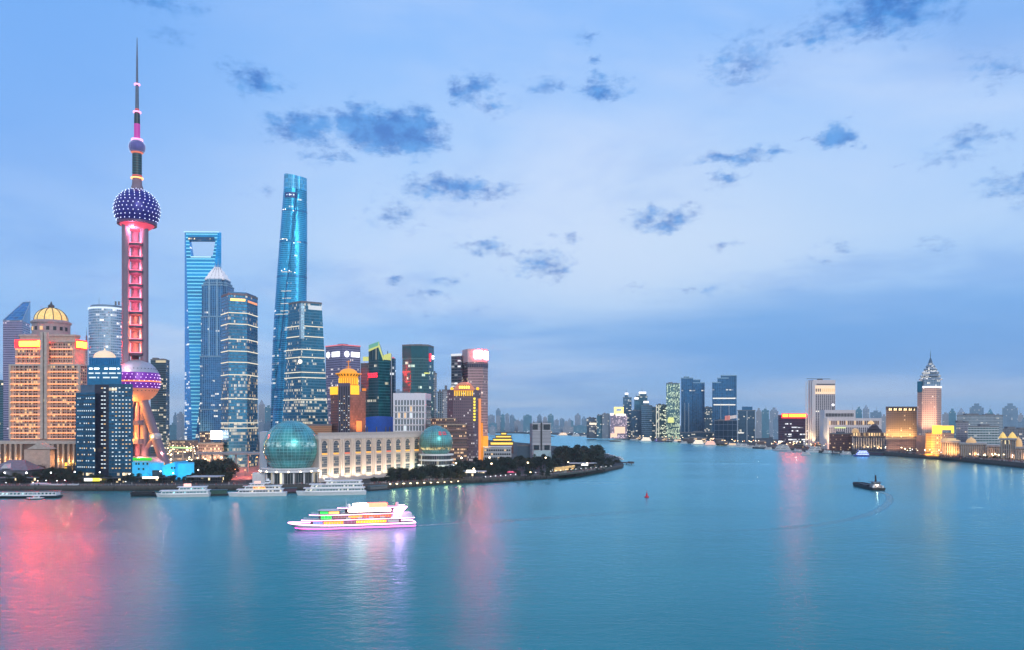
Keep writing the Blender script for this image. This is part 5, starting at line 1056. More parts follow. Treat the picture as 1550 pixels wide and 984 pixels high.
wt('podium_block', 'long low dark podium under the left navy tower', 'building', 1030, 1082, 655, 2600, blu('podium_glass', (.015, .08, .15), (.05, .12, .18), (.1, .1)), dep=60, plant=1)
D = 2480; r = wt('office_block', 'low navy block with white frame lines and a rust-red sign on top', 'building', 1081, 1116, 637, D, blu('framed_navy_glass', (.01, .07, .15), (.16, .22, .30), (.12, .05), pw=14, fh=18, mull=.06, slab=.06), dep=60)
for k in range(9): q = MB(); q.box((X(1098 + 2 * k, D), D - .5, Z(633 - .3 * k, D)), (2.6, 1, 14 if k < 4 else 10)); q.build('sign_bar', glow_mat('rust_sign', (1, .28, .18), .8) if k < 4 else glow_mat('pale_sign', (1, .85, .8), .8), r)
D = 2350; r = wt('office_block', 'dark blue block with a raised flat roof box and pale corner lines', 'building', 1116, 1143.5, 621.5, D, blu('roofbox_wall', (.01, .07, .14), (.04, .1, .16), (.15, .05)), plant=0)
q = MB(); q.prism(rect(1123, 1139, D + 8, 20), Z(621.5, D), Z(615.5, D)); q.build('roof_box', mat('deep_blue_crown', (.015, .12, .26)), r)
for px in (1116.5, 1130.5, 1143): q = MB(); q.box((X(px, D), D - .8, (ZG + Z(622, D)) / 2), (1.5, 1.2, Z(622, D) - ZG)); q.build('corner_line', mat('pale_steel_strip', (.42, .52, .62)), r)
panel(r, XY(1116, D), XY(1126, D), Z(656, D), Z(654.5, D), glow_mat('white_floor_row', (1, .95, .85), 1.2), 'lit_floor', .6, .5)

# --- dark violet block with a red and yellow roof sign
D = 1930; r = wt('office_block', 'dark violet block with a long red and yellow roof sign', 'building', 1178, 1222.5, 629, D, facade('violet_dark_wall', (.03, .025, .07), (.05, .05, .10), 4, 4.2, .06, .35, (.55, .0), 62, (.9, .95, 1), 1.2, 4, metal=.3), dep=40, plant=0)
G_SIGN2 = glow_mat('orange_sign', (1, .05, .002), 48, True)
for xa, xb in ((1184.5, 1192.5), (1194.5, 1220)): panel(r, XY(xa, D), XY(xb, D), Z(631, D), Z(627, D), G_SIGN2, 'sign', .8, 1.4)
panel(r, XY(1183, D), XY(1221.5, D), Z(633, D), Z(625.8, D), G_SIGNRIM, 'sign_board', .5, .5)
# --- white floodlit tower with fins
D = 1830; M_FIN = mat('ivory_panels', (.62, .58, .60), .55, var=.06)
r = thing('office_tower', 'white ribbed tower with a warm-lit top storey, by the moored boats', 'tower', (X(1244, D), D + 25, ZG))
p_ = ppoly((1223, D + 22), (1231, D), (1264.5, D + 4), (1262, D + 40), (1226, D + 50)); q = MB(); q.prism(p_, ZG, Z(575, D), 0, 1); q.build('walls', [M_FIN, M_GREY], r)
a, b_ = XY(1234, D + .3), XY(1264, D + 3.9); ang = math.atan2(b_[1] - a[1], b_[0] - a[0])
for k in range(10):
    p = lerp2(a, b_, (k + .5) / 10); q = MB(); q.box((p[0], p[1] - .2, (Z(668, D) + Z(597, D)) / 2), (2.4, .5, Z(597, D) - Z(668, D)), ang); q.build('window', facade('white_tower_windows', (.03, .04, .08), (.3, .3, .34), 3, 3.8, .05, .25, (.25, .12), 150, (1, .9, .75), 1.0, 1, metal=.2), r)
    q = MB(); q.box((p[0], p[1] - .2, Z(590.5, D)), (2.6, .5, 7), ang); q.build('top_window', G_WARM2 if k > 2 else M_PANE, r)
panel(r, a, b_, Z(596.5, D), Z(583.5, D), glow_mat('warm_wash', (1, .66, .34), .7, base=(.6, .5, .4)), 'top_storey', .2, .05)
panel(r, XY(1236, D + .5), XY(1264, D + 3.9), Z(582.5, D), Z(581, D), M_DARK, 'roof_slot', .3, .2)
q = MB(); q.tube((X(1226, D), D + 20, Z(572.6, D)), (X(1262, D), D + 20, Z(573, D)), .6, n=6); q.box((X(1246, D), D + 20, Z(573.4, D)), (12, 4, 3)); q.build('roof_rail', M_DARK, r)
for k in range(4): q = MB(); q.box((X(1224.5 + 2 * k, D), D + 18 - 5.4 * k, (ZG + Z(577, D)) / 2), (1.6, 1.6, Z(577, D) - ZG)); q.build('fin', M_WHITE, r)
for px, o in ((1224, 22), (1228, 14), (1233, 6)): lamp('SPOT', (X(px, D) - 4, D + o - 14, ZG + 1), (1, .72, .35), 120000, r, (X(px, D), D + o, 60), .4, 45)
panel(r, XY(1232.5, D), XY(1239, D + 1), ZG, Z(672, D), G_GOLD, 'lit_entrance', .5, .5)
# --- white lower building in two steps with amber windows
D = 1700; r = thing('office_building', 'long white fin-walled building in two steps, with a row of amber top windows', 'building', (X(1290, D), D + 20, ZG))
q = MB(); q.prism(ppoly((1241, D + 40), (1248, D + 20), (1295, D + 24), (1293, D + 60), (1243, D + 60)), ZG, Z(620.5, D + 20), 0, 1); q.build('rear_block', [M_FIN, M_GREY], r)
q = MB(); q.prism(ppoly((1246, D + 16), (1252.5, D), (1334.5, D + 6), (1332, D + 45), (1250, D + 40)), ZG, Z(633, D), 0, 1); q.build('front_block', [M_FIN, M_GREY], r)
for k in range(19): q = MB(); q.box((X(1251 + 2.3 * k, D + 19), D + 19.6 + .2 * k, Z(628, D)), (1.9, .6, 7)); q.build('rear_window', M_PANE, r)
for k in range(24):
    px = 1256 + 3.25 * k; q = MB(); q.box((X(px, D), D - .1 + .2 * k, Z(640, D)), (2.3, .6, 8.5)); q.build('top_window', mat('amber_brown_pane', (.16, .07, .03), .3) if k % 4 else G_WARM2, r)
    q = MB(); q.box((X(px, D), D - .1 + .2 * k, Z(654, D)), (1.7, .6, 20)); q.build('lower_window', MATS['white_tower_windows'], r)
panel(r, XY(1263, D + 1), XY(1280, D + 2), Z(648.3, D), Z(646.8, D), glow_mat('lime_floor', (.85, 1, .35), 1.1), 'lit_floor', .5, .5)
for px in (1247, 1252): lamp('SPOT', (X(px, D) - 4, D - 14, ZG + 1), (1, .72, .35), 110000, r, (X(px, D), D + 8, 45), .4, 45)
q = MB(); q.tube((X(1269.5, D), D + 30, Z(621, D)), (X(1269.5, D), D + 30, Z(614, D)), .5, n=6); ml = q.build('roof_mast', M_DARK, r); q = MB(); q.ball((X(1269.5, D), D + 30, Z(612.5, D)), 2.4, 12, 8); q.build('ball_light', G_WHITE, ml)
# --- red-brown low block and the old bank with domes
D = 1600; r = wt('brick_building', 'low red-brown brick block in front of the white fin-walled building', 'building', 1255, 1290, 657, D, facade('red_brick_windows', (.04, .03, .04), (.20, .08, .07), 3, 4, .45, .45, (.35, .2), 30, (1, .7, .4), 1.0, 1, metal=0, rough=.5), dep=35, plant=1)
r = wt('old_bank_building', 'grey classical building with pale columns, a stepped roof and a lit lantern', 'building', 1290.5, 1340.5, 661, D - 20, facade('classical_grey_wall', (.03, .03, .05), (.16, .16, .22), 3.6, 8, .55, .3, (.3, .1), 40, (1, .75, .45), 1.0, 1, metal=0, rough=.5), plant=0)
D = 1580; q = MB(); q.prism(rect(1290, 1341, D - 1, 30), Z(661, D), Z(655, D)); q.build('lit_attic', facade('attic_windows', (.06, .04, .04), (.34, .25, .2), 5, 8, .5, .3, (.9, .9), 50, (1, .66, .3), 1.3, 1, metal=0, rough=.5), r)
for (xa, xb, ya, yb) in ((1311, 1336, 655, 649.5), (1314, 1332, 649.5, 645.5), (1318, 1329, 645.5, 642)):
    q = MB(); aa, bb = rect(xa, xb, D + 3, 24), offset(rect(xa, xb, D + 3, 24), -3); q.loft([[(x, y, Z(ya, D) + .02) for x, y in aa], [(x, y, Z(yb, D)) for x, y in bb]]); q.build('roof_step', mat('russet_roof', (.10, .07, .09), .7), r)
q = MB(); q.lathe(X(1323.5, D), D + 15, [(6, Z(642, D)), (6, Z(640, D)), (4.5, Z(638.5, D)), (.6, Z(636.5, D))], 10); q.build('lantern', G_WARM2, r)
q = MB(); q.lathe(X(1298, D), D + 10, [(7, Z(655, D)), (6.6, Z(652, D)), (5, Z(649.5, D)), (.5, Z(648, D))], 14); q.build('small_dome', glow_mat('amber_lit_dome', (1, .55, .16), .42, base=(.5, .35, .2)), r)  # light on this dome put in as an amber glow
for k in range(13):
    px = 1292.5 + 3.8 * k; q = MB(); q.lathe(X(px, D - 22), D - 22, [(1.1, ZG + 4), (.9, Z(661, D) - 2)], 8); q.build('column', M_STONE, r)
    if k % 3 == 1: lamp('SPOT', (X(px, D - 30), D - 32, ZG + 1), (1, .68, .35), 26000, r, (X(px, D - 20), D - 20, 25), .3, 60)
# --- dark stone hotel block lit at its foot
D = 1480; f_ = facade('dun_stone_windows', (.03, .03, .045), (.22, .17, .18), 3.4, 3.9, .5, .48, (.10, .05), 75, (1, .8, .5), 1.0, 1, metal=0, rough=.5)
r = wt('hotel_block', 'broad dun stone block with a lit colonnade under its roof, gold light low down', 'hotel', 1341, 1388, 620, D, f_, dep=45, skew=6, plant=1)
q = MB(); q.prism(offset(rect(1341.5, 1387.5, D, 45, 6), .8), Z(620, D) + .02, Z(615.5, D)); q.build('roof_storey', mat('umber_roof', (.07, .06, .07), .7), r)
for k in range(17): q = MB(); q.box((X(1343.5 + 2.65 * k, D), D - .6 + .35 * k, Z(619.7, D)), (1.5, .6, 4)); q.build('colonnade_light', G_WARM if k % 3 else M_PANE, r)
q = MB(); q.prism(offset(rect(1341, 1388, D, 45, 6), 1.3), Z(665, D), Z(663, D)); q.build('string_course', M_STONE, r)
for k in range(7): lamp('SPOT', (X(1344 + 6.8 * k, D - 9), D - 9 + .9 * k, Z(667, D)), (1, .56, .14), 90000, r, (X(1344 + 6.8 * k, D), D + .9 * k, Z(650, D)), .4, 80, .9)
for k in range(5): lamp('SPOT', (X(1346 + 9 * k, D - 14), D - 14, ZG + 1), (1, .55, .3), 26000, r, (X(1346 + 9 * k, D), D, 18), .4, 70, .9)
# --- lotus-crowned tower
D = 1420; r = thing('lotus_crown_tower', 'tall rosy tower whose crown is a stacked lit glass lotus with a needle', 'tower', (X(1407, D), D + 25, ZG))
fl = facade('rosy_grid_wall', (.05, .045, .09), (.42, .33, .30), 3.2, 3.7, .52, .50, (.10, .06), 170, (1, .9, .85), 1.0, 1, metal=.1, rough=.45)
p_ = ppoly((1388.5, D + 16), (1396, D), (1418, D), (1425, D + 14), (1422, D + 50), (1391, D + 50)); q = MB(); q.prism(p_, ZG, Z(587, D), 0, 1); q.build('walls', [fl, M_GREY], r)
q = MB(); q.prism(offset(ppoly((1396, D), (1425, D), (1424, D + 40), (1397, D + 40)), .4), Z(587, D), Z(584.5, D)); q.build('white_band', glow_mat('white_belt_light', (1, .95, .98), 1.6), r)
q = MB(); q.prism(offset(ppoly((1388.5, D + 12), (1396, D - 1), (1396.2, D + 20), (1390, D + 30)), .2), Z(593, D), Z(577, D)); q.build('teal_corner', mat('teal_corner_glass', (.01, .16, .24), .2, .5), r)
q = MB(); q.prism(offset(ppoly((1393, D + 8), (1398, D + 2), (1424, D + 5), (1422, D + 42), (1394, D + 42)), -.5), Z(584.4, D), Z(574, D), 0, 0); q.build('drum_storey', blu('slate_blue_drum', (.04, .14, .24), (.2, .28, .38), (.3, .3), mull=.4), r)
lx, ly = XY(1408.5, D + 22); pm = D / F; zz = lambda py: Z(py, D)
for k, (ra, ya, yb) in enumerate([(16.2, 575, 570), (14.5, 570, 565), (12.0, 565, 560), (9.3, 560, 555.5), (6.5, 555.5, 551), (3.8, 551, 547)]):
    q = MB(); q.lathe(lx, ly, [(ra * .84 * pm, zz(ya)), (ra * pm, zz(ya - 1.6)), (ra * .92 * pm, zz(yb + 1.5)), (ra * .74 * pm, zz(yb))], 8, ph=R(22.5)); tr = q.build('crown_tier', facade('lotus_glass', (.10, .20, .30), (.45, .45, .47), 3, 3.2, .16, .12, (.55, .55), 200, (1, .93, .8), .7, 2, metal=.3), r)
    for j in range(8):
        an = R(j * 45 + 22.5); q = MB(); q.tube((lx + ra * .86 * pm * math.cos(an), ly + ra * .86 * pm * math.sin(an), zz(ya)), (lx + ra * 1.02 * pm * math.cos(an), ly + ra * 1.02 * pm * math.sin(an), zz(ya - 2)), .5, n=5); q.build('petal_rib', mat('pale_steel', (.35, .42, .5)), tr)
q = MB(); q.lathe(lx, ly, [(15.3 * pm, zz(574.5)), (15.3 * pm, zz(573.4))], 8, ph=R(22.5)); q.build('rose_light_ring', glow_mat('rose_ring', (1, .72, .7), 1.5), r)
q = MB(); q.lathe(lx, ly, [(3 * pm, zz(547)), (1.4 * pm, zz(542)), (.5 * pm, zz(540))], 8); q.build('finial', mat('slate_blue', (.06, .12, .2)), r); mast(r, (lx, ly, zz(541)), zz(527) - zz(541), .5)
q = MB(); q.prism(ppoly((1387, D - 10), (1402, D - 14), (1402, D + 8), (1388, D + 10)), ZG, Z(659, D)); q.build('podium', mat('salmon_stone', (.42, .22, .18), .6), r)
for px in (1392, 1399, 1406, 1414, 1421): lamp('SPOT', (X(px, D - 30), D - 30, 32), (1, .48, .26), 170000, r, (X(px, D), D, 75), .5, 60, .9)
# --- hotel with a golden stepped top
D = 1330; r = thing('old_hotel_building', 'golden-lit stone hotel with a glowing yellow stepped top, beside the promenade', 'hotel', (X(1422, D), D + 20, ZG))
fh_ = facade('golden_hotel_wall', (.06, .04, .05), (.44, .28, .22), 3.6, 4, .5, .45, (.12, .1), 60, (1, .8, .4), 1.0, 1, metal=0, rough=.5)
q = MB(); q.prism(ppoly((1401, D + 10), (1410, D), (1426, D), (1444, D + 18), (1440, D + 50), (1404, D + 50)), ZG, Z(655, D), 0, 1); q.build('walls', [fh_, M_GREY], r)
G_TOPY = glow_mat('yellow_stepped_top', (1, .66, .03), 1.15, base=(.7, .5, .1))
for (xa, xb, ya, yb, o) in ((1411, 1426, 656, 644, -1), (1426, 1443.5, 651, 644.5, 8), (1440, 1444, 656, 644.5, 14)): q = MB(); q.prism(rect(xa, xb, D + o, 16), Z(ya, D), Z(yb, D)); q.build('golden_top', G_TOPY, r)
for k, px in enumerate((1403, 1408, 1413, 1418, 1423, 1430, 1437)): lamp('SPOT', (X(px, D - 24), D - 24, ZG + 1), (1, .50, .03), 150000, r, (X(px, D), D, 22), .4, 80, .9)
# --- lit classical row along the promenade
f_c = facade('amber_classical_wall', (.08, .05, .04), (.44, .31, .20), 3.0, 7, .42, .25, (.25, .2), 40, (1, .75, .35), 1.2, 1, metal=0, rough=.5)
def classic(label, x0, x1, top, d, extras, n=5, power=26000, skew=-25, col=(1, .58, .18)):
    r = thing('bank_building', label, 'building', (X((x0 + x1) / 2, d), d + 15, ZG)); p_ = rect(x0, x1, d, 34, skew); z1 = Z(top, d)
    q = MB(); q.prism(p_, ZG, z1, 0, 1); q.build('walls', [f_c, M_GREY], r)
    q = MB(); q.prism(offset(p_, 1), z1 - 2, z1 + .6); q.build('cornice', M_STONE, r)
    for k in range(int((x1 - x0) / 3.2)):
        t = (k + .5) / int((x1 - x0) / 3.2); a, b_ = XY(x0, d), XY(x1, d + skew); p = lerp2(a, b_, t); q = MB(); q.lathe(p[0], p[1] - .8, [(.9, ZG + 5), (.75, z1 - 3)], 8); q.build('column', M_STONE, r)
    for e in extras:  # domes, turrets and cupolas glow: their lighting is put into the material
        ex, rad, y0, y1, kind = e; c = XY(ex, d + 10)
        q = MB()
        if kind == 'dome': q.lathe(c[0], c[1], [(rad * 1.1, z1), (rad * 1.1, Z(y0, d)), (rad, Z(y0, d))] + [(rad * math.cos(R(a_)), Z(y0, d) + (Z(y1, d) - Z(y0, d)) * math.sin(R(a_))) for a_ in (15, 35, 55, 75)] + [(.3, Z(y1, d) + 2)], 16); q.build('dome', glow_mat('amber_lit_dome', (1, .55, .16), .42), r)
        elif kind == 'tower': q.box((c[0], c[1], (z1 + Z(y1, d)) / 2), (rad * 2, rad * 2, Z(y1, d) - z1)); q.build('turret', glow_mat('amber_lit_turret', (1, .62, .2), .5, base=(.5, .38, .25)), r)
        elif kind == 'cupola':
            q.box((c[0], c[1], (z1 + Z(y0, d)) / 2), (rad * 2, rad * 2, Z(y0, d) - z1)); q.lathe(c[0], c[1], [(rad * 1.15, Z(y0, d)), (rad * .9, Z(y0, d) + 2), (rad * .95, Z((y0 + y1) / 2, d)), (rad * .5, Z(y1, d)), (.2, Z(y1, d) + 2)], 8); q.build('cupola', glow_mat('gold_lit_cupola', (1, .62, .12), .62, base=(.6, .45, .15)), r)
        else: q.loft([[(c[0] - rad, c[1] - 12, z1), (c[0] + rad, c[1] - 12, z1), (c[0], c[1] - 12, Z(y1, d))], [(c[0] - rad, c[1], z1), (c[0] + rad, c[1], z1), (c[0], c[1], Z(y1, d))]][::-1]); q.build('pediment', M_STONE, r)
    for k in range(n):
        t = (k + .5) / n; p = lerp2(XY(x0, d), XY(x1, d + skew), t); lamp('SPOT', (p[0], p[1] - 20, ZG + 1.5), (col[0], col[1] * .85, col[2] * .8), power * 3.2, r, (p[0], p[1], 24), .4, 75, 1)
    return r
classic('cream-lit stone building with a low central tower, right of the golden-topped hotel', 1425, 1453, 668, 1275, [(1437, 7, 664, 663.5, 'tower'), (1430, 4, 664, 665.5, 'tower'), (1446, 4, 664, 666, 'tower')], 5, 30000)
classic('amber-lit columned building with a small round dome', 1453.5, 1493, 671, 1235, [(1470, 6.5, 668, 663, 'dome')], 6, 34000)
classic('low dim brown building between two amber-lit classical fronts', 1493.5, 1514, 674, 1200, [], 2, 6000, col=(1, .5, .3))
classic('golden twin-cupola building near the right edge', 1514.5, 1538, 664, 1150, [(1518, 3.6, 661, 656, 'cupola'), (1532.5, 4.2, 661, 656, 'cupola')], 5, 36000, col=(1, .66, .12))
r = classic('cream classical building with a grey dome, cut by the right edge', 1537, 1568, 677, 1118, [(1541.5, 4.5, 671, 663, 'dome'), (1553, 6, 670, 671, 'pediment')], 5, 22000, col=(1, .62, .3))
classic('dim stone building wholly at the right edge, behind the promenade', 1569, 1600, 675, 1090, [], 2, 9000)
# --- pale slabs behind
D = 1950; wt('slab_block', 'long pale slab block with dark window bands, behind the lit classical row', 'building', 1448, 1518, 629, D, facade('pale_slab_wall', (.05, .12, .17), (.30, .36, .42), 3.2, 3.8, .3, .5, (.10, .05), 80, (1, .9, .7), .7, 2, metal=.2), dep=45, plant=2)
D = 1620; wt('office_block', 'white box-like block with a dark glass front, in front of the pale slab', 'building', 1465, 1512, 646, D, facade('white_block_wall', (.03, .12, .15), (.46, .52, .55), 6, 5, .1, .5, (.12, .1), 70, (1, .9, .8), .9, 2, metal=.2), plant=1)
wt('office_block', 'mauve-grey block left of the white box-like block', 'building', 1447, 1466, 640, 1700, facade('mauve_block_wall', (.07, .09, .13), (.26, .26, .32), 3, 3.8, .4, .45, (.1, .05), 70, metal=.1))
wt('low_block', 'low dark mansard block behind the twin-cupola building', 'building', 1518, 1556, 650, 1500, facade('dark_mansard_wall', (.05, .07, .10), (.16, .19, .25), 3, 4, .3, .4, (.3, .2), 60, (1, .85, .7), .8, 2), plant=2)

# --- hazy towers far off
FH = [facade('haze_wall_%d' % k, g, f, 3.4, 3.6, .45, .42, (.14, .10), 120, (1, .88, .7), .8, 1, metal=.1, rough=.45) for k, (g, f) in enumerate([((.08, .14, .22), (.30, .40, .52)), ((.06, .14, .24), (.20, .34, .48)), ((.10, .14, .20), (.36, .42, .50)), ((.04, .16, .24), (.10, .28, .40))])]  # distance haze also put into these pale bluish wall colours
def far_tower(x0, x1, top, d, k, label, group, style=0):
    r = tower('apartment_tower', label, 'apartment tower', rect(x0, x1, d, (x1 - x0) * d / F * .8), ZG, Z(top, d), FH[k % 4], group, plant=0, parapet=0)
    w_ = (x1 - x0); q = MB()
    if style == 0: q.prism(rect(x0 + w_ * .3, x1 - w_ * .3, d + 6, 14), Z(top, d), Z(top, d) + 6)
    elif style == 1: q.prism(rect(x0 + w_ * .15, x1 - w_ * .15, d + 4, 16), Z(top, d), Z(top, d) + 5); q.prism(rect(x0 + w_ * .32, x1 - w_ * .32, d + 6, 10), Z(top, d) + 5.02, Z(top, d) + 13)
    else:
        c = rect(x0 + w_ * .1, x1 - w_ * .1, d + 3, 20); m_ = (sum(p[0] for p in c) / 4, sum(p[1] for p in c) / 4); q.loft([[(x, y, Z(top, d)) for x, y in c], [(m_[0] + (x - m_[0]) * .1, m_[1] + (y - m_[1]) * .1, Z(top, d) + 16) for x, y in c]])
    q.build('roof_top', FH[k % 4], r)
    if k % 3 == 0: mast(r, (X((x0 + x1) / 2 + .2 * w_, d), d + 10, Z(top, d)), 18 + (k % 5) * 4, .45)
    return r
gA = ('hazy apartment tower beyond the river bend', 'hazy towers beyond the river bend')
rnd = random.Random(31); k = 0
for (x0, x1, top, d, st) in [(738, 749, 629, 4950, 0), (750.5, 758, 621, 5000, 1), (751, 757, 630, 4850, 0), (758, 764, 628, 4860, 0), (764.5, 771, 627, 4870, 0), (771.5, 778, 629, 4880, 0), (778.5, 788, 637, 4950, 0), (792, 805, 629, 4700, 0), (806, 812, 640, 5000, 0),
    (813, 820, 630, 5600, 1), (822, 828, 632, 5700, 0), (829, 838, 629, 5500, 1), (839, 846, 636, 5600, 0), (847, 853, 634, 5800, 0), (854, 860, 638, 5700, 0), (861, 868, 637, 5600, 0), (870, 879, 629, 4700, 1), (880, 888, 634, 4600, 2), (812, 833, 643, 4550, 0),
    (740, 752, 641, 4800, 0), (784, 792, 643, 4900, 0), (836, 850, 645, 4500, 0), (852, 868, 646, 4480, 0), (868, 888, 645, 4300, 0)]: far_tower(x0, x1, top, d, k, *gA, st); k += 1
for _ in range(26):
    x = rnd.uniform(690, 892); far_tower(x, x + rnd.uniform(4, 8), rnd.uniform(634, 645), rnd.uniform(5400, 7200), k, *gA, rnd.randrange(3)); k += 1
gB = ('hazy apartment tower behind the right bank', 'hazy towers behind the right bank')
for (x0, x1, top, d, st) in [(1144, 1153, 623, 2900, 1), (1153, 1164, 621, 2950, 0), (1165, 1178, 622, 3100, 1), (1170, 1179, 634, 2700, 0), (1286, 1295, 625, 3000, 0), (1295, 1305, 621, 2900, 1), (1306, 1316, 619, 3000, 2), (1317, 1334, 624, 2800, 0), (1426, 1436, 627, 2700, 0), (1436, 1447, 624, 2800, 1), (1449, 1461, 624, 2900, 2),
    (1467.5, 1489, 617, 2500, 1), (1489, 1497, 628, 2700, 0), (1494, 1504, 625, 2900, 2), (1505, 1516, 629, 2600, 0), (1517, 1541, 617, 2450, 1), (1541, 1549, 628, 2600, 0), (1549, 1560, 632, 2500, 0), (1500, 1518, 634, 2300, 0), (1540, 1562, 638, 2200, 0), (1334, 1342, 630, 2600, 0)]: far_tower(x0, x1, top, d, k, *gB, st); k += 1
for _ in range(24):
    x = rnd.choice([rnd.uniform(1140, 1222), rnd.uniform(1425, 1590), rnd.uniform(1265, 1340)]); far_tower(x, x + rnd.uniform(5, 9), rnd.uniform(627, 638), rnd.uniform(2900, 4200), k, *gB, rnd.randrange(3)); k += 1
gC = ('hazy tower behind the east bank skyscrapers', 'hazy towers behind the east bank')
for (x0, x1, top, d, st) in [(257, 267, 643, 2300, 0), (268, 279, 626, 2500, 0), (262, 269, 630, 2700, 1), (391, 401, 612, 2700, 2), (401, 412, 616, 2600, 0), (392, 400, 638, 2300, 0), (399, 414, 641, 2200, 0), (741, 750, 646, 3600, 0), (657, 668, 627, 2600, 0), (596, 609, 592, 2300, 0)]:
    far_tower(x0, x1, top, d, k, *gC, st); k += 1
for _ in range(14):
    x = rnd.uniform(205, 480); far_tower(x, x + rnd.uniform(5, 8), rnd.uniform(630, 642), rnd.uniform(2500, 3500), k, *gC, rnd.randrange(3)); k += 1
# low street-level blocks behind the west bank boats
gD = ('low dark building behind the west bank moorings', 'low buildings behind the west bank moorings')
for _ in range(18):
    x = rnd.uniform(900, 1240); d = 55 * F / ((662 + (x - 900) * .058) - 640) + rnd.uniform(60, 160)
    tower('low_building', gD[0], 'building', rect(x, x + rnd.uniform(8, 18), d, 30), ZG, rnd.uniform(10, 17), facade('moorings_block_wall', (.04, .05, .06), (.14, .12, .13), 3, 3.6, .3, .4, (.62, .5), 30, (1, .66, .34), 1.6, 2, metal=.1), gD[1], plant=1, ph=2)
# ================================================================== boats
def hull_rings(L, B, h, bow=.28, flare=1.1, stern=.92, rise=.25):
    """closed deck outlines at the waterline and at deck level; bow towards -x"""
    def out(s, z0, z1):
        pts = []
        for t in (0, .06, .13, .2, bow, .5, .8, 1.0):
            w_ = B / 2 * s * (min(1, (t / bow)) ** .65 if t < bow else 1 - (1 - stern) * max(0, (t - .6) / .4))
            pts.append((-L / 2 + L * t, w_, z0 + (z1 - z0) + rise * h * max(0, 1 - t / .4) ** 2 * (1 if z1 > .1 else 0)))
        ring = [(x, -y, z) for x, y, z in pts] + [(x, y, z) for x, y, z in reversed(pts)]
        return ring
    a = out(.86, -.6, -.6); a = [(x * (.94 if x < 0 else .99) , y, -.6) for x, y, z in a]; m_ = out(.98, 0, h * .5); b_ = out(flare, 0, h); return [a, [(x * (.97 if x < -L * .3 else 1), y, h * .45) for x, y, z in m_], b_]
def deck_house(q, x0, x1, w, z0, z1, slope=0, m=0, n=None):
    q.loft([[(x0, -w / 2, z0), (x1, -w / 2, z0), (x1, w / 2, z0), (x0, w / 2, z0)], [(x0 + slope, -w / 2, z1), (x1, -w / 2, z1), (x1, w / 2, z1), (x0 + slope, w / 2, z1)]], m)
def ferry(label, L, B, hh, decks, cols, loc, rz=0, group=None, wheel=None, mast_h=5, name='ferry', extra=None, cat='boat'):
    """decks: (x0 fraction, x1 fraction, height, width fraction); cols: hull, house, window band, roof"""
    r = thing(name, label, cat, (0, 0, 0), group); ch, cw, cb, cr = cols
    q = MB(); q.loft(hull_rings(L, B, hh)); q.build('hull', ch, r)
    q = MB(); ring = hull_rings(L, B * 1.01, hh)[2]; q.loft([[(x, y, z - .15) for x, y, z in ring], [(x, y * 1.02, z + .3) for x, y, z in ring]]); q.build('rubbing_strake', cr, r)
    z = hh + .2
    for (f0, f1, h, wf) in decks:
        x0, x1 = -L / 2 + L * f0, -L / 2 + L * f1; q = MB(); deck_house(q, x0, x1, B * wf, z, z + h, h * .5); dk = q.build('deck_house', cw, r)
        q = MB(); deck_house(q, x0 + h * .45, x1 - .6, B * wf + .14, z + h * .35, z + h * .78, h * .25); q.build('window_band', cb, dk)
        q = MB(); deck_house(q, x0 - .8, x1 + 1.0, B * wf + .9, z + h, z + h + .28); q.build('deck_roof', cr, r); z += h + .28
        n_ = int((x1 - x0) / 2.6); q = MB()
        for k in range(n_): q.box((x0 + h * .6 + 2.6 * k, -(B * wf / 2 + .1), z - h * .62), (.35, .16, h * .46))
        q.build('window_posts', cw, dk)
    if wheel:
        x0 = -L / 2 + L * wheel; q = MB(); deck_house(q, x0, x0 + L * .10, B * .5, z, z + 2.2, .9); wh = q.build('wheelhouse', cw, r); q = MB(); deck_house(q, x0 - .02 + .5, x0 + L * .09, B * .5 + .12, z + 1.0, z + 1.8, .3); q.build('window_band', MATS['dark_window_glass'], wh)
        mast(r, (x0 + L * .12, 0, z), mast_h, .16, M_WHITE)
    if extra: extra(r, L, B, hh, z)
    return place(r, loc, rz)
M_HW = mat('white_hull_paint', (.84, .85, .86), .35, var=.05); M_NAVYH = mat('navy_hull_paint', (.02, .03, .06), .4); M_BLKH = mat('black_hull', (.012, .014, .02), .5); M_BARGE = mat('barge_deck', (.05, .05, .055), .7)
B_TEAL = facade('teal_cabin_windows', (.02, .20, .24), (.5, .55, .58), 1.4, 50, .14, 0, (.35, .35), 10, (.5, .95, 1), 1.1, 1, metal=.2); B_DARK = facade('dark_cabin_windows', (.02, .04, .06), (.4, .42, .45), 1.6, 50, .12, 0, (.2, .2), 10, (1, .85, .6), .9, 1, metal=.2)
WL = lambda px, py: (X(px, gd(py)), gd(py), 0)
def between(pa, pb): a, b_ = Vector(WL(*pa)), Vector(WL(*pb)); d = b_ - a; return tuple((a + b_) / 2), math.atan2(d.y, d.x), d.length
def text_part(parent, s, size, loc, m, name='lettering', rot=(R(90), 0, 0)):
    c = bpy.data.curves.new(name, 'FONT'); c.body = s; c.size = size; c.extrude = .05; c.materials.append(m); t_ = bpy.data.objects.new(name, c); COL.objects.link(t_); bpy.context.view_layer.update(); me = bpy.data.meshes.new_from_object(t_.evaluated_get(bpy.context.evaluated_depsgraph_get())); bpy.data.objects.remove(t_)
    o = bpy.data.objects.new(name, me); COL.objects.link(o); o.parent = parent; o.location = loc; o.rotation_euler = rot; return o

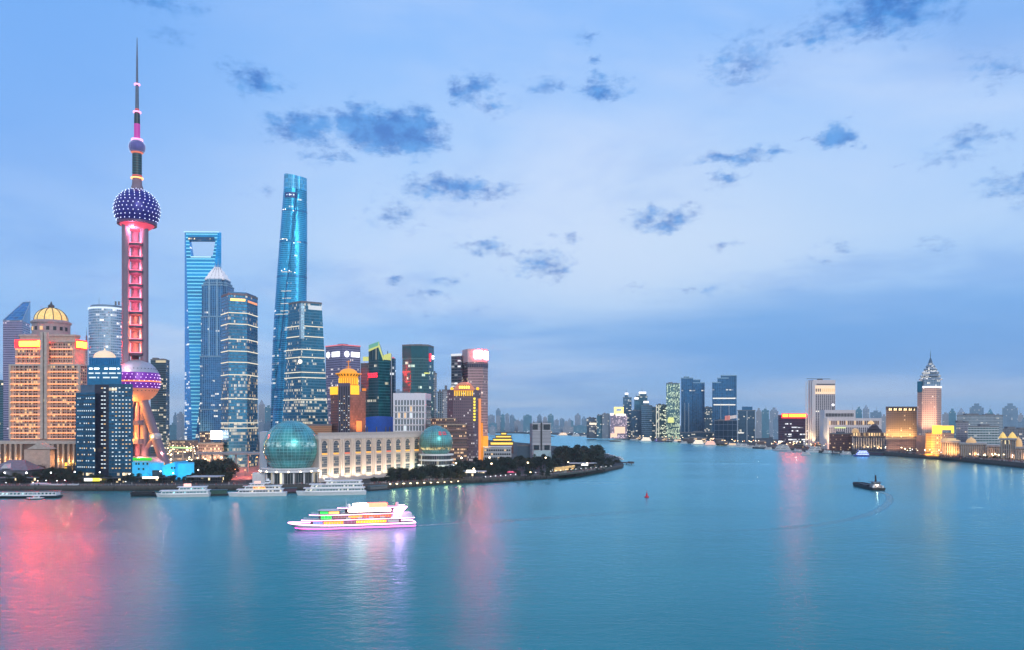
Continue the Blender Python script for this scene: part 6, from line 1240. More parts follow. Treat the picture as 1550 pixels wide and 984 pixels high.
# --- the lit river cruiser
G_SH = lambda n, c, s: glow_mat(n, c, s, True, base=(.04, .04, .04))
loc, rz, L = between((436, 803), (627, 796)); loc = (loc[0], loc[1], 0)
r = thing('cruise_boat', 'brightly lit white cruise boat under way, green and orange decks, red roof sign', 'cruise boat'); B = 13; hh = 2.6
C_PK = G_SH('rose_white_edge', (1, .36, .66), 9); C_OR = G_SH('orange_deck_light', (1, .14, .006), 5); C_YE = G_SH('yellow_deck_light', (1, .30, .006), 4.5); C_GR = G_SH('green_deck_light', (.01, 1, .08), 1.5); C_BL = G_SH('blue_bow_light', (.22, .32, 1), 1.3); C_WH = G_SH('white_deck_light', (1, .78, .62), 14); C_RD = G_SH('red_sign_light', (1, .03, .015), 26); C_PU = G_SH('magenta_hull_light', (1, .06, .55), 9)
M_CR = mat('cruiser_paint', (.66, .64, .70), .35, var=.04); M_CRD = mat('plum_cabin', (.12, .05, .08), .35)
fx = lambda t: -L / 2 + L * t
def hw(t, t0, t1, W, lf, la=.04):                       # half width of a deck outline: rounded bow end, softened stern end
    a = max(0, (t0 + lf - t) / lf); b_ = max(0, (t - (t1 - la)) / la); return W * math.sqrt(max(.0004, 1 - a ** 2.2)) * (1 - .12 * b_ ** 2)
def outl(t0, t1, W, lf, n=26, a=None, b=None):
    a = t0 if a is None else a; b = t1 if b is None else b
    return [(a + (b - a) * (1 - math.cos(math.pi * k / n)) / 2, hw(a + (b - a) * (1 - math.cos(math.pi * k / n)) / 2, t0, t1, W, lf)) for k in range(n + 1)]
def closed(o): return [(fx(t), -w_) for t, w_ in o] + [(fx(t), w_) for t, w_ in reversed(o)]
rng = [(t, hw(t, 0, 1, B / 2, .34)) for t in [k / 30 for k in range(31)]]
def hring(s, z, rake): return [(fx(t) + rake * max(0, 1 - t / .25), -w_ * s, z + 1.5 * max(0, 1 - t / .45) ** 2 * (z / hh if z > 0 else 0)) for t, w_ in rng] + [(fx(t) + rake * max(0, 1 - t / .25), w_ * s, z + 1.5 * max(0, 1 - t / .45) ** 2 * (z / hh if z > 0 else 0)) for t, w_ in reversed(rng)]
q = MB(); q.loft([hring(.80, -.7, 7), hring(.90, .1, 5.5), hring(.98, hh * .6, 2), hring(1.04, hh, 0)]); q.build('hull', M_CR, r, True)
def trim(name, z0, z1, s, rake, m): a_, b_ = hring(s, z0, rake), hring(s, z1, rake); q = MB(); q.loft([a_, b_], caps=(0, 0)); return q.build(name, m, r)
trim('edge_light', hh - .12, hh + .30, 1.05, 0, C_PK); trim('waterline_light', hh * .30, hh * .40, .97, 3.6, C_PU)
def rail(root, o, z, h=1.0):
    pts = closed(o); q = MB()
    for (x0, y0), (x1, y1) in zip(pts, pts[1:]):
        q.tube((x0, y0, z + h), (x1, y1, z + h), .05, n=4); q.tube((x0, y0, z + h * .5), (x1, y1, z + h * .5), .03, n=4); q.tube((x0, y0, z), (x0, y0, z + h), .04, n=4)
    q.build('railing', M_WHITE, root)
def cdeck(z0, h, t0, t1, w, lf, segs, tip, edge, railed=True):
    W = B * w / 2; q = MB(); q.prism(closed(outl(t0, t1, W, lf)), z0, z0 + h); dk = q.build('deck_house', M_CRD, r, True)
    for (a, b_, m, nm, ya, yb) in segs:
        q = MB(); q2 = MB(); o = outl(t0, t1, W + .12, lf, 14, a, b_)
        for sgn in (-1, 1):
            for (ta, wa), (tb, wb) in zip(o, o[1:]):
                pa, pb = (fx(ta), sgn * wa), (fx(tb), sgn * wb)
                q.face([(*pa, z0 + h * ya), (*pb, z0 + h * ya), (*pb, z0 + h * yb), (*pa, z0 + h * yb)][::-sgn])
            n_ = max(2, int((b_ - a) * L / 1.5))
            for k in range(n_ + 1):
                t = a + (b_ - a) * k / n_; q2.box((fx(t), sgn * (hw(t, t0, t1, W, lf) + .16), z0 + h * (ya + yb) / 2), (.16, .14, h * (yb - ya)))
        q.build(nm, m, dk); q2.build('window_posts', M_CR, dk)
    o = outl(tip, edge, W + .7, lf + .10); q = MB(); q.prism(closed(o), z0 + h, z0 + h + .30); rf = q.build('deck_roof', M_CR, r)
    q = MB(); pc = closed([(t, w_ * 1.01) for t, w_ in o]); q.loft([[(x, y, z0 + h + .02) for x, y in pc], [(x, y, z0 + h + .27) for x, y in pc]], caps=(0, 0)); q.build('edge_light', C_PK, rf)
    if railed: rail(rf, outl(tip + .02, edge - .005, W + .5, lf + .10, 30), z0 + h + .3)
    return z0 + h + .30
z = cdeck(hh + .2, 2.6, .17, .88, .90, .16, [(.19, .26, C_BL, 'blue_windows', .2, .8), (.27, .42, C_OR, 'orange_windows', .15, .8), (.43, .51, G_SH('mauve_deck_light', (.45, .12, .28), .8), 'mauve_windows', .25, .8), (.52, .76, C_YE, 'yellow_windows', .25, .78), (.77, .86, G_SH('pale_deck_light', (.7, .66, .8), .7), 'pale_windows', .2, .8)], .10, .99)
z2_ = z; z = cdeck(z, 2.5, .235, .82, .84, .13, [(.25, .33, C_GR, 'green_windows', .1, .95), (.34, .45, G_SH('dim_rose_light', (.6, .2, .2), .7), 'rose_windows', .3, .8), (.46, .57, C_OR, 'orange_windows', .25, .82), (.58, .80, G_SH('rust_deck_light', (1, .12, .02), 1.8), 'rust_windows', .25, .85)], .16, .86)
q = MB(); q.prism(closed(outl(.235, .40, B * .34, .09)), z, z + 2.1); th = q.build('forward_lounge', M_CRD, r, True)
for (a, b_, m, nm) in ((.245, .305, C_GR, 'green_windows'), (.31, .39, G_SH('amber_deck_light', (1, .52, .12), 2.4), 'amber_windows')):
    q = MB(); o = outl(.235, .40, B * .34 + .1, .09, 10, a, b_)
    for sgn in (-1, 1):
        for (ta, wa), (tb, wb) in zip(o, o[1:]): q.face([(fx(ta), sgn * wa, z + .4), (fx(tb), sgn * wb, z + .4), (fx(tb), sgn * wb, z + 1.7), (fx(ta), sgn * wa, z + 1.7)][::-sgn])
    q.build(nm, m, th)
q = MB(); q.prism(closed(outl(.225, .41, B * .37, .09)), z + 2.1, z + 2.3); q.build('deck_roof', M_CR, r)
z = cdeck(z + .3, 2.8, .44, .82, .72, .10, [(.46, .80, C_WH, 'white_windows', .30, .75)], .38, .93, False)
q = MB(); q.prism(closed(outl(.50, .615, B * .24, .04)), z, z + 1.9); q.build('sign_box', C_WH, r); q = MB(); q.prism(closed(outl(.618, .775, B * .24, .01)), z, z + 1.9); q.build('red_sign_box', C_RD, r)
for y_ in (-B * .42, B * .42):
    q = MB(); q.loft([[(fx(.80), y_ - .35, 5.3), (fx(.838), y_ - .35, 5.3), (fx(.838), y_ + .35, 5.3), (fx(.80), y_ + .35, 5.3)], [(fx(.875), y_ - .35, z + .1), (fx(.93), y_ - .35, z + .1), (fx(.93), y_ + .35, z + .1), (fx(.875), y_ + .35, z + .1)]]); q.build('raking_pylon', G_SH('pylon_light', (1, .36, .74), 20.0), r)
q = MB(); q.prism(closed(outl(.87, .97, B * .38, .01)), z2_, z2_ + 2.4); q.build('stern_house', M_CR, r)
for k in range(5): q = MB(); q.box((fx(.46 + .09 * k), -B * .43, z2_ + .75), (2.6, .9, .8)); q.build('life_raft_box', M_WHITE, r)
q = MB(); q.lathe(fx(.86), 0, [(1.0, z), (.8, z + 2.2)], 12); q.build('funnel', M_CR, r); mast(r, (fx(.45), 0, z - .2), 5.5, .14, M_WHITE); q = MB(); q.ball((fx(.47), 0, z + 1.2), .9, 12, 8); q.build('radar_dome', M_WHITE, r)
place(r, loc, rz); rz_c, loc_c, L_c, B_c = rz, loc, L, B
# wakes
def wake(name, pts, w0, w1, op, label, nseg=14):
    m = bpy.data.materials.new(name + '_foam'); m.use_nodes = True; t = m.node_tree; t.nodes.clear(); o_ = t.nodes.new('ShaderNodeOutputMaterial'); mx = t.nodes.new('ShaderNodeMixShader'); tr = t.nodes.new('ShaderNodeBsdfTransparent'); df = t.nodes.new('ShaderNodeBsdfDiffuse'); df.inputs[0].default_value = (.42, .55, .60, 1)
    uvn = t.nodes.new('ShaderNodeUVMap').outputs[0]; s_ = t.nodes.new('ShaderNodeSeparateXYZ'); t.links.new(uvn, s_.inputs[0]); g_ = t.nodes.new('ShaderNodeNewGeometry').outputs['Position']
    n_ = NOISE(t, VM(t, 'MULTIPLY', g_, (.5, .5, 0)), 1, 5, .65); acr = M(t, 'SUBTRACT', 1, M(t, 'ABSOLUTE', M(t, 'MULTIPLY_ADD', s_.outputs[1], 2, -1))); fade = M(t, 'SUBTRACT', 1, s_.outputs[0])
    t.links.new(M(t, 'MULTIPLY', M(t, 'MULTIPLY', SSTEP(t, n_, .36, .66), SSTEP(t, acr, .05, .7)), M(t, 'MULTIPLY', fade, op)), mx.inputs[0]); t.links.new(tr.outputs[0], mx.inputs[1]); t.links.new(df.outputs[0], mx.inputs[2]); t.links.new(mx.outputs[0], o_.inputs[0])
    g_ = [G(*p) for p in pts]; cs = []
    for i_ in range(len(g_) - 1):
        p0, p1, p2, p3 = g_[max(i_ - 1, 0)], g_[i_], g_[i_ + 1], g_[min(i_ + 2, len(g_) - 1)]
        for k in range(nseg): u = k / nseg; cs.append(.5 * (2 * p1 + (p2 - p0) * u + (2 * p0 - 5 * p1 + 4 * p2 - p3) * u * u + (3 * p1 - p0 - 3 * p2 + p3) * u ** 3))
    cs.append(g_[-1]); q = MB(); N_ = len(cs) - 1; e = []
    for k, p in enumerate(cs):
        d = (cs[min(k + 1, N_)] - cs[max(k - 1, 0)]); n2 = Vector((-d.y, d.x, 0)).normalized(); w_ = (w0 + (w1 - w0) * k / N_) / 2; e.append((p - n2 * w_, p + n2 * w_))
    for k in range(N_): q.face([(e[k][0].x, e[k][0].y, .05), (e[k + 1][0].x, e[k + 1][0].y, .05), (e[k + 1][1].x, e[k + 1][1].y, .05), (e[k][1].x, e[k][1].y, .05)], 0, [(k / N_, 0), ((k + 1) / N_, 0), ((k + 1) / N_, 1), (k / N_, 1)])
    return tag(q.build(name, m), label, 'wake', None, 'stuff')
wake('boat_wake', [(622, 796), (700, 792), (800, 786), (900, 779), (1000, 771)], 9, 26, .95, 'pale foam trail behind the lit cruise boat')
wake('bow_wave', [(440, 803), (500, 806), (570, 806), (630, 805)], 2.5, 5, .9, 'foam along the hull of the lit cruise boat')
wake('boat_wake', [(1332, 744), (1345, 750), (1342, 764), (1310, 780), (1240, 794), (1150, 802), (1040, 803)], 6, 15, .85, 'long curved foam trail behind the black cargo barge')
# --- docked boats on the east bank
def extraC(r, L, B, hh, z):
    text_part(r, 'OCINA', 3.0, (-L * .06, -B * .5 - .3, hh + 3.4), glow_mat('orange_letters', (1, .38, .05), 3.0))
    q = MB(); q.box((-L * .0, 0, z + .9), (L * .10, B * .4, 1.6)); q.build('rose_roof_sign', glow_mat('rose_sign', (1, .6, .55), 1.2), r)
    q = MB(); q.tube((L * .16, 0, z - .5), (L * .18, 0, z + 3.6), 1.3, 1.1, 10); q.build('funnel', M_WHITE, r)
    q = MB(); q.lathe(-L * .20, 0, [(1.7, z - 2.4), (1.7, z - 1.6)], 12); q.build('life_raft', mat('rust_red', (.4, .05, .03)), r)
l_, a_, L = between((236, 752.5), (318, 751)); ferry('white two-deck ferry with teal-lit windows and a pink roof sign, moored at the embankment', L, 11, 2.2, [(.10, .98, 2.6, .95), (.42, .93, 2.6, .85)], (M_HW, M_HW, B_TEAL, M_HW), l_, a_, None, None, 4, extra=lambda r, L, B, hh, z: (lambda q: (q.box((L * .08, 0, z + 1.2), (L * .13, 3, 2.2)), q.build('roof_sign', glow_mat('salmon_sign', (1, .55, .5), 1.6), r)))(MB()))
l_, a_, L = between((345, 751.5), (434, 750)); ferry('white sleek ferry with orange letters on its upper deck, moored', L, 11, 2.6, [(.17, .93, 2.7, .94), (.28, .90, 2.5, .82), (.38, .62, 1.6, .6)], (M_HW, M_HW, B_DARK, M_HW), l_, a_, None, .62, 5, extra=extraC)
l_, a_, L = between((448, 750), (554, 748)); ferry('large white three-deck ferry moored before the arcaded hall', L, 12, 2.8, [(.12, .97, 2.9, .95), (.20, .95, 2.8, .88), (.42, .93, 2.4, .8)], (M_HW, M_HW, facade('sea_green_cabin_windows', (.01, .12, .13), (.5, .54, .58), 1.5, 50, .13, 0, (.12, .12), 10, (1, .9, .7), .8, 1, metal=.2), M_HW), l_, a_, None, .40, 5, extra=lambda r, L, B, hh, z: [text_q for text_q in ()])
l_, a_, L = between((-12, 754), (91, 753)); r = ferry('long dark floating pier with a low teal-lit white cabin, at the left edge', L, 10, 1.6, [(.06, .97, 3.2, .8)], (M_BLKH, M_HW, facade('pier_cabin_windows', (.02, .16, .2), (.42, .52, .56), 3, 50, .5, 0, (.4, .4), 10, (.75, 1, 1), .8, 1, metal=.1), mat('slate_teal_roof', (.05, .13, .16), .6)), l_, a_, name='floating_pier', cat='pier')
l_, a_, L = between((40, 756), (66, 755.5)); ferry('small dark launch in front of the floating pier', L, 4, .9, [(.4, .75, 1.5, .7)], (M_BLKH, M_HW, B_DARK, M_HW), l_, a_, name='launch')
def barge(label, L, B, loc, rz, cabin=True, lit=True, group=None):
    r = thing('barge', label, 'barge', (0, 0, 0), group); q = MB(); q.loft(hull_rings(L, B, 2.4, .14, 1.02, .96, .5)); q.build('hull', M_BLKH, r)
    q = MB()
    for s in (-1, 1): q.box((-L * .08, s * B * .40, 3.0), (L * .62, .7, 1.5))
    q.box((-L * .39, 0, 3.0), (.7, B * .8, 1.5)); q.box((L * .23, 0, 3.0), (.7, B * .8, 1.5)); q.build('hold_coaming', M_BLKH, r)
    q = MB(); q.box((-L * .08, 0, 2.75), (L * .60, B * .76, .5)); q.build('cargo', M_BARGE, r)
    if cabin:
        q = MB(); deck_house(q, L * .28, L * .44, B * .62, 2.2, 4.8); deck_house(q, L * .31, L * .42, B * .5, 4.8, 7.0); cb = q.build('cabin', mat('weathered_white', (.30, .32, .34), .6), r)
        q = MB(); deck_house(q, L * .31 - .05, L * .42 + .05, B * .5 + .1, 5.6, 6.5); q.build('window_band', M_PANE, cb); q = MB(); deck_house(q, L * .27, L * .45, B * .7, 7.0, 7.25); q.build('cabin_roof', mat('slate_blue', (.06, .12, .2)), r)
        q = MB(); q.tube((L * .36, 0, 7), (L * .36, 0, 13), .9, .7, 8); q.build('funnel', M_BLKH, r); mast(r, (L * .33, 0, 7), 12, .2)
        mast(r, (-L * .36, 0, 2.4), 7, .2)
        for y in (-1, 1): q = MB(); q.box((L * .46, y * B * .35, 3.2), (1.4, 1.4, 1.8)); q.build('deck_box', M_HW, r)
        if lit: q = MB(); q.ball((L * .475, -1.0, 4.6), .45, 8, 6); q.build('stern_light', glow_mat('barge_lamp', (1, .75, .6), 60, True), r)
    return place(r, loc, rz)
A_ = Vector(WL(1296, 735)); B_ = Vector(WL(1330, 742.5)); dd = B_ - A_; barge('black cargo barge with a bright stern light, heading away up river', dd.length + 2, 11.5, tuple((A_ + B_) / 2), math.atan2(dd.y, dd.x))
barge('low dark barge moored left of the teal-lit ferry', 26, 7, (WL(221, 751)[0], WL(221, 751)[1], 0), .03, False)
barge('low dark barge out on the far reach, between peninsula and west bank', 36, 9, WL(931, 668.5), .05, False); barge('tiny dark barge on the far reach beside the striped control tower', 34, 10, WL(833, 661), .1, False)
def small_pontoon(label, a, b_, h, m):
    l_, a_, L = between(a, b_); r = thing('pontoon', label, 'pontoon'); q = MB(); q.box((0, 0, .5), (L, 8, 1.4)); q.build('float', M_BLKH, r); q = MB(); q.box((0, 1, 1.2 + h / 2), (L * .8, 5, h)); q.build('shed', m, r); q = MB(); q.box((0, 1, 1.3 + h), (L * .86, 6.2, .3)); q.build('shed_roof', mat('slate_teal_roof', (.05, .13, .16)), r); return place(r, l_, a_)
small_pontoon('green pontoon landing between the two white ferries', (316, 750), (346, 749.5), 3.2, mat('dull_green', (.03, .10, .08), .6)); small_pontoon('pontoon landing with a violet roof between the ferries before the hall', (420, 747), (452, 746), 3, mat('plum_shed', (.10, .05, .08), .6))
small_pontoon('grey landing stage right of the three-deck ferry', (556, 743), (588, 741), 2.6, mat('grey_shed', (.12, .14, .15), .6)); small_pontoon('dark landing stage near the blue-lit boat on the west bank', (1316, 688.5), (1338, 690), 4, mat('plum_shed', (.1, .05, .08)))
# --- boats moored along the west bank
def lit_house(n, c, s): return glow_mat(n, c, s * 1.0, True, base=(.1, .1, .1))
WB = [(910 - 59, 659.5, 17, 3, 'orange', 'orange-lit pleasure boat out on the far reach', 1, .30), (871, 660.5, 13, 2, 'white', 'small white yacht by the far bank, left of slate blocks', 1, .1), (884, 661, 10, 1, 'white', 'small white launch nearest the far slate blocks', 1, .1),
 (936, 664.5, 12, 2, 'grey', 'grey workboat moored below the pink-lit tower', .5, 0), (947, 665, 10, 2, 'navy', 'navy workboat moored right of the grey workboat', .5, 0), (960, 666, 12, 2, 'red', 'small red-lit boat below the capped blue towers', 1, .15), (977, 668.5, 19, 3, 'cream', 'cream-lit three-deck pleasure boat below the banded blue tower', 1.3, .15),
 (998, 668.5, 16, 3, 'violet', 'violet-lit pleasure boat below the green-lit tower', 1.1, .15), (1016, 669, 20, 1, 'navy', 'long low navy barge-like boat right of the violet-lit boat', .5, 0), (1035, 671.5, 11, 2, 'white', 'small white launch below the left navy tower', 1, .1), (1070, 667.5, 30, 4, 'pale', 'big pale three-deck ship behind the lit pleasure boats', .9, .1),
 (1056, 673.5, 20, 3, 'cream2', 'cream-lit pleasure boat below the gap of the navy towers', 1.2, .1), (1074, 675, 20, 3, 'orange2', 'orange and white lit pleasure boat in front of the big pale ship', 1.2, .1), (1094, 673.5, 12, 2, 'grey2', 'grey launch right of the lit pleasure boats', .6, 0), (1122, 677, 20, 2, 'white', 'white tug-like boat below the roof-box block', .8, 0),
 (1150, 679, 22, 2, 'navy', 'dark boat moored under the hazy apartment towers', .5, 0), (1183, 682.5, 26, 3, 'pale', 'pale motor yacht below the red-signed violet block', .8, 0), (1163, 680.5, 11, 2, 'white', 'small white boat left of the pale motor yacht', .8, 0), (1207, 684.5, 14, 2, 'grey', 'grey boat right of the pale motor yacht', .6, 0),
 (1232, 685, 24, 3, 'white', 'white passenger boat at the foot of the white ribbed tower', .8, 0), (1219, 689, 14, 2, 'pale', 'small pale cruiser lying off the other moored boats', .8, 0), (1252, 686.5, 14, 2, 'grey2', 'grey-white boat right of the ribbed tower', .6, 0), (1265, 687.5, 12, 2, 'navy', 'small dark boat below the brick block', .5, 0),
 (1108, 675.5, 15, 2, 'cream3', 'small amber-lit boat right of the lit pleasure boats', 1, 0), (1136, 678.5, 13, 2, 'white', 'white launch between the tug-like boat and the dark boat', .8, 0), (1196, 684, 9, 1, 'white', 'tiny white launch tucked beside the pale motor yacht', .8, 0), (1280, 688.5, 16, 2, 'pale', 'pale tour boat below the red-brown brick block', .8, 0), (1025, 669.5, 14, 2, 'cream3', 'amber-lit boat between the violet-lit boat and the small white launch', 1, .1),
 (1304, 691, 23, 3, 'bluelit', 'blue and white lit pleasure boat below the old domed bank', 1.2, .05)]
BC = dict(orange=(M_HW, lit_house('orange_boat_light', (1, .55, .2), 2.4)), white=(M_HW, B_DARK), grey=(mat('grey_hull', (.25, .28, .32), .5), B_DARK), navy=(M_NAVYH, B_DARK), red=(M_HW, lit_house('red_boat_light', (1, .12, .15), 2.2)), cream=(M_HW, lit_house('cream_boat_light', (1, .78, .5), 2.6)), cream3=(M_HW, lit_house('amber_boat_light', (1, .58, .22), 2.2)), violet=(mat('violet_hull', (.22, .18, .42), .5), lit_house('violet_boat_light', (.5, .35, 1), 2.4)), pale=(mat('pale_hull', (.5, .52, .60), .5), B_DARK), cream2=(M_HW, MATS['cream_boat_light']), orange2=(M_HW, lit_house('coral_boat_light', (1, .42, .22), 2.4)), grey2=(MATS['grey_hull'], B_TEAL), bluelit=(mat('royal_blue_hull', (.06, .10, .45), .5), lit_house('royal_boat_light', (.35, .45, 1), 4)))
for (px, py, wpx, nd, col, lab, hs, ang) in WB:
    d = gd(py); L = wpx * d / F; hc, wc = BC[col]; hh = min(3.0, .10 * L) ; dh = min(3.2, L * .085) * (1.0 if nd < 4 else .85)
    dk = [(.14 + .07 * k, .95 - .05 * k, dh, .9 - .06 * k) for k in range(min(nd, 3))]
    ferry(lab, L, L * .20, hh, dk, (hc, M_HW if col not in ('violet', 'bluelit') else hc, wc, M_HW if col not in ('navy',) else M_NAVYH), (X(px, d), d, 0), -.45 + ang if px > 900 else ang, 'boats moored along the west bank', .2 if nd > 1 else None, L * .10, 'moored_boat')
# buoy
q = thing('buoy', 'red conical channel buoy alone on the water', 'buoy'); b = MB(); b.lathe(0, 0, [(1.5, -.4), (1.9, .2), (1.7, .9), (.9, 1.2), (.55, 3.4), (.3, 3.6)], 14); b.build('float', mat('buoy_red', (.55, .012, .03), .45), q, True)
b = MB(); b.tube((0, 0, 3.4), (0, 0, 5.6), .12, .1, 6); b.build('topmast', M_DARK, q); b = MB(); b.loft([[(.5 * math.cos(k), .5 * math.sin(k), 4.4) for k in (0, 2.1, 4.2)], [(.05 * math.cos(k), .05 * math.sin(k), 5.3) for k in (0, 2.1, 4.2)]]); b.build('topmark', MATS['buoy_red'], q); place(q, WL(979, 753), 0, 1.0)

# ================================================================== waterfront buildings on the east bank
def hip_house(label, px0, px1, d, dep, ze, zr, wm, rm, name='pavilion', cat='pavilion'):
    x0, x1 = X(px0, d), X(px1, d); r = thing(name, label, cat, ((x0 + x1) / 2, d, ZP)); q = MB(); q.prism([(x0 + 1, d), (x1 - 1, d), (x1 - 1, d + dep), (x0 + 1, d + dep)], ZP, ze); q.build('walls', wm, r)
    q = MB(); i_ = min(dep, x1 - x0) * .42; y_ = d + dep / 2
    q.loft([[(x0 - 1, d - 1.5, ze), (x1 + 1, d - 1.5, ze), (x1 + 1, d + dep + 1.5, ze), (x0 - 1, d + dep + 1.5, ze)], [(x0 + i_, y_ - .3, zr), (x1 - i_, y_ - .3, zr), (x1 - i_, y_ + .3, zr), (x0 + i_, y_ + .3, zr)]]); q.build('hip_roof', rm, r); return r
d = 768; r = hip_house('grey hip-roofed house with a small gabled dormer among dark trees', -16, 42, d, 26, Z(712, d), Z(697, d), mat('dim_wall', (.10, .11, .14), .7), mat('slate_roof', (.13, .15, .19), .75), 'house', 'house')
q = MB(); x_ = X(9, d); q.loft([[(x_ - 4, d - 2, Z(709, d)), (x_ + 4, d - 2, Z(709, d)), (x_, d - 2, Z(702, d))], [(x_ - 4, d + 8, Z(709, d)), (x_ + 4, d + 8, Z(709, d)), (x_, d + 8, Z(702, d))]][::-1]); q.build('dormer', mat('pale_gable', (.5, .52, .56), .6), r)
for px in (7, 40): q = MB(); q.ball((X(px, d - 3), d - 3, Z(715.5, d)), .8, 8, 6); q.build('wall_lamp', G_LAMPW, r)
def canopy(label, px0, px1, d, zt_, dep, rm, sign=None, name='canopy', wall=None):
    x0, x1 = X(px0, d), X(px1, d); r = thing(name, label, 'canopy', ((x0 + x1) / 2, d, ZP)); q = MB(); q.prism([(x0, d), (x1, d), (x1, d + dep), (x0, d + dep)], zt_ - .6, zt_); q.build('roof', rm, r)
    n_ = max(2, int((x1 - x0) / 6)); 
    for k in range(n_ + 1):
        x = x0 + .6 + (x1 - x0 - 1.2) * k / n_; q = MB(); q.box((x, d + .6, (ZP + zt_ - .6) / 2), (.3, .3, zt_ - .6 - ZP)); q.build('post', M_DARK, r)
    q = MB(); q.prism([(x0 + 1, d + dep * .5), (x1 - 1, d + dep * .5), (x1 - 1, d + dep - .4), (x0 + 1, d + dep - .4)], ZP, zt_ - .62); q.build('back_wall', wall or facade('dim_shopfront', (.03, .04, .05), (.06, .06, .07), 2.2, 3, .12, .2, (.35, .35), 10, (1, .78, .45), 1.4, 1, metal=.1), r)
    for (sa, sb, za, zb_, m) in (sign or []): q = MB(); q.box(((X(sa, d) + X(sb, d)) / 2, d - .4, (za + zb_) / 2), (X(sb, d) - X(sa, d), .5, zb_ - za)); q.build('light_sign', m, r)
    return r
d = 716; Zd = lambda py: Z(py, d)
G_SW = glow_mat('white_shop_sign', (1, 1, .92), 3.2, True); G_SY = glow_mat('yellow_shop_sign', (1, .85, .03), 4.0, True)
canopy('dark pavilion with a half white half yellow light sign on its roof', 118, 182, d + 22, Z(723.5, d + 22), 12, M_DARK, [(128, 140, Z(728, d + 22), Z(724, d + 22), G_SW), (140, 151, Z(728, d + 22), Z(724, d + 22), G_SY)])
canopy('dark pavilion with a white light bar on its roof, below the cyan building', 204, 256, d + 22, Z(722.5, d + 22), 12, M_DARK, [(216, 240, Z(724.5, d + 22), Z(721.5, d + 22), glow_mat('cream_shop_sign', (1, .82, .62), 3.0, True))])
canopy('pale flat canopy behind the teal-lit ferry', 282, 330, d + 20, Z(721.5, d + 20), 18, mat('pale_roof', (.42, .46, .50), .6))
canopy('low pale canopy before the hip-roofed house', -10, 50, d + 22, Z(723, d + 22), 10, mat('grey_green_roof', (.14, .18, .19), .7))
d = 713; r = thing('landing_ramp', 'long white covered ramp wall along the embankment, above the floating pier', 'ramp', (X(88, d), d, ZP)); q = MB(); q.loft([[(X(45, d), d, ZP), (X(116, d), d, ZP), (X(116, d), d + 4, ZP), (X(45, d), d + 4, ZP)], [(X(48, d), d, Zd(733)), (X(115, d), d, Zd(733)), (X(115, d), d + 4, Zd(733)), (X(48, d), d + 4, Zd(733))]]); q.build('wall', mat('ramp_white', (.50, .54, .56), .6), r); q = MB(); q.loft([[(X(44, d), d - 1, Zd(733)), (X(72, d), d - 1, Zd(733)), (X(72, d), d + 6, Zd(733)), (X(44, d), d + 6, Zd(733))], [(X(50, d), d + 2, Zd(731)), (X(68, d), d + 2, Zd(731)), (X(68, d), d + 3, Zd(731)), (X(50, d), d + 3, Zd(731))]]); q.build('roof', mat('pale_roof', (.42, .46, .5)), r)
# cyan-lit building
d = 775; M_CY = mat('cyan_lit_render', (.06, .52, .80), .6, var=.1)  # cyan lighting put into the wall colour, on top of the spots
r = thing('exhibition_building', 'low angular building lit sky blue, at the foot of the three-pillar tower', 'building', (X(248, d), d + 15, ZP))
zc = Z(699.5, d); q = MB(); q.prism(ppoly((200, d), (225, d), (225, d + 30), (200, d + 30)), ZP, zc); q.prism(ppoly((225.2, d + 3), (248, d + 3), (248, d + 30), (225.2, d + 30)), ZP, zc - 1); q.prism(ppoly((267, d + 3), (294, d + 3), (294, d + 30), (267, d + 30)), ZP, Z(702, d))
q.loft([[(X(248, d), d - 4, ZP), (X(267, d), d - 4, ZP), (X(267, d), d + 28, ZP), (X(248, d), d + 28, ZP)], [(X(248, d), d - 4, Z(705, d)), (X(267, d), d - 4, Z(699, d)), (X(267, d), d + 28, Z(699, d)), (X(248, d), d + 28, Z(705, d))]]); q.build('walls', M_CY, r)
q = MB(); q.box((X(238, d), d + 2.4, ZP + 5), (11, 1.5, 9)); q.build('dark_entrance', M_DARK, r)
for px, py in ((203, 702), (207, 702), (214, 702), (220, 702), (207, 710), (214, 710), (260, 708), (264, 708)): q = MB(); q.box((X(px, d - 4.4), d - (.1 if px < 230 else 4.1), Z(py, d)), (1.5, .5, 2)); q.build('window', M_PANE, r)
for px in (206, 216, 232, 242, 254, 263, 275, 288): lamp('SPOT', (X(px, d - 18), d - 20, ZP + .6), (.05, .65, 1), 9000, r, (X(px, d), d, 16), .3, 90, .9)
for k in range(11):
    t = thing('planter_light', 'green-lit round shrub on the terrace above the sky blue building', 'shrub', (X(201 + 2.7 * k, d + 28), d + 28, zc), 'green-lit shrubs on the terrace'); q = MB(); q.ball((X(201 + 2.7 * k, d + 28), d + 28, zc + 1.6), 1.5, 10, 8); q.build('foliage', glow_mat('green_lit_leaves', (.02, .8, .03), .75, base=(.05, .3, .05)), t); q = MB(); q.tube((X(201 + 2.7 * k, d + 28), d + 28, zc - .5), (X(201 + 2.7 * k, d + 28), d + 28, zc + .5), .3, n=6); q.build('trunk', M_DARK, t)
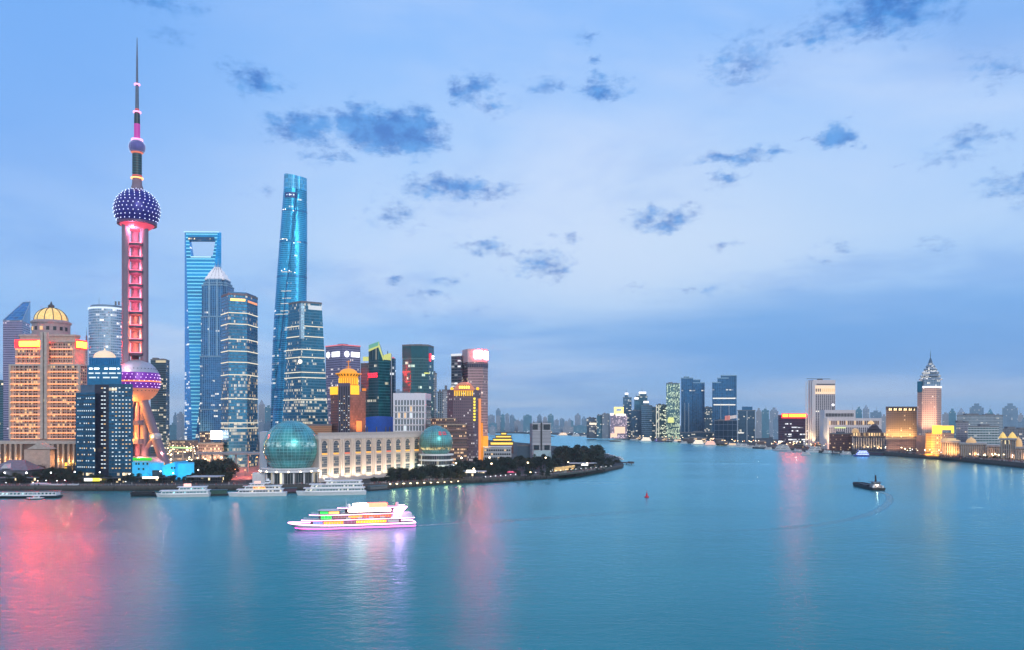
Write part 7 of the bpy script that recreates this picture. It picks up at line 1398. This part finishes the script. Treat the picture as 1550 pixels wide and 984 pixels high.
# white screen, lit street and overpass behind
d = 1020; r = thing('advertising_screen', 'big blank white advertising screen on a dark frame, before the angular bank tower', 'screen', (X(327, d), d, ZP)); q = MB(); q.box((X(327.5, d), d, Z(658.5, d)), (X(336, d) - X(319, d), 1.2, Z(652, d) - Z(665, d))); q.build('screen', glow_mat('blank_screen', (1, .95, .97), 4.5, True), r); q = MB()
for px in (321, 334): q.box((X(px, d), d + 2, (ZP + Z(652, d)) / 2), (1, 1, Z(652, d) - ZP))
q.box((X(327.5, d), d + 1.4, Z(658.5, d)), (X(337, d) - X(318, d), 1, Z(651, d) - Z(666, d))); q.build('frame', M_DARK, r)
for lab, x0, x1, t_, d in (('low rose-lit block left of the white screen', 302, 320, 655, 1100), ('low shop building with warm lit windows under the white screen', 300, 338, 672, 1000), ('low dark block with warm windows beyond the green light strip', 256, 300, 668, 1500)):
    tower('low_building', lab, 'building', rect(x0, x1, d, 30), ZP, Z(t_, d), facade('street_block_wall', (.06, .05, .05), (.22, .17, .19), 2.4, 3.6, .3, .4, (.6, .45), 30, (1, .7, .4), 1.5, 1, metal=0, rough=.5), plant=1, ph=2)
d = 900; r = thing('footbridge', 'long grey elevated footbridge crossing before the bank tower', 'footbridge', (X(350, d), d, ZP)); q = MB(); q.box((X(348, d), d, Z(687, d)), (X(398, d) - X(298, d), 7, 1.8)); q.build('deck', M_CONC, r); q = MB(); q.box((X(348, d), d - 3.4, Z(684.5, d)), (X(398, d) - X(298, d), .2, 1.2)); q.build('railing', mat('pale_steel', (.35, .42, .5)), r)
for k in range(6): q = MB(); q.box((X(303 + 18 * k, d), d, (ZP + Z(688, d)) / 2), (1.6, 1.6, Z(688, d) - ZP)); q.build('pillar', M_CONC, r)
d = 1180; r = thing('footbridge', 'circular footbridge edged with a bright green light strip', 'footbridge', (X(277, d), d, ZP)); q = MB(); q.bar((X(258, d), d, Z(679, d)), (X(297, d), d - 10, Z(679.5, d)), 5, 1.4); q.build('deck', M_CONC, r); q = MB(); q.bar((X(259, d), d - 3, Z(677.5, d)), (X(296, d), d - 13, Z(678, d)), .4, .9); q.build('light_strip', glow_mat('green_strip', (.35, 1, .25), 3), r)
for px in (262, 277, 292): q = MB(); q.box((X(px, d), d, (ZP + Z(680, d)) / 2), (1.5, 1.5, Z(680, d) - ZP)); q.build('pillar', M_CONC, r)
# red-lit forecourt
q = MB(); a_, b_ = 785, 1150; q.prism(ppoly((350, a_), (396, a_), (396, b_), (362, b_)), ZP + .004, ZP + .02); tag(q.build('forecourt_paving', mat('red_lit_paving', (.36, .15, .12), .6, scale=.2)), kind='structure')  # red light on the ground put into the paving colour
G_TAIL = glow_mat('amber_red_lamp', (1, .36, .10), 7, True)
M_POST = mat('lamp_post_steel', (.05, .05, .06), .5)
def lamp_proto(name, label, h, gm, r_, group, arm=0):
    t = thing(name, label, 'street lamp', (0, 0, 0), group); q = MB(); q.tube((0, 0, 0), (0, 0, h), .12, .07, 6); q.build('post', M_POST, t); q = MB(); q.ball((0, 0, h + r_ * .8), r_, 8, 6); q.build('lamp_head', gm, t); return t
protos = {}
def street_lamp(px, py, d, kind, label, group, zg=ZP, name='street_lamp', s=1.0):
    """a lamp whose head shows in row py"""
    h = max(2.0, Z(py, d) - zg); key = (kind, label)
    if key not in protos: t = protos[key] = lamp_proto(name, label, 10.0, {'warm': G_LAMP, 'white': G_LAMPW, 'red': G_TAIL}[kind], .55, group); 
    else: t = copy_tree(protos[key])
    t.location = (X(px, d), d, zg); t.scale = (s, s, h / 10.0); return t
lg = 'street lamps of the red-lit forecourt'; lb = 'orange street lamp on the red-lit forecourt'
for px, py, d in ((352, 729, 780), (358, 724, 800), (371, 712, 830), (364, 697, 950), (378, 700, 950), (389, 693, 960), (372, 690, 1040), (385, 688, 1060), (395, 708, 830), (356, 711, 840), (381, 719, 800)): street_lamp(px, py, d, 'red', lb, lg); 
for px, d in ((358, 800), (375, 830), (366, 930), (386, 900)): lamp('POINT', (X(px, d), d, ZP + 9), (1, .20, .10), 9000, None, None, 2.2)
rnd = random.Random(77)
lg = 'street lamps of the lit streets behind the footbridges'; lb = 'warm street lamp in the lit streets behind the footbridges'
for _ in range(90): d = rnd.uniform(930, 1500); px = rnd.uniform(250, 352); street_lamp(px, 640 + (H - ZP - rnd.uniform(6, 13)) * F / d, d, 'warm', lb, lg, s=1.3)
for px, d in ((270, 1250), (290, 1150), (310, 980), (335, 960), (262, 1420), (300, 1300)): lamp('POINT', (X(px, d), d, ZP + 11), (1, .6, .3), 60000, None, None, 2.2)
lg = 'white lamps along the left waterfront'; lb = 'white lamp among the dark trees of the left waterfront'
for px, py, d in ((77, 716, 750), (113, 715, 752), (151, 715.5, 756), (70, 727.5, 735), (86, 728, 735), (98, 727, 735), (57, 728, 735), (190, 729, 730), (262, 717, 752), (243, 714, 760), (196, 718, 752), (300, 712, 780), (50, 735, 716), (9, 736, 716)): street_lamp(px, py, d, 'white', lb, lg, s=1.1)
# embankment lamps
lg = 'white lamps on the embankment wall'; lb = 'low white lamp in the row along the left embankment'
for k in range(49):
    px = 56 + 5.1 * k; d = 711.5; street_lamp(px, 737.6, d, 'white', lb, lg, 1.2, 'embankment_lamp', .9)
lg = 'yellow lamps on the embankment'; lb = 'yellow lamp in the row on the quay below the smaller globe'
for k in range(11):
    px = 590.5 + 10.3 * k; py = 733 - .38 * k; d = gd(742 - 1.0 * k, 1.0) ; street_lamp(px, py, d, 'warm', lb, lg, 1.2, 'embankment_lamp', 1.7)
for k in range(6): d = gd(739 - 1.6 * k, 1); lamp('POINT', (X(596 + 20 * k, d), d - 1, 5.5), (1, .75, .3), 900, None, None, 1.2)
lg = 'orange street lamps on the wooded peninsula'; lb = 'orange street lamp among the trees of the peninsula'
for px, py, d in ((698.5, 694, 880), (741, 693.5, 930), (744, 702.5, 860), (799, 701, 880), (826, 693.5, 1000), (717, 710, 800), (860, 700, 1000), (690, 702, 850), (840, 685, 1150), (857, 690, 1080), (803, 715, 830), (889, 701, 1000)): street_lamp(px, py, d, 'warm', lb, lg, s=1.5)
lg = 'white lamps along the peninsula walk'; lb = 'small white lamp along the quay walk of the peninsula'
for k in range(26): t = k / 25; p = lerp2((735, 728), (925, 709.5), t); d = gd(p[1] - 1.5, ZP); street_lamp(p[0], p[1] - 6 + 2 * t, d + 3, 'white', lb, lg, s=.7)
# peninsula buildings
d = 1130; r = thing('control_tower', 'black and white striped control tower block with dark corner windows, on the peninsula', 'control tower', (X(818, d), d + 12, ZP)); M_CTW = mat('control_tower_white', (.50, .55, .60), .5, var=.06)
fct = facade('striped_control_wall', (.10, .14, .18), (.46, .50, .55), 90, 1.9, 0, .72, (0, 0), metal=0, rough=.5)
q = MB(); q.prism(ppoly((802, d + 10), (806, d), (834, d), (834, d + 26), (803, d + 28)), ZP, Z(641, d)); q.build('walls', fct, r)
q = MB(); q.box((X(819.5, d), d - .5, (Z(640, d) + Z(688, d)) / 2), (2.2, 1, Z(640, d) - Z(688, d))); q.build('dark_seam', M_DARK, r)
for xa, xb, ya, yb in ((806.5, 814, 642.5, 650.5), (823, 832.5, 642.5, 650.5), (808, 816, 674, 681), (824, 832, 674, 681)): panel(r, XY(xa, d), XY(xb, d), Z(yb, d), Z(ya, d), M_PANE, 'corner_window', .4, .4)
for ya in (641, 651.5, 672.5): q = MB(); q.prism(offset(ppoly((806, d), (834, d), (834, d + 26), (805, d + 26)), .6), Z(ya + .8, d), Z(ya - .6, d)); q.build('white_band', M_CTW, r)
q = MB(); q.loft([[(X(804, d), d - 4, ZP), (X(837, d), d - 4, ZP), (X(837, d), d + 20, ZP), (X(804, d), d + 20, ZP)], [(X(809, d), d - 1, Z(682, d)), (X(833, d), d - 1, Z(682, d)), (X(833, d), d + 16, Z(682, d)), (X(809, d), d + 16, Z(682, d))]]); q.build('sloping_base', mat('pale_aqua_base', (.34, .52, .56), .5), r)
q = MB(); q.tube((X(806, d), d + 8, Z(639, d)), (X(834, d), d + 8, Z(639, d)), .35, n=5); q.build('roof_rail', M_DARK, r); mast(r, (X(808, d), d + 10, Z(641, d)), 7, .3); mast(r, (X(820, d), d + 10, Z(641, d)), 7, .3)
tower('low_hall', 'dull blue low hall left of the striped control tower', 'hall', rect(783, 804, 1140, 30), ZP, Z(675, 1140), mat('dull_blue_cladding', (.05, .10, .15), .6), plant=1, ph=2)
d = 1060; r = thing('office_block', 'low white office block with a grid of dark windows, on the peninsula', 'building', (X(752, d), d + 10, ZP)); q = MB(); pz = ppoly((732, d), (774, d), (774, d + 30), (734, d + 30)); q.prism(pz, ZP, Z(677, d), 0, 1); q.build('walls', [mat('white_render', (.46, .50, .54), .6, var=.05), M_GREY], r)
windows(r, grid(XY(733, d - .05), XY(773, d - .05), ZP + 1, Z(678.5, d), 12, 4, 2.2, 2.1), lambda k: M_PANE if k % 9 else G_WARM2); q = MB(); q.prism(offset(pz, .8), Z(677, d) + .02, Z(676, d)); q.build('cornice', M_WHITE, r)
d = 1480; r = thing('floating_restaurant', 'tiered restaurant boat outlined in yellow lights beyond the low white office block', 'restaurant boat', (X(760, d), d, ZP))
for k, (xa, xb, ya, yb) in enumerate([(742, 777, 676, 669), (746, 775, 669, 664), (750, 774, 664, 659.5), (758, 767, 659.5, 655)]):
    q = MB(); q.prism(rect(xa, xb, d + 2 * k, 22 - 3 * k), Z(ya, d) if k else ZP, Z(yb, d)); dk = q.build('storey', mat('dark_red_timber', (.10, .03, .02), .6), r)
    q = MB(); q.box((X((xa + xb) / 2, d), d + 2 * k - .4, (Z(ya, d) * .35 + Z(yb, d) * .65)), (X(xb, d) - X(xa, d) - 2, .5, (Z(yb, d) - Z(ya, d)) * .45)); q.build('lit_gallery', glow_mat('yellow_gallery', (1, .68, .10), 1.5), dk); q = MB(); q.prism(offset(rect(xa, xb, d + 2 * k, 22 - 3 * k), 1.4), Z(yb, d) + .01, Z(yb, d) + .9); q.build('eave', mat('dark_tile_roof', (.05, .06, .06), .6), dk)
for k, (px, py, c) in enumerate(((742, 670, (1, .3, .3)), (748, 673, (1, .7, .4)), (735, 675, (1, .4, .4)), (768, 675, (1, .8, .6)))): lamp('POINT', (X(px, 1380), 1380, 14), c, 9000, None, None, 2.2)
d = 800; canopy('glass-walled kiosk with a white light panel on its roof, right of the yellow lamps', 688, 736, d, Z(713.5, d), 12, mat('pale_roof', (.42, .46, .5)), [(706, 720, Z(715.5, d), Z(711.5, d), G_SW)])
d = 1020; canopy('long low white-roofed shelter on the peninsula, before the big trees', 862, 903, d, Z(701, d), 10, mat('bright_white_roof', (.7, .72, .75), .5), [(880, 890, Z(704.5, d), Z(702.5, d), G_SW)])
d = 930; r = thing('lit_garden_wall', 'long garden wall washed with yellow light on the peninsula', 'wall', (X(854, d), d, ZP)); q = MB(); q.bar((X(838, d - 20), d - 20, ZP), (X(870, d + 30), d + 30, ZP), .8, 5); q.build('wall', mat('ochre_wall', (.45, .36, .22), .7), r)
for k in range(7): p = lerp2(XY(840, d - 22), XY(869, d + 26), k / 6); lamp('SPOT', (p[0] + 1.5, p[1] - 4, ZP + .4), (1, .70, .22), 2600, r, (p[0] - .5, p[1], ZP + 3), .2, 110, .9)
d = 925; r = thing('white_tent', 'small bright white tent left of the yellow-lit garden wall', 'tent', (X(833, d), d, ZP)); q = MB(); q.box((X(833, d), d, ZP + 2.2), (6, 5, 4)); q.build('side_walls', glow_mat('tent_glow', (.95, .97, 1), 1.4), r); q = MB(); q.loft([[(X(833, d) + 3.6 * x, d + 3 * y, ZP + 4.2) for x, y in ((-1, -1), (1, -1), (1, 1), (-1, 1))], [(X(833, d) + .2 * x, d + .2 * y, ZP + 6.6) for x, y in ((-1, -1), (1, -1), (1, 1), (-1, 1))]]); q.build('roof', MATS['bright_white_roof'], r)
d = 850; r = thing('pink_umbrella_stand', 'pink-lit row of umbrellas on the peninsula quay', 'umbrellas', (X(776, d), d, ZP))
for k in range(3):
    x = X(771 + 4.6 * k, d); q = MB(); q.lathe(x, d, [(2.6, ZP + 3.0), (1.6, ZP + 3.9), (.1, ZP + 4.4)], 8); u_ = q.build('umbrella', glow_mat('pink_canvas', (1, .10, .22), .8, base=(.5, .1, .15)), r); q = MB(); q.tube((x, d, ZP), (x, d, ZP + 3.2), .08, n=5); q.build('pole', M_POST, u_)
# jetties at the tip
d = gd(697, 1.5); r = thing('jetty', 'long dark jetty reaching out from the tip of the peninsula', 'jetty', (X(940, d), d, 0)); q = MB(); q.bar((X(918, gd(700)), gd(700), 1.6), (X(957, gd(703.5)), gd(703.5), 1.6), 7, 1.2); q.build('deck', mat('jetty_deck', (.10, .09, .10), .7), r)
for k in range(6): p = lerp2((918, 700.5), (956, 703.6), k / 5); g_ = G(*p); q = MB(); q.tube((g_.x, g_.y, -1), (g_.x, g_.y, 1.8), .5, n=6); q.build('pile', M_DARK, r)
q = MB(); q.box((X(955, gd(703.2)), gd(703.2), 3.4), (8, 6, 2)); q.build('shelter', M_DARK, r)
for k, (px, py) in enumerate(((917, 691), (925, 693.5), (934, 696))):
    ferry(['white motor yacht nearest the trees at the peninsula tip', 'white motor yacht in the middle of the three at the peninsula tip', 'white motor yacht outermost of the three at the peninsula tip'][k], 22, 5, 1.4, [(.2, .9, 1.8, .8), (.35, .75, 1.5, .6)], (M_HW, M_HW, B_DARK, M_HW), WL(px, py), -.6, 'yachts at the peninsula tip', None, name='motor_yacht')

# ================================================================== west bank promenade: lamps, crowd, traffic
lg = 'street lamps along the west bank promenade'; lb = 'warm street lamp along the west bank promenade'; rnd = random.Random(41)
for k in range(64):
    t = rnd.random(); px = 1335 + 235 * t; d0 = gd(690 + 19 * max(0, (px - 1340)) / 210, 0); d = d0 + rnd.uniform(18, 75); street_lamp(px, Z and 640 + (H - 7 - rnd.uniform(4, 9)) * F / d, d, 'warm' if k % 4 else 'white', lb if k % 4 else 'white street lamp along the west bank promenade', lg, 5.0, s=1.1)
lg = 'street lamps behind the west bank moorings'; lb = 'warm street lamp behind the west bank moorings'
for k in range(120):
    px = rnd.uniform(905, 1335); d = gd(662 + (px - 900) * .0615) + rnd.uniform(8, 62); street_lamp(px, 640 + (H - 5 - rnd.uniform(4, 11)) * F / d, d, 'red' if k % 3 == 0 else 'warm', lb if k % 3 else 'orange street lamp behind the west bank moorings', lg, s=1.7)
for px in (1190, 1205, 1150, 1262, 1282): d = gd(662 + (px - 900) * .0615) + 30; lamp('POINT', (X(px, d), d, 14), (1, .5, .3), 30000, None, None, 2.2)
for k in range(9): px = 1400 + 19 * k; d = gd(690 + 19 * (px - 1340) / 210) + 48; lamp('POINT', (X(px, d), d, 13), (1, .55, .25), 3500, None, None, 2.2)
q = MB()
for _ in range(1500):
    px = rnd.uniform(1340, 1580); d = gd(690 + 19 * (px - 1340) / 210) + rnd.uniform(3, 44); x = X(px, d); s = rnd.uniform(.9, 1.1)
    q.loft([[(x + .26 * c_, d + .2 * s_, 7.2) for c_, s_ in ((-1, -1), (1, -1), (1, 1), (-1, 1))], [(x + .3 * c_, d + .22 * s_, 7.2 + 1.35 * s) for c_, s_ in ((-1, -1), (1, -1), (1, 1), (-1, 1))], [(x + .13 * c_, d + .13 * s_, 7.2 + 1.72 * s) for c_, s_ in ((-1, -1), (1, -1), (1, 1), (-1, 1))]], rnd.randrange(3))
o = q.build('promenade_crowd', [mat('dark_coats', (.05, .05, .06), .8), mat('red_coats', (.2, .05, .05), .8), mat('pale_coats', (.35, .33, .32), .8)]); tag(o, 'dense evening crowd on the west bank promenade', 'crowd', kind='stuff')
lb = 'faint white lamp along the far bank beyond the peninsula'
for k in range(26): px = rnd.uniform(742, 900); d = gd(655 + (px - 740) * .042) + rnd.uniform(15, 60); street_lamp(px, 640 + (H - 5 - rnd.uniform(4, 12)) * F / d, d, 'white' if k % 3 else 'warm', lb if k % 3 else 'faint warm lamp along the far bank beyond the peninsula', 'lamps along the far bank', s=2.0)
# cars on the riverside street behind
def car(col):
    t = thing('parked_car', 'car in the queue on the riverside street behind the promenade', 'car', (0, 0, 0), 'cars on the riverside street'); q = MB(); q.loft([[(x, y, .4) for x, y in ((-2.1, -.85), (2.1, -.85), (2.1, .85), (-2.1, .85))], [(x, y, .95) for x, y in ((-2.15, -.88), (2.15, -.88), (2.15, .88), (-2.15, .88))], [(x, y, 1.0) for x, y in ((-1.5, -.8), (1.2, -.8), (1.2, .8), (-1.5, .8))], [(x, y, 1.45) for x, y in ((-1.0, -.7), (.7, -.7), (.7, .7), (-1.0, .7))]]); q.build('body', col, t)
    q = MB(); [q.lathe(x, y, [(.34, .0), (.34, .5)], 8) for x in (-1.3, 1.3) for y in (-.8, .8)]; q.build('wheels', M_DARK, t); q = MB(); q.box((-2.18, 0, .75), (.1, 1.5, .25)); q.build('headlights', G_LAMP, t); q = MB(); q.box((2.18, 0, .8), (.1, 1.5, .2)); q.build('tail_lights', G_RED, t); return t
cp = car(mat('car_paint', (.25, .26, .28), .3))
for k in range(44):
    c_ = cp if k == 0 else copy_tree(cp); px = rnd.uniform(1345, 1560); d = gd(690 + 19 * (px - 1340) / 210) + rnd.choice((52, 56, 61, 65)); place(c_, (X(px, d), d, 4.52), -.9 + (math.pi if k % 2 else 0))
# embankment rail
pr = [G(a, b_) for a, b_ in pp]; 
r = thing('promenade_railing', 'low railing along the edge of the west bank promenade', 'railing', tuple(pr[1])); q = MB()
for a, b_ in zip(pr, pr[1:]):
    q.bar((a.x, a.y + 1, 8.2), (b_.x, b_.y + 1, 8.2), .2, .15); n_ = int((b_ - a).length / 6)
    for k in range(n_): p = a.lerp(b_, k / n_); q.box((p.x, p.y + 1, 7.7), (.2, .2, 1.1))
q.build('rails', mat('pale_rail', (.4, .4, .42), .5), r)

# ================================================================== quay details on the east bank
r = thing('quay_railing', 'low dark railing along the east bank quay from the left edge to the peninsula', 'railing', (X(300, 708), 708, ZP)); q = MB(); ed = [G(a, b_, 0) for a, b_ in front[1:13]]
for a, b_ in zip(ed, ed[1:]):
    L_ = (b_ - a).length; n2 = Vector((-(b_ - a).y, (b_ - a).x, 0)).normalized() * 1.2; n_ = max(1, int(L_ / 3))
    q.bar((a.x + n2.x, a.y + n2.y, ZP + 1.0), (b_.x + n2.x, b_.y + n2.y, ZP + 1.0), .12, .1); q.bar((a.x + n2.x, a.y + n2.y, ZP + .5), (b_.x + n2.x, b_.y + n2.y, ZP + .5), .06, .06)
    for k in range(n_): p = a.lerp(b_, k / n_) + n2; q.box((p.x, p.y, ZP + .5), (.12, .12, 1.05))
q.build('rails', mat('pale_rail', (.4, .4, .42)), r)
rnd = random.Random(17); fp = None
for k in range(60):
    i = rnd.randrange(len(ed) - 1); a, b_ = ed[i], ed[i + 1]; p = a.lerp(b_, rnd.random())
    if fp is None: fp = thing('quay_fender', 'black rubber fender hanging on the east bank quay wall', 'fender', (0, 0, 0), 'fenders on the east bank quay'); q = MB(); q.tube((0, -.5, .6), (0, -.5, 3.4), .55, .55, 8); q.build('rubber', M_BLKH, fp); t = fp
    else: t = copy_tree(fp)
    t.location = (p.x, p.y, 0)
q = MB()
for _ in range(420):
    i = rnd.randrange(len(ed) - 1); a, b_ = ed[i], ed[i + 1]; p = a.lerp(b_, rnd.random()); x, y = p.x + rnd.uniform(-1, 1), p.y + rnd.uniform(2.5, 16); s = rnd.uniform(.9, 1.08)
    q.loft([[(x + .26 * c_, y + .2 * s_, ZP) for c_, s_ in ((-1, -1), (1, -1), (1, 1), (-1, 1))], [(x + .3 * c_, y + .22 * s_, ZP + 1.35 * s) for c_, s_ in ((-1, -1), (1, -1), (1, 1), (-1, 1))], [(x + .13 * c_, y + .13 * s_, ZP + 1.72 * s) for c_, s_ in ((-1, -1), (1, -1), (1, 1), (-1, 1))]], rnd.randrange(3))
tag(q.build('quay_crowd', [MATS['dark_coats'], MATS['red_coats'], MATS['pale_coats']]), 'evening strollers along the east bank quay', 'crowd', kind='stuff')
# ================================================================== trees
def inside(p):
    c = False; n = len(PUD); P2 = offset(PUD, -4)
    for k in range(n):
        (x0, y0), (x1, y1) = P2[k], P2[(k + 1) % n]
        if (y0 > p.y) != (y1 > p.y) and p.x < (x1 - x0) * (p.y - y0) / (y1 - y0) + x0: c = not c
    return c
def leaf_mat(name, c1, c2):
    m, t, b = new_mat(name); g = t.nodes.new('ShaderNodeNewGeometry'); oi = t.nodes.new('ShaderNodeObjectInfo')
    n = NOISE(t, g.outputs['Position'], .45, 3); f = M(t, 'ADD', M(t, 'MULTIPLY', n, .7), M(t, 'MULTIPLY', oi.outputs['Random'], .35))
    t.links.new(RAMP(t, f, [(.3, c1), (.8, c2)]), b.inputs['Base Color']); b.inputs['Roughness'].default_value = .7; return m
LEAF = [leaf_mat('evergreen_leaves', (.006, .018, .014), (.022, .045, .028)), leaf_mat('dull_olive_leaves', (.016, .025, .014), (.045, .052, .028)), leaf_mat('winter_twigs', (.05, .04, .045), (.11, .09, .09))]
BARK = mat('tree_bark', (.05, .04, .035), .9)
def tree_proto(seed, kind, label, cat='tree'):
    rn = random.Random(seed); t = thing(['broadleaf_tree', 'olive_tree', 'bare_tree'][kind], label, cat); q = MB()
    q.tube((0, 0, -.3), (.1, 0, 4.2), .34, .2, 7)
    cl = []
    for k in range(rn.randint(13, 16)):
        an = rn.uniform(0, 6.28); rr = rn.uniform(.3, 3.3); z = rn.uniform(2.2, 8.4); rr *= (1 - max(0, z - 4.4) / 6.0); c = (rr * math.cos(an), rr * math.sin(an), z); cl.append((c, rn.uniform(1.3, 2.1)))
        q.tube((.1, 0, rn.uniform(2.2, 4.0)), c, .13, .04, 5)
    q.build('trunk', BARK, t)
    q = MB(); nl = 60 if kind < 2 else 34
    for (c, s) in cl:
        for _ in range(nl):
            v = Vector((rn.gauss(0, 1), rn.gauss(0, 1), rn.gauss(0, 1))).normalized() * s * rn.uniform(.45, 1.1); p = Vector(c) + Vector((v.x, v.y, v.z * .8))
            a = Vector((rn.gauss(0, 1), rn.gauss(0, 1), rn.gauss(0, 1))).normalized(); b_ = a.orthogonal().normalized(); e = a.cross(b_); w_ = rn.uniform(.26, .5) * (1 if kind < 2 else .5); l_ = w_ * (1 if kind < 2 else 2.2)
            q.face([p - b_ * w_ - e * l_ * .2, p - e * l_, p + b_ * w_ + e * l_ * .2, p + e * l_])
    q.build('crown', LEAF[kind], t); return t
TR = {}
def trees(label, group, spots, kinds=(0, 0, 1), seed=0):
    rn = random.Random(seed + 5)
    for (px, d, h) in spots:
        k = rn.choice(kinds); v = rn.randrange(3); key = (label, k, v)
        if key not in TR: t = TR[key] = tree_proto(seed * 13 + k * 7 + v, k, label); t['group'] = group
        else: t = copy_tree(TR[key])
        s = h / 9.6; w_ = rn.uniform(.95, 1.3); t.location = (X(px, d), d, ZP - .1); t.scale = (s * w_, s * w_, s); t.rotation_euler = (0, 0, rn.uniform(0, 6.28))
rnd = random.Random(99)
def strip(n, x0, x1, d0, d1, h0, h1):
    return [(x0 + (x1 - x0) * (k + rnd.random()) / n, rnd.uniform(d0, d1), rnd.uniform(h0, h1)) for k in range(n)]
trees('leafless twiggy tree before the podium of the domed stone block', 'bare trees before the domed stone block', strip(22, -8, 116, 795, 828, 10, 15), (2,), 1)
trees('dark tree of the waterfront garden, left of the petrol blue tower', 'dark trees of the left waterfront', strip(26, 2, 122, 735, 765, 6, 10.5) + strip(30, -5, 122, 772, 800, 9, 13), (0, 0, 1), 2)
trees('dark tree along the quay before the petrol blue tower and sky blue building', 'dark trees of the middle waterfront', strip(34, 118, 300, 742, 760, 5, 9), (0, 0, 1), 3)
trees('tall dense dark tree in the clump left of the red-lit forecourt', 'dense dark clump by the forecourt', strip(26, 290, 352, 800, 890, 14, 18) + strip(8, 268, 300, 820, 880, 12, 15), (0,), 4)
trees('olive-toned tree near the left end of the forecourt', 'olive trees by the forecourt', strip(7, 326, 352, 745, 770, 7, 10), (1,), 5)
trees('dark round tree before the right part of the arcaded hall', 'dark trees before the arcaded hall', strip(15, 590, 640, 752, 785, 9, 13) + strip(10, 560, 600, 745, 755, 4, 6), (0, 0, 1), 6)
trees('dark tree in front of the smaller globe', 'dark trees before the smaller globe', strip(18, 634, 700, 775, 840, 9, 14), (0, 0, 1), 7)
trees('dark tree in the wood at the near end of the peninsula', 'wood at the near end of the peninsula', strip(34, 684, 770, 850, 1000, 10, 15) + strip(16, 690, 840, 820, 870, 6, 9), (0, 0, 0, 1), 8)
trees('dark tree in the middle wood of the peninsula, before the striped control tower', 'wood in the middle of the peninsula', strip(34, 765, 850, 900, 1090, 10, 15), (0, 0, 1), 9)
trees('tall dark tree in the dense wood near the tip of the peninsula', 'wood near the tip of the peninsula', strip(46, 842, 909, 1060, 1300, 16, 22) + strip(10, 905, 925, 1150, 1230, 3, 6), (0, 0, 0, 1), 10)
trees('low clipped bush on the lawn along the peninsula quay', 'bushes along the peninsula quay', strip(26, 800, 925, 925, 1010, 2.5, 4.5), (0, 1), 11)
q = MB(); lawn = [(845, 720), (880, 716), (915, 710), (925, 706), (900, 705), (850, 711)]
q.prism([tuple(G(a, b_, ZP)[:2]) for a, b_ in lawn], ZP + .004, ZP + .012); tag(q.build('lawn', ground_mat('dark_lawn', (.018, .035, .015), (.04, .06, .025), .15)), kind='structure')
trees('low dark shrub on the bare tip of the peninsula', 'shrubs on the tip of the peninsula', [(p.x / p.y * F + CX, p.y, rnd.uniform(3, 5.5)) for p in [G(rnd.uniform(900, 941), rnd.uniform(694, 710), ZP) for _ in range(90)] if inside(p)], (0, 1), 12)
lab = 'dark tree along the west bank street, behind the promenade'
for px, d, h in strip(34, 1440, 1560, 0, 1, 5, 8):
    d = gd(690 + 19 * (px - 1340) / 210) + rnd.uniform(48, 66); k = ('w', rnd.randrange(2))
    if k not in TR: t = TR[k] = tree_proto(500 + k[1], 0, lab); t['group'] = 'trees along the west bank street'
    else: t = copy_tree(TR[k])
    s = h / 9.6; place(t, (X(px, d), d, 4.4), rnd.uniform(0, 6), s)
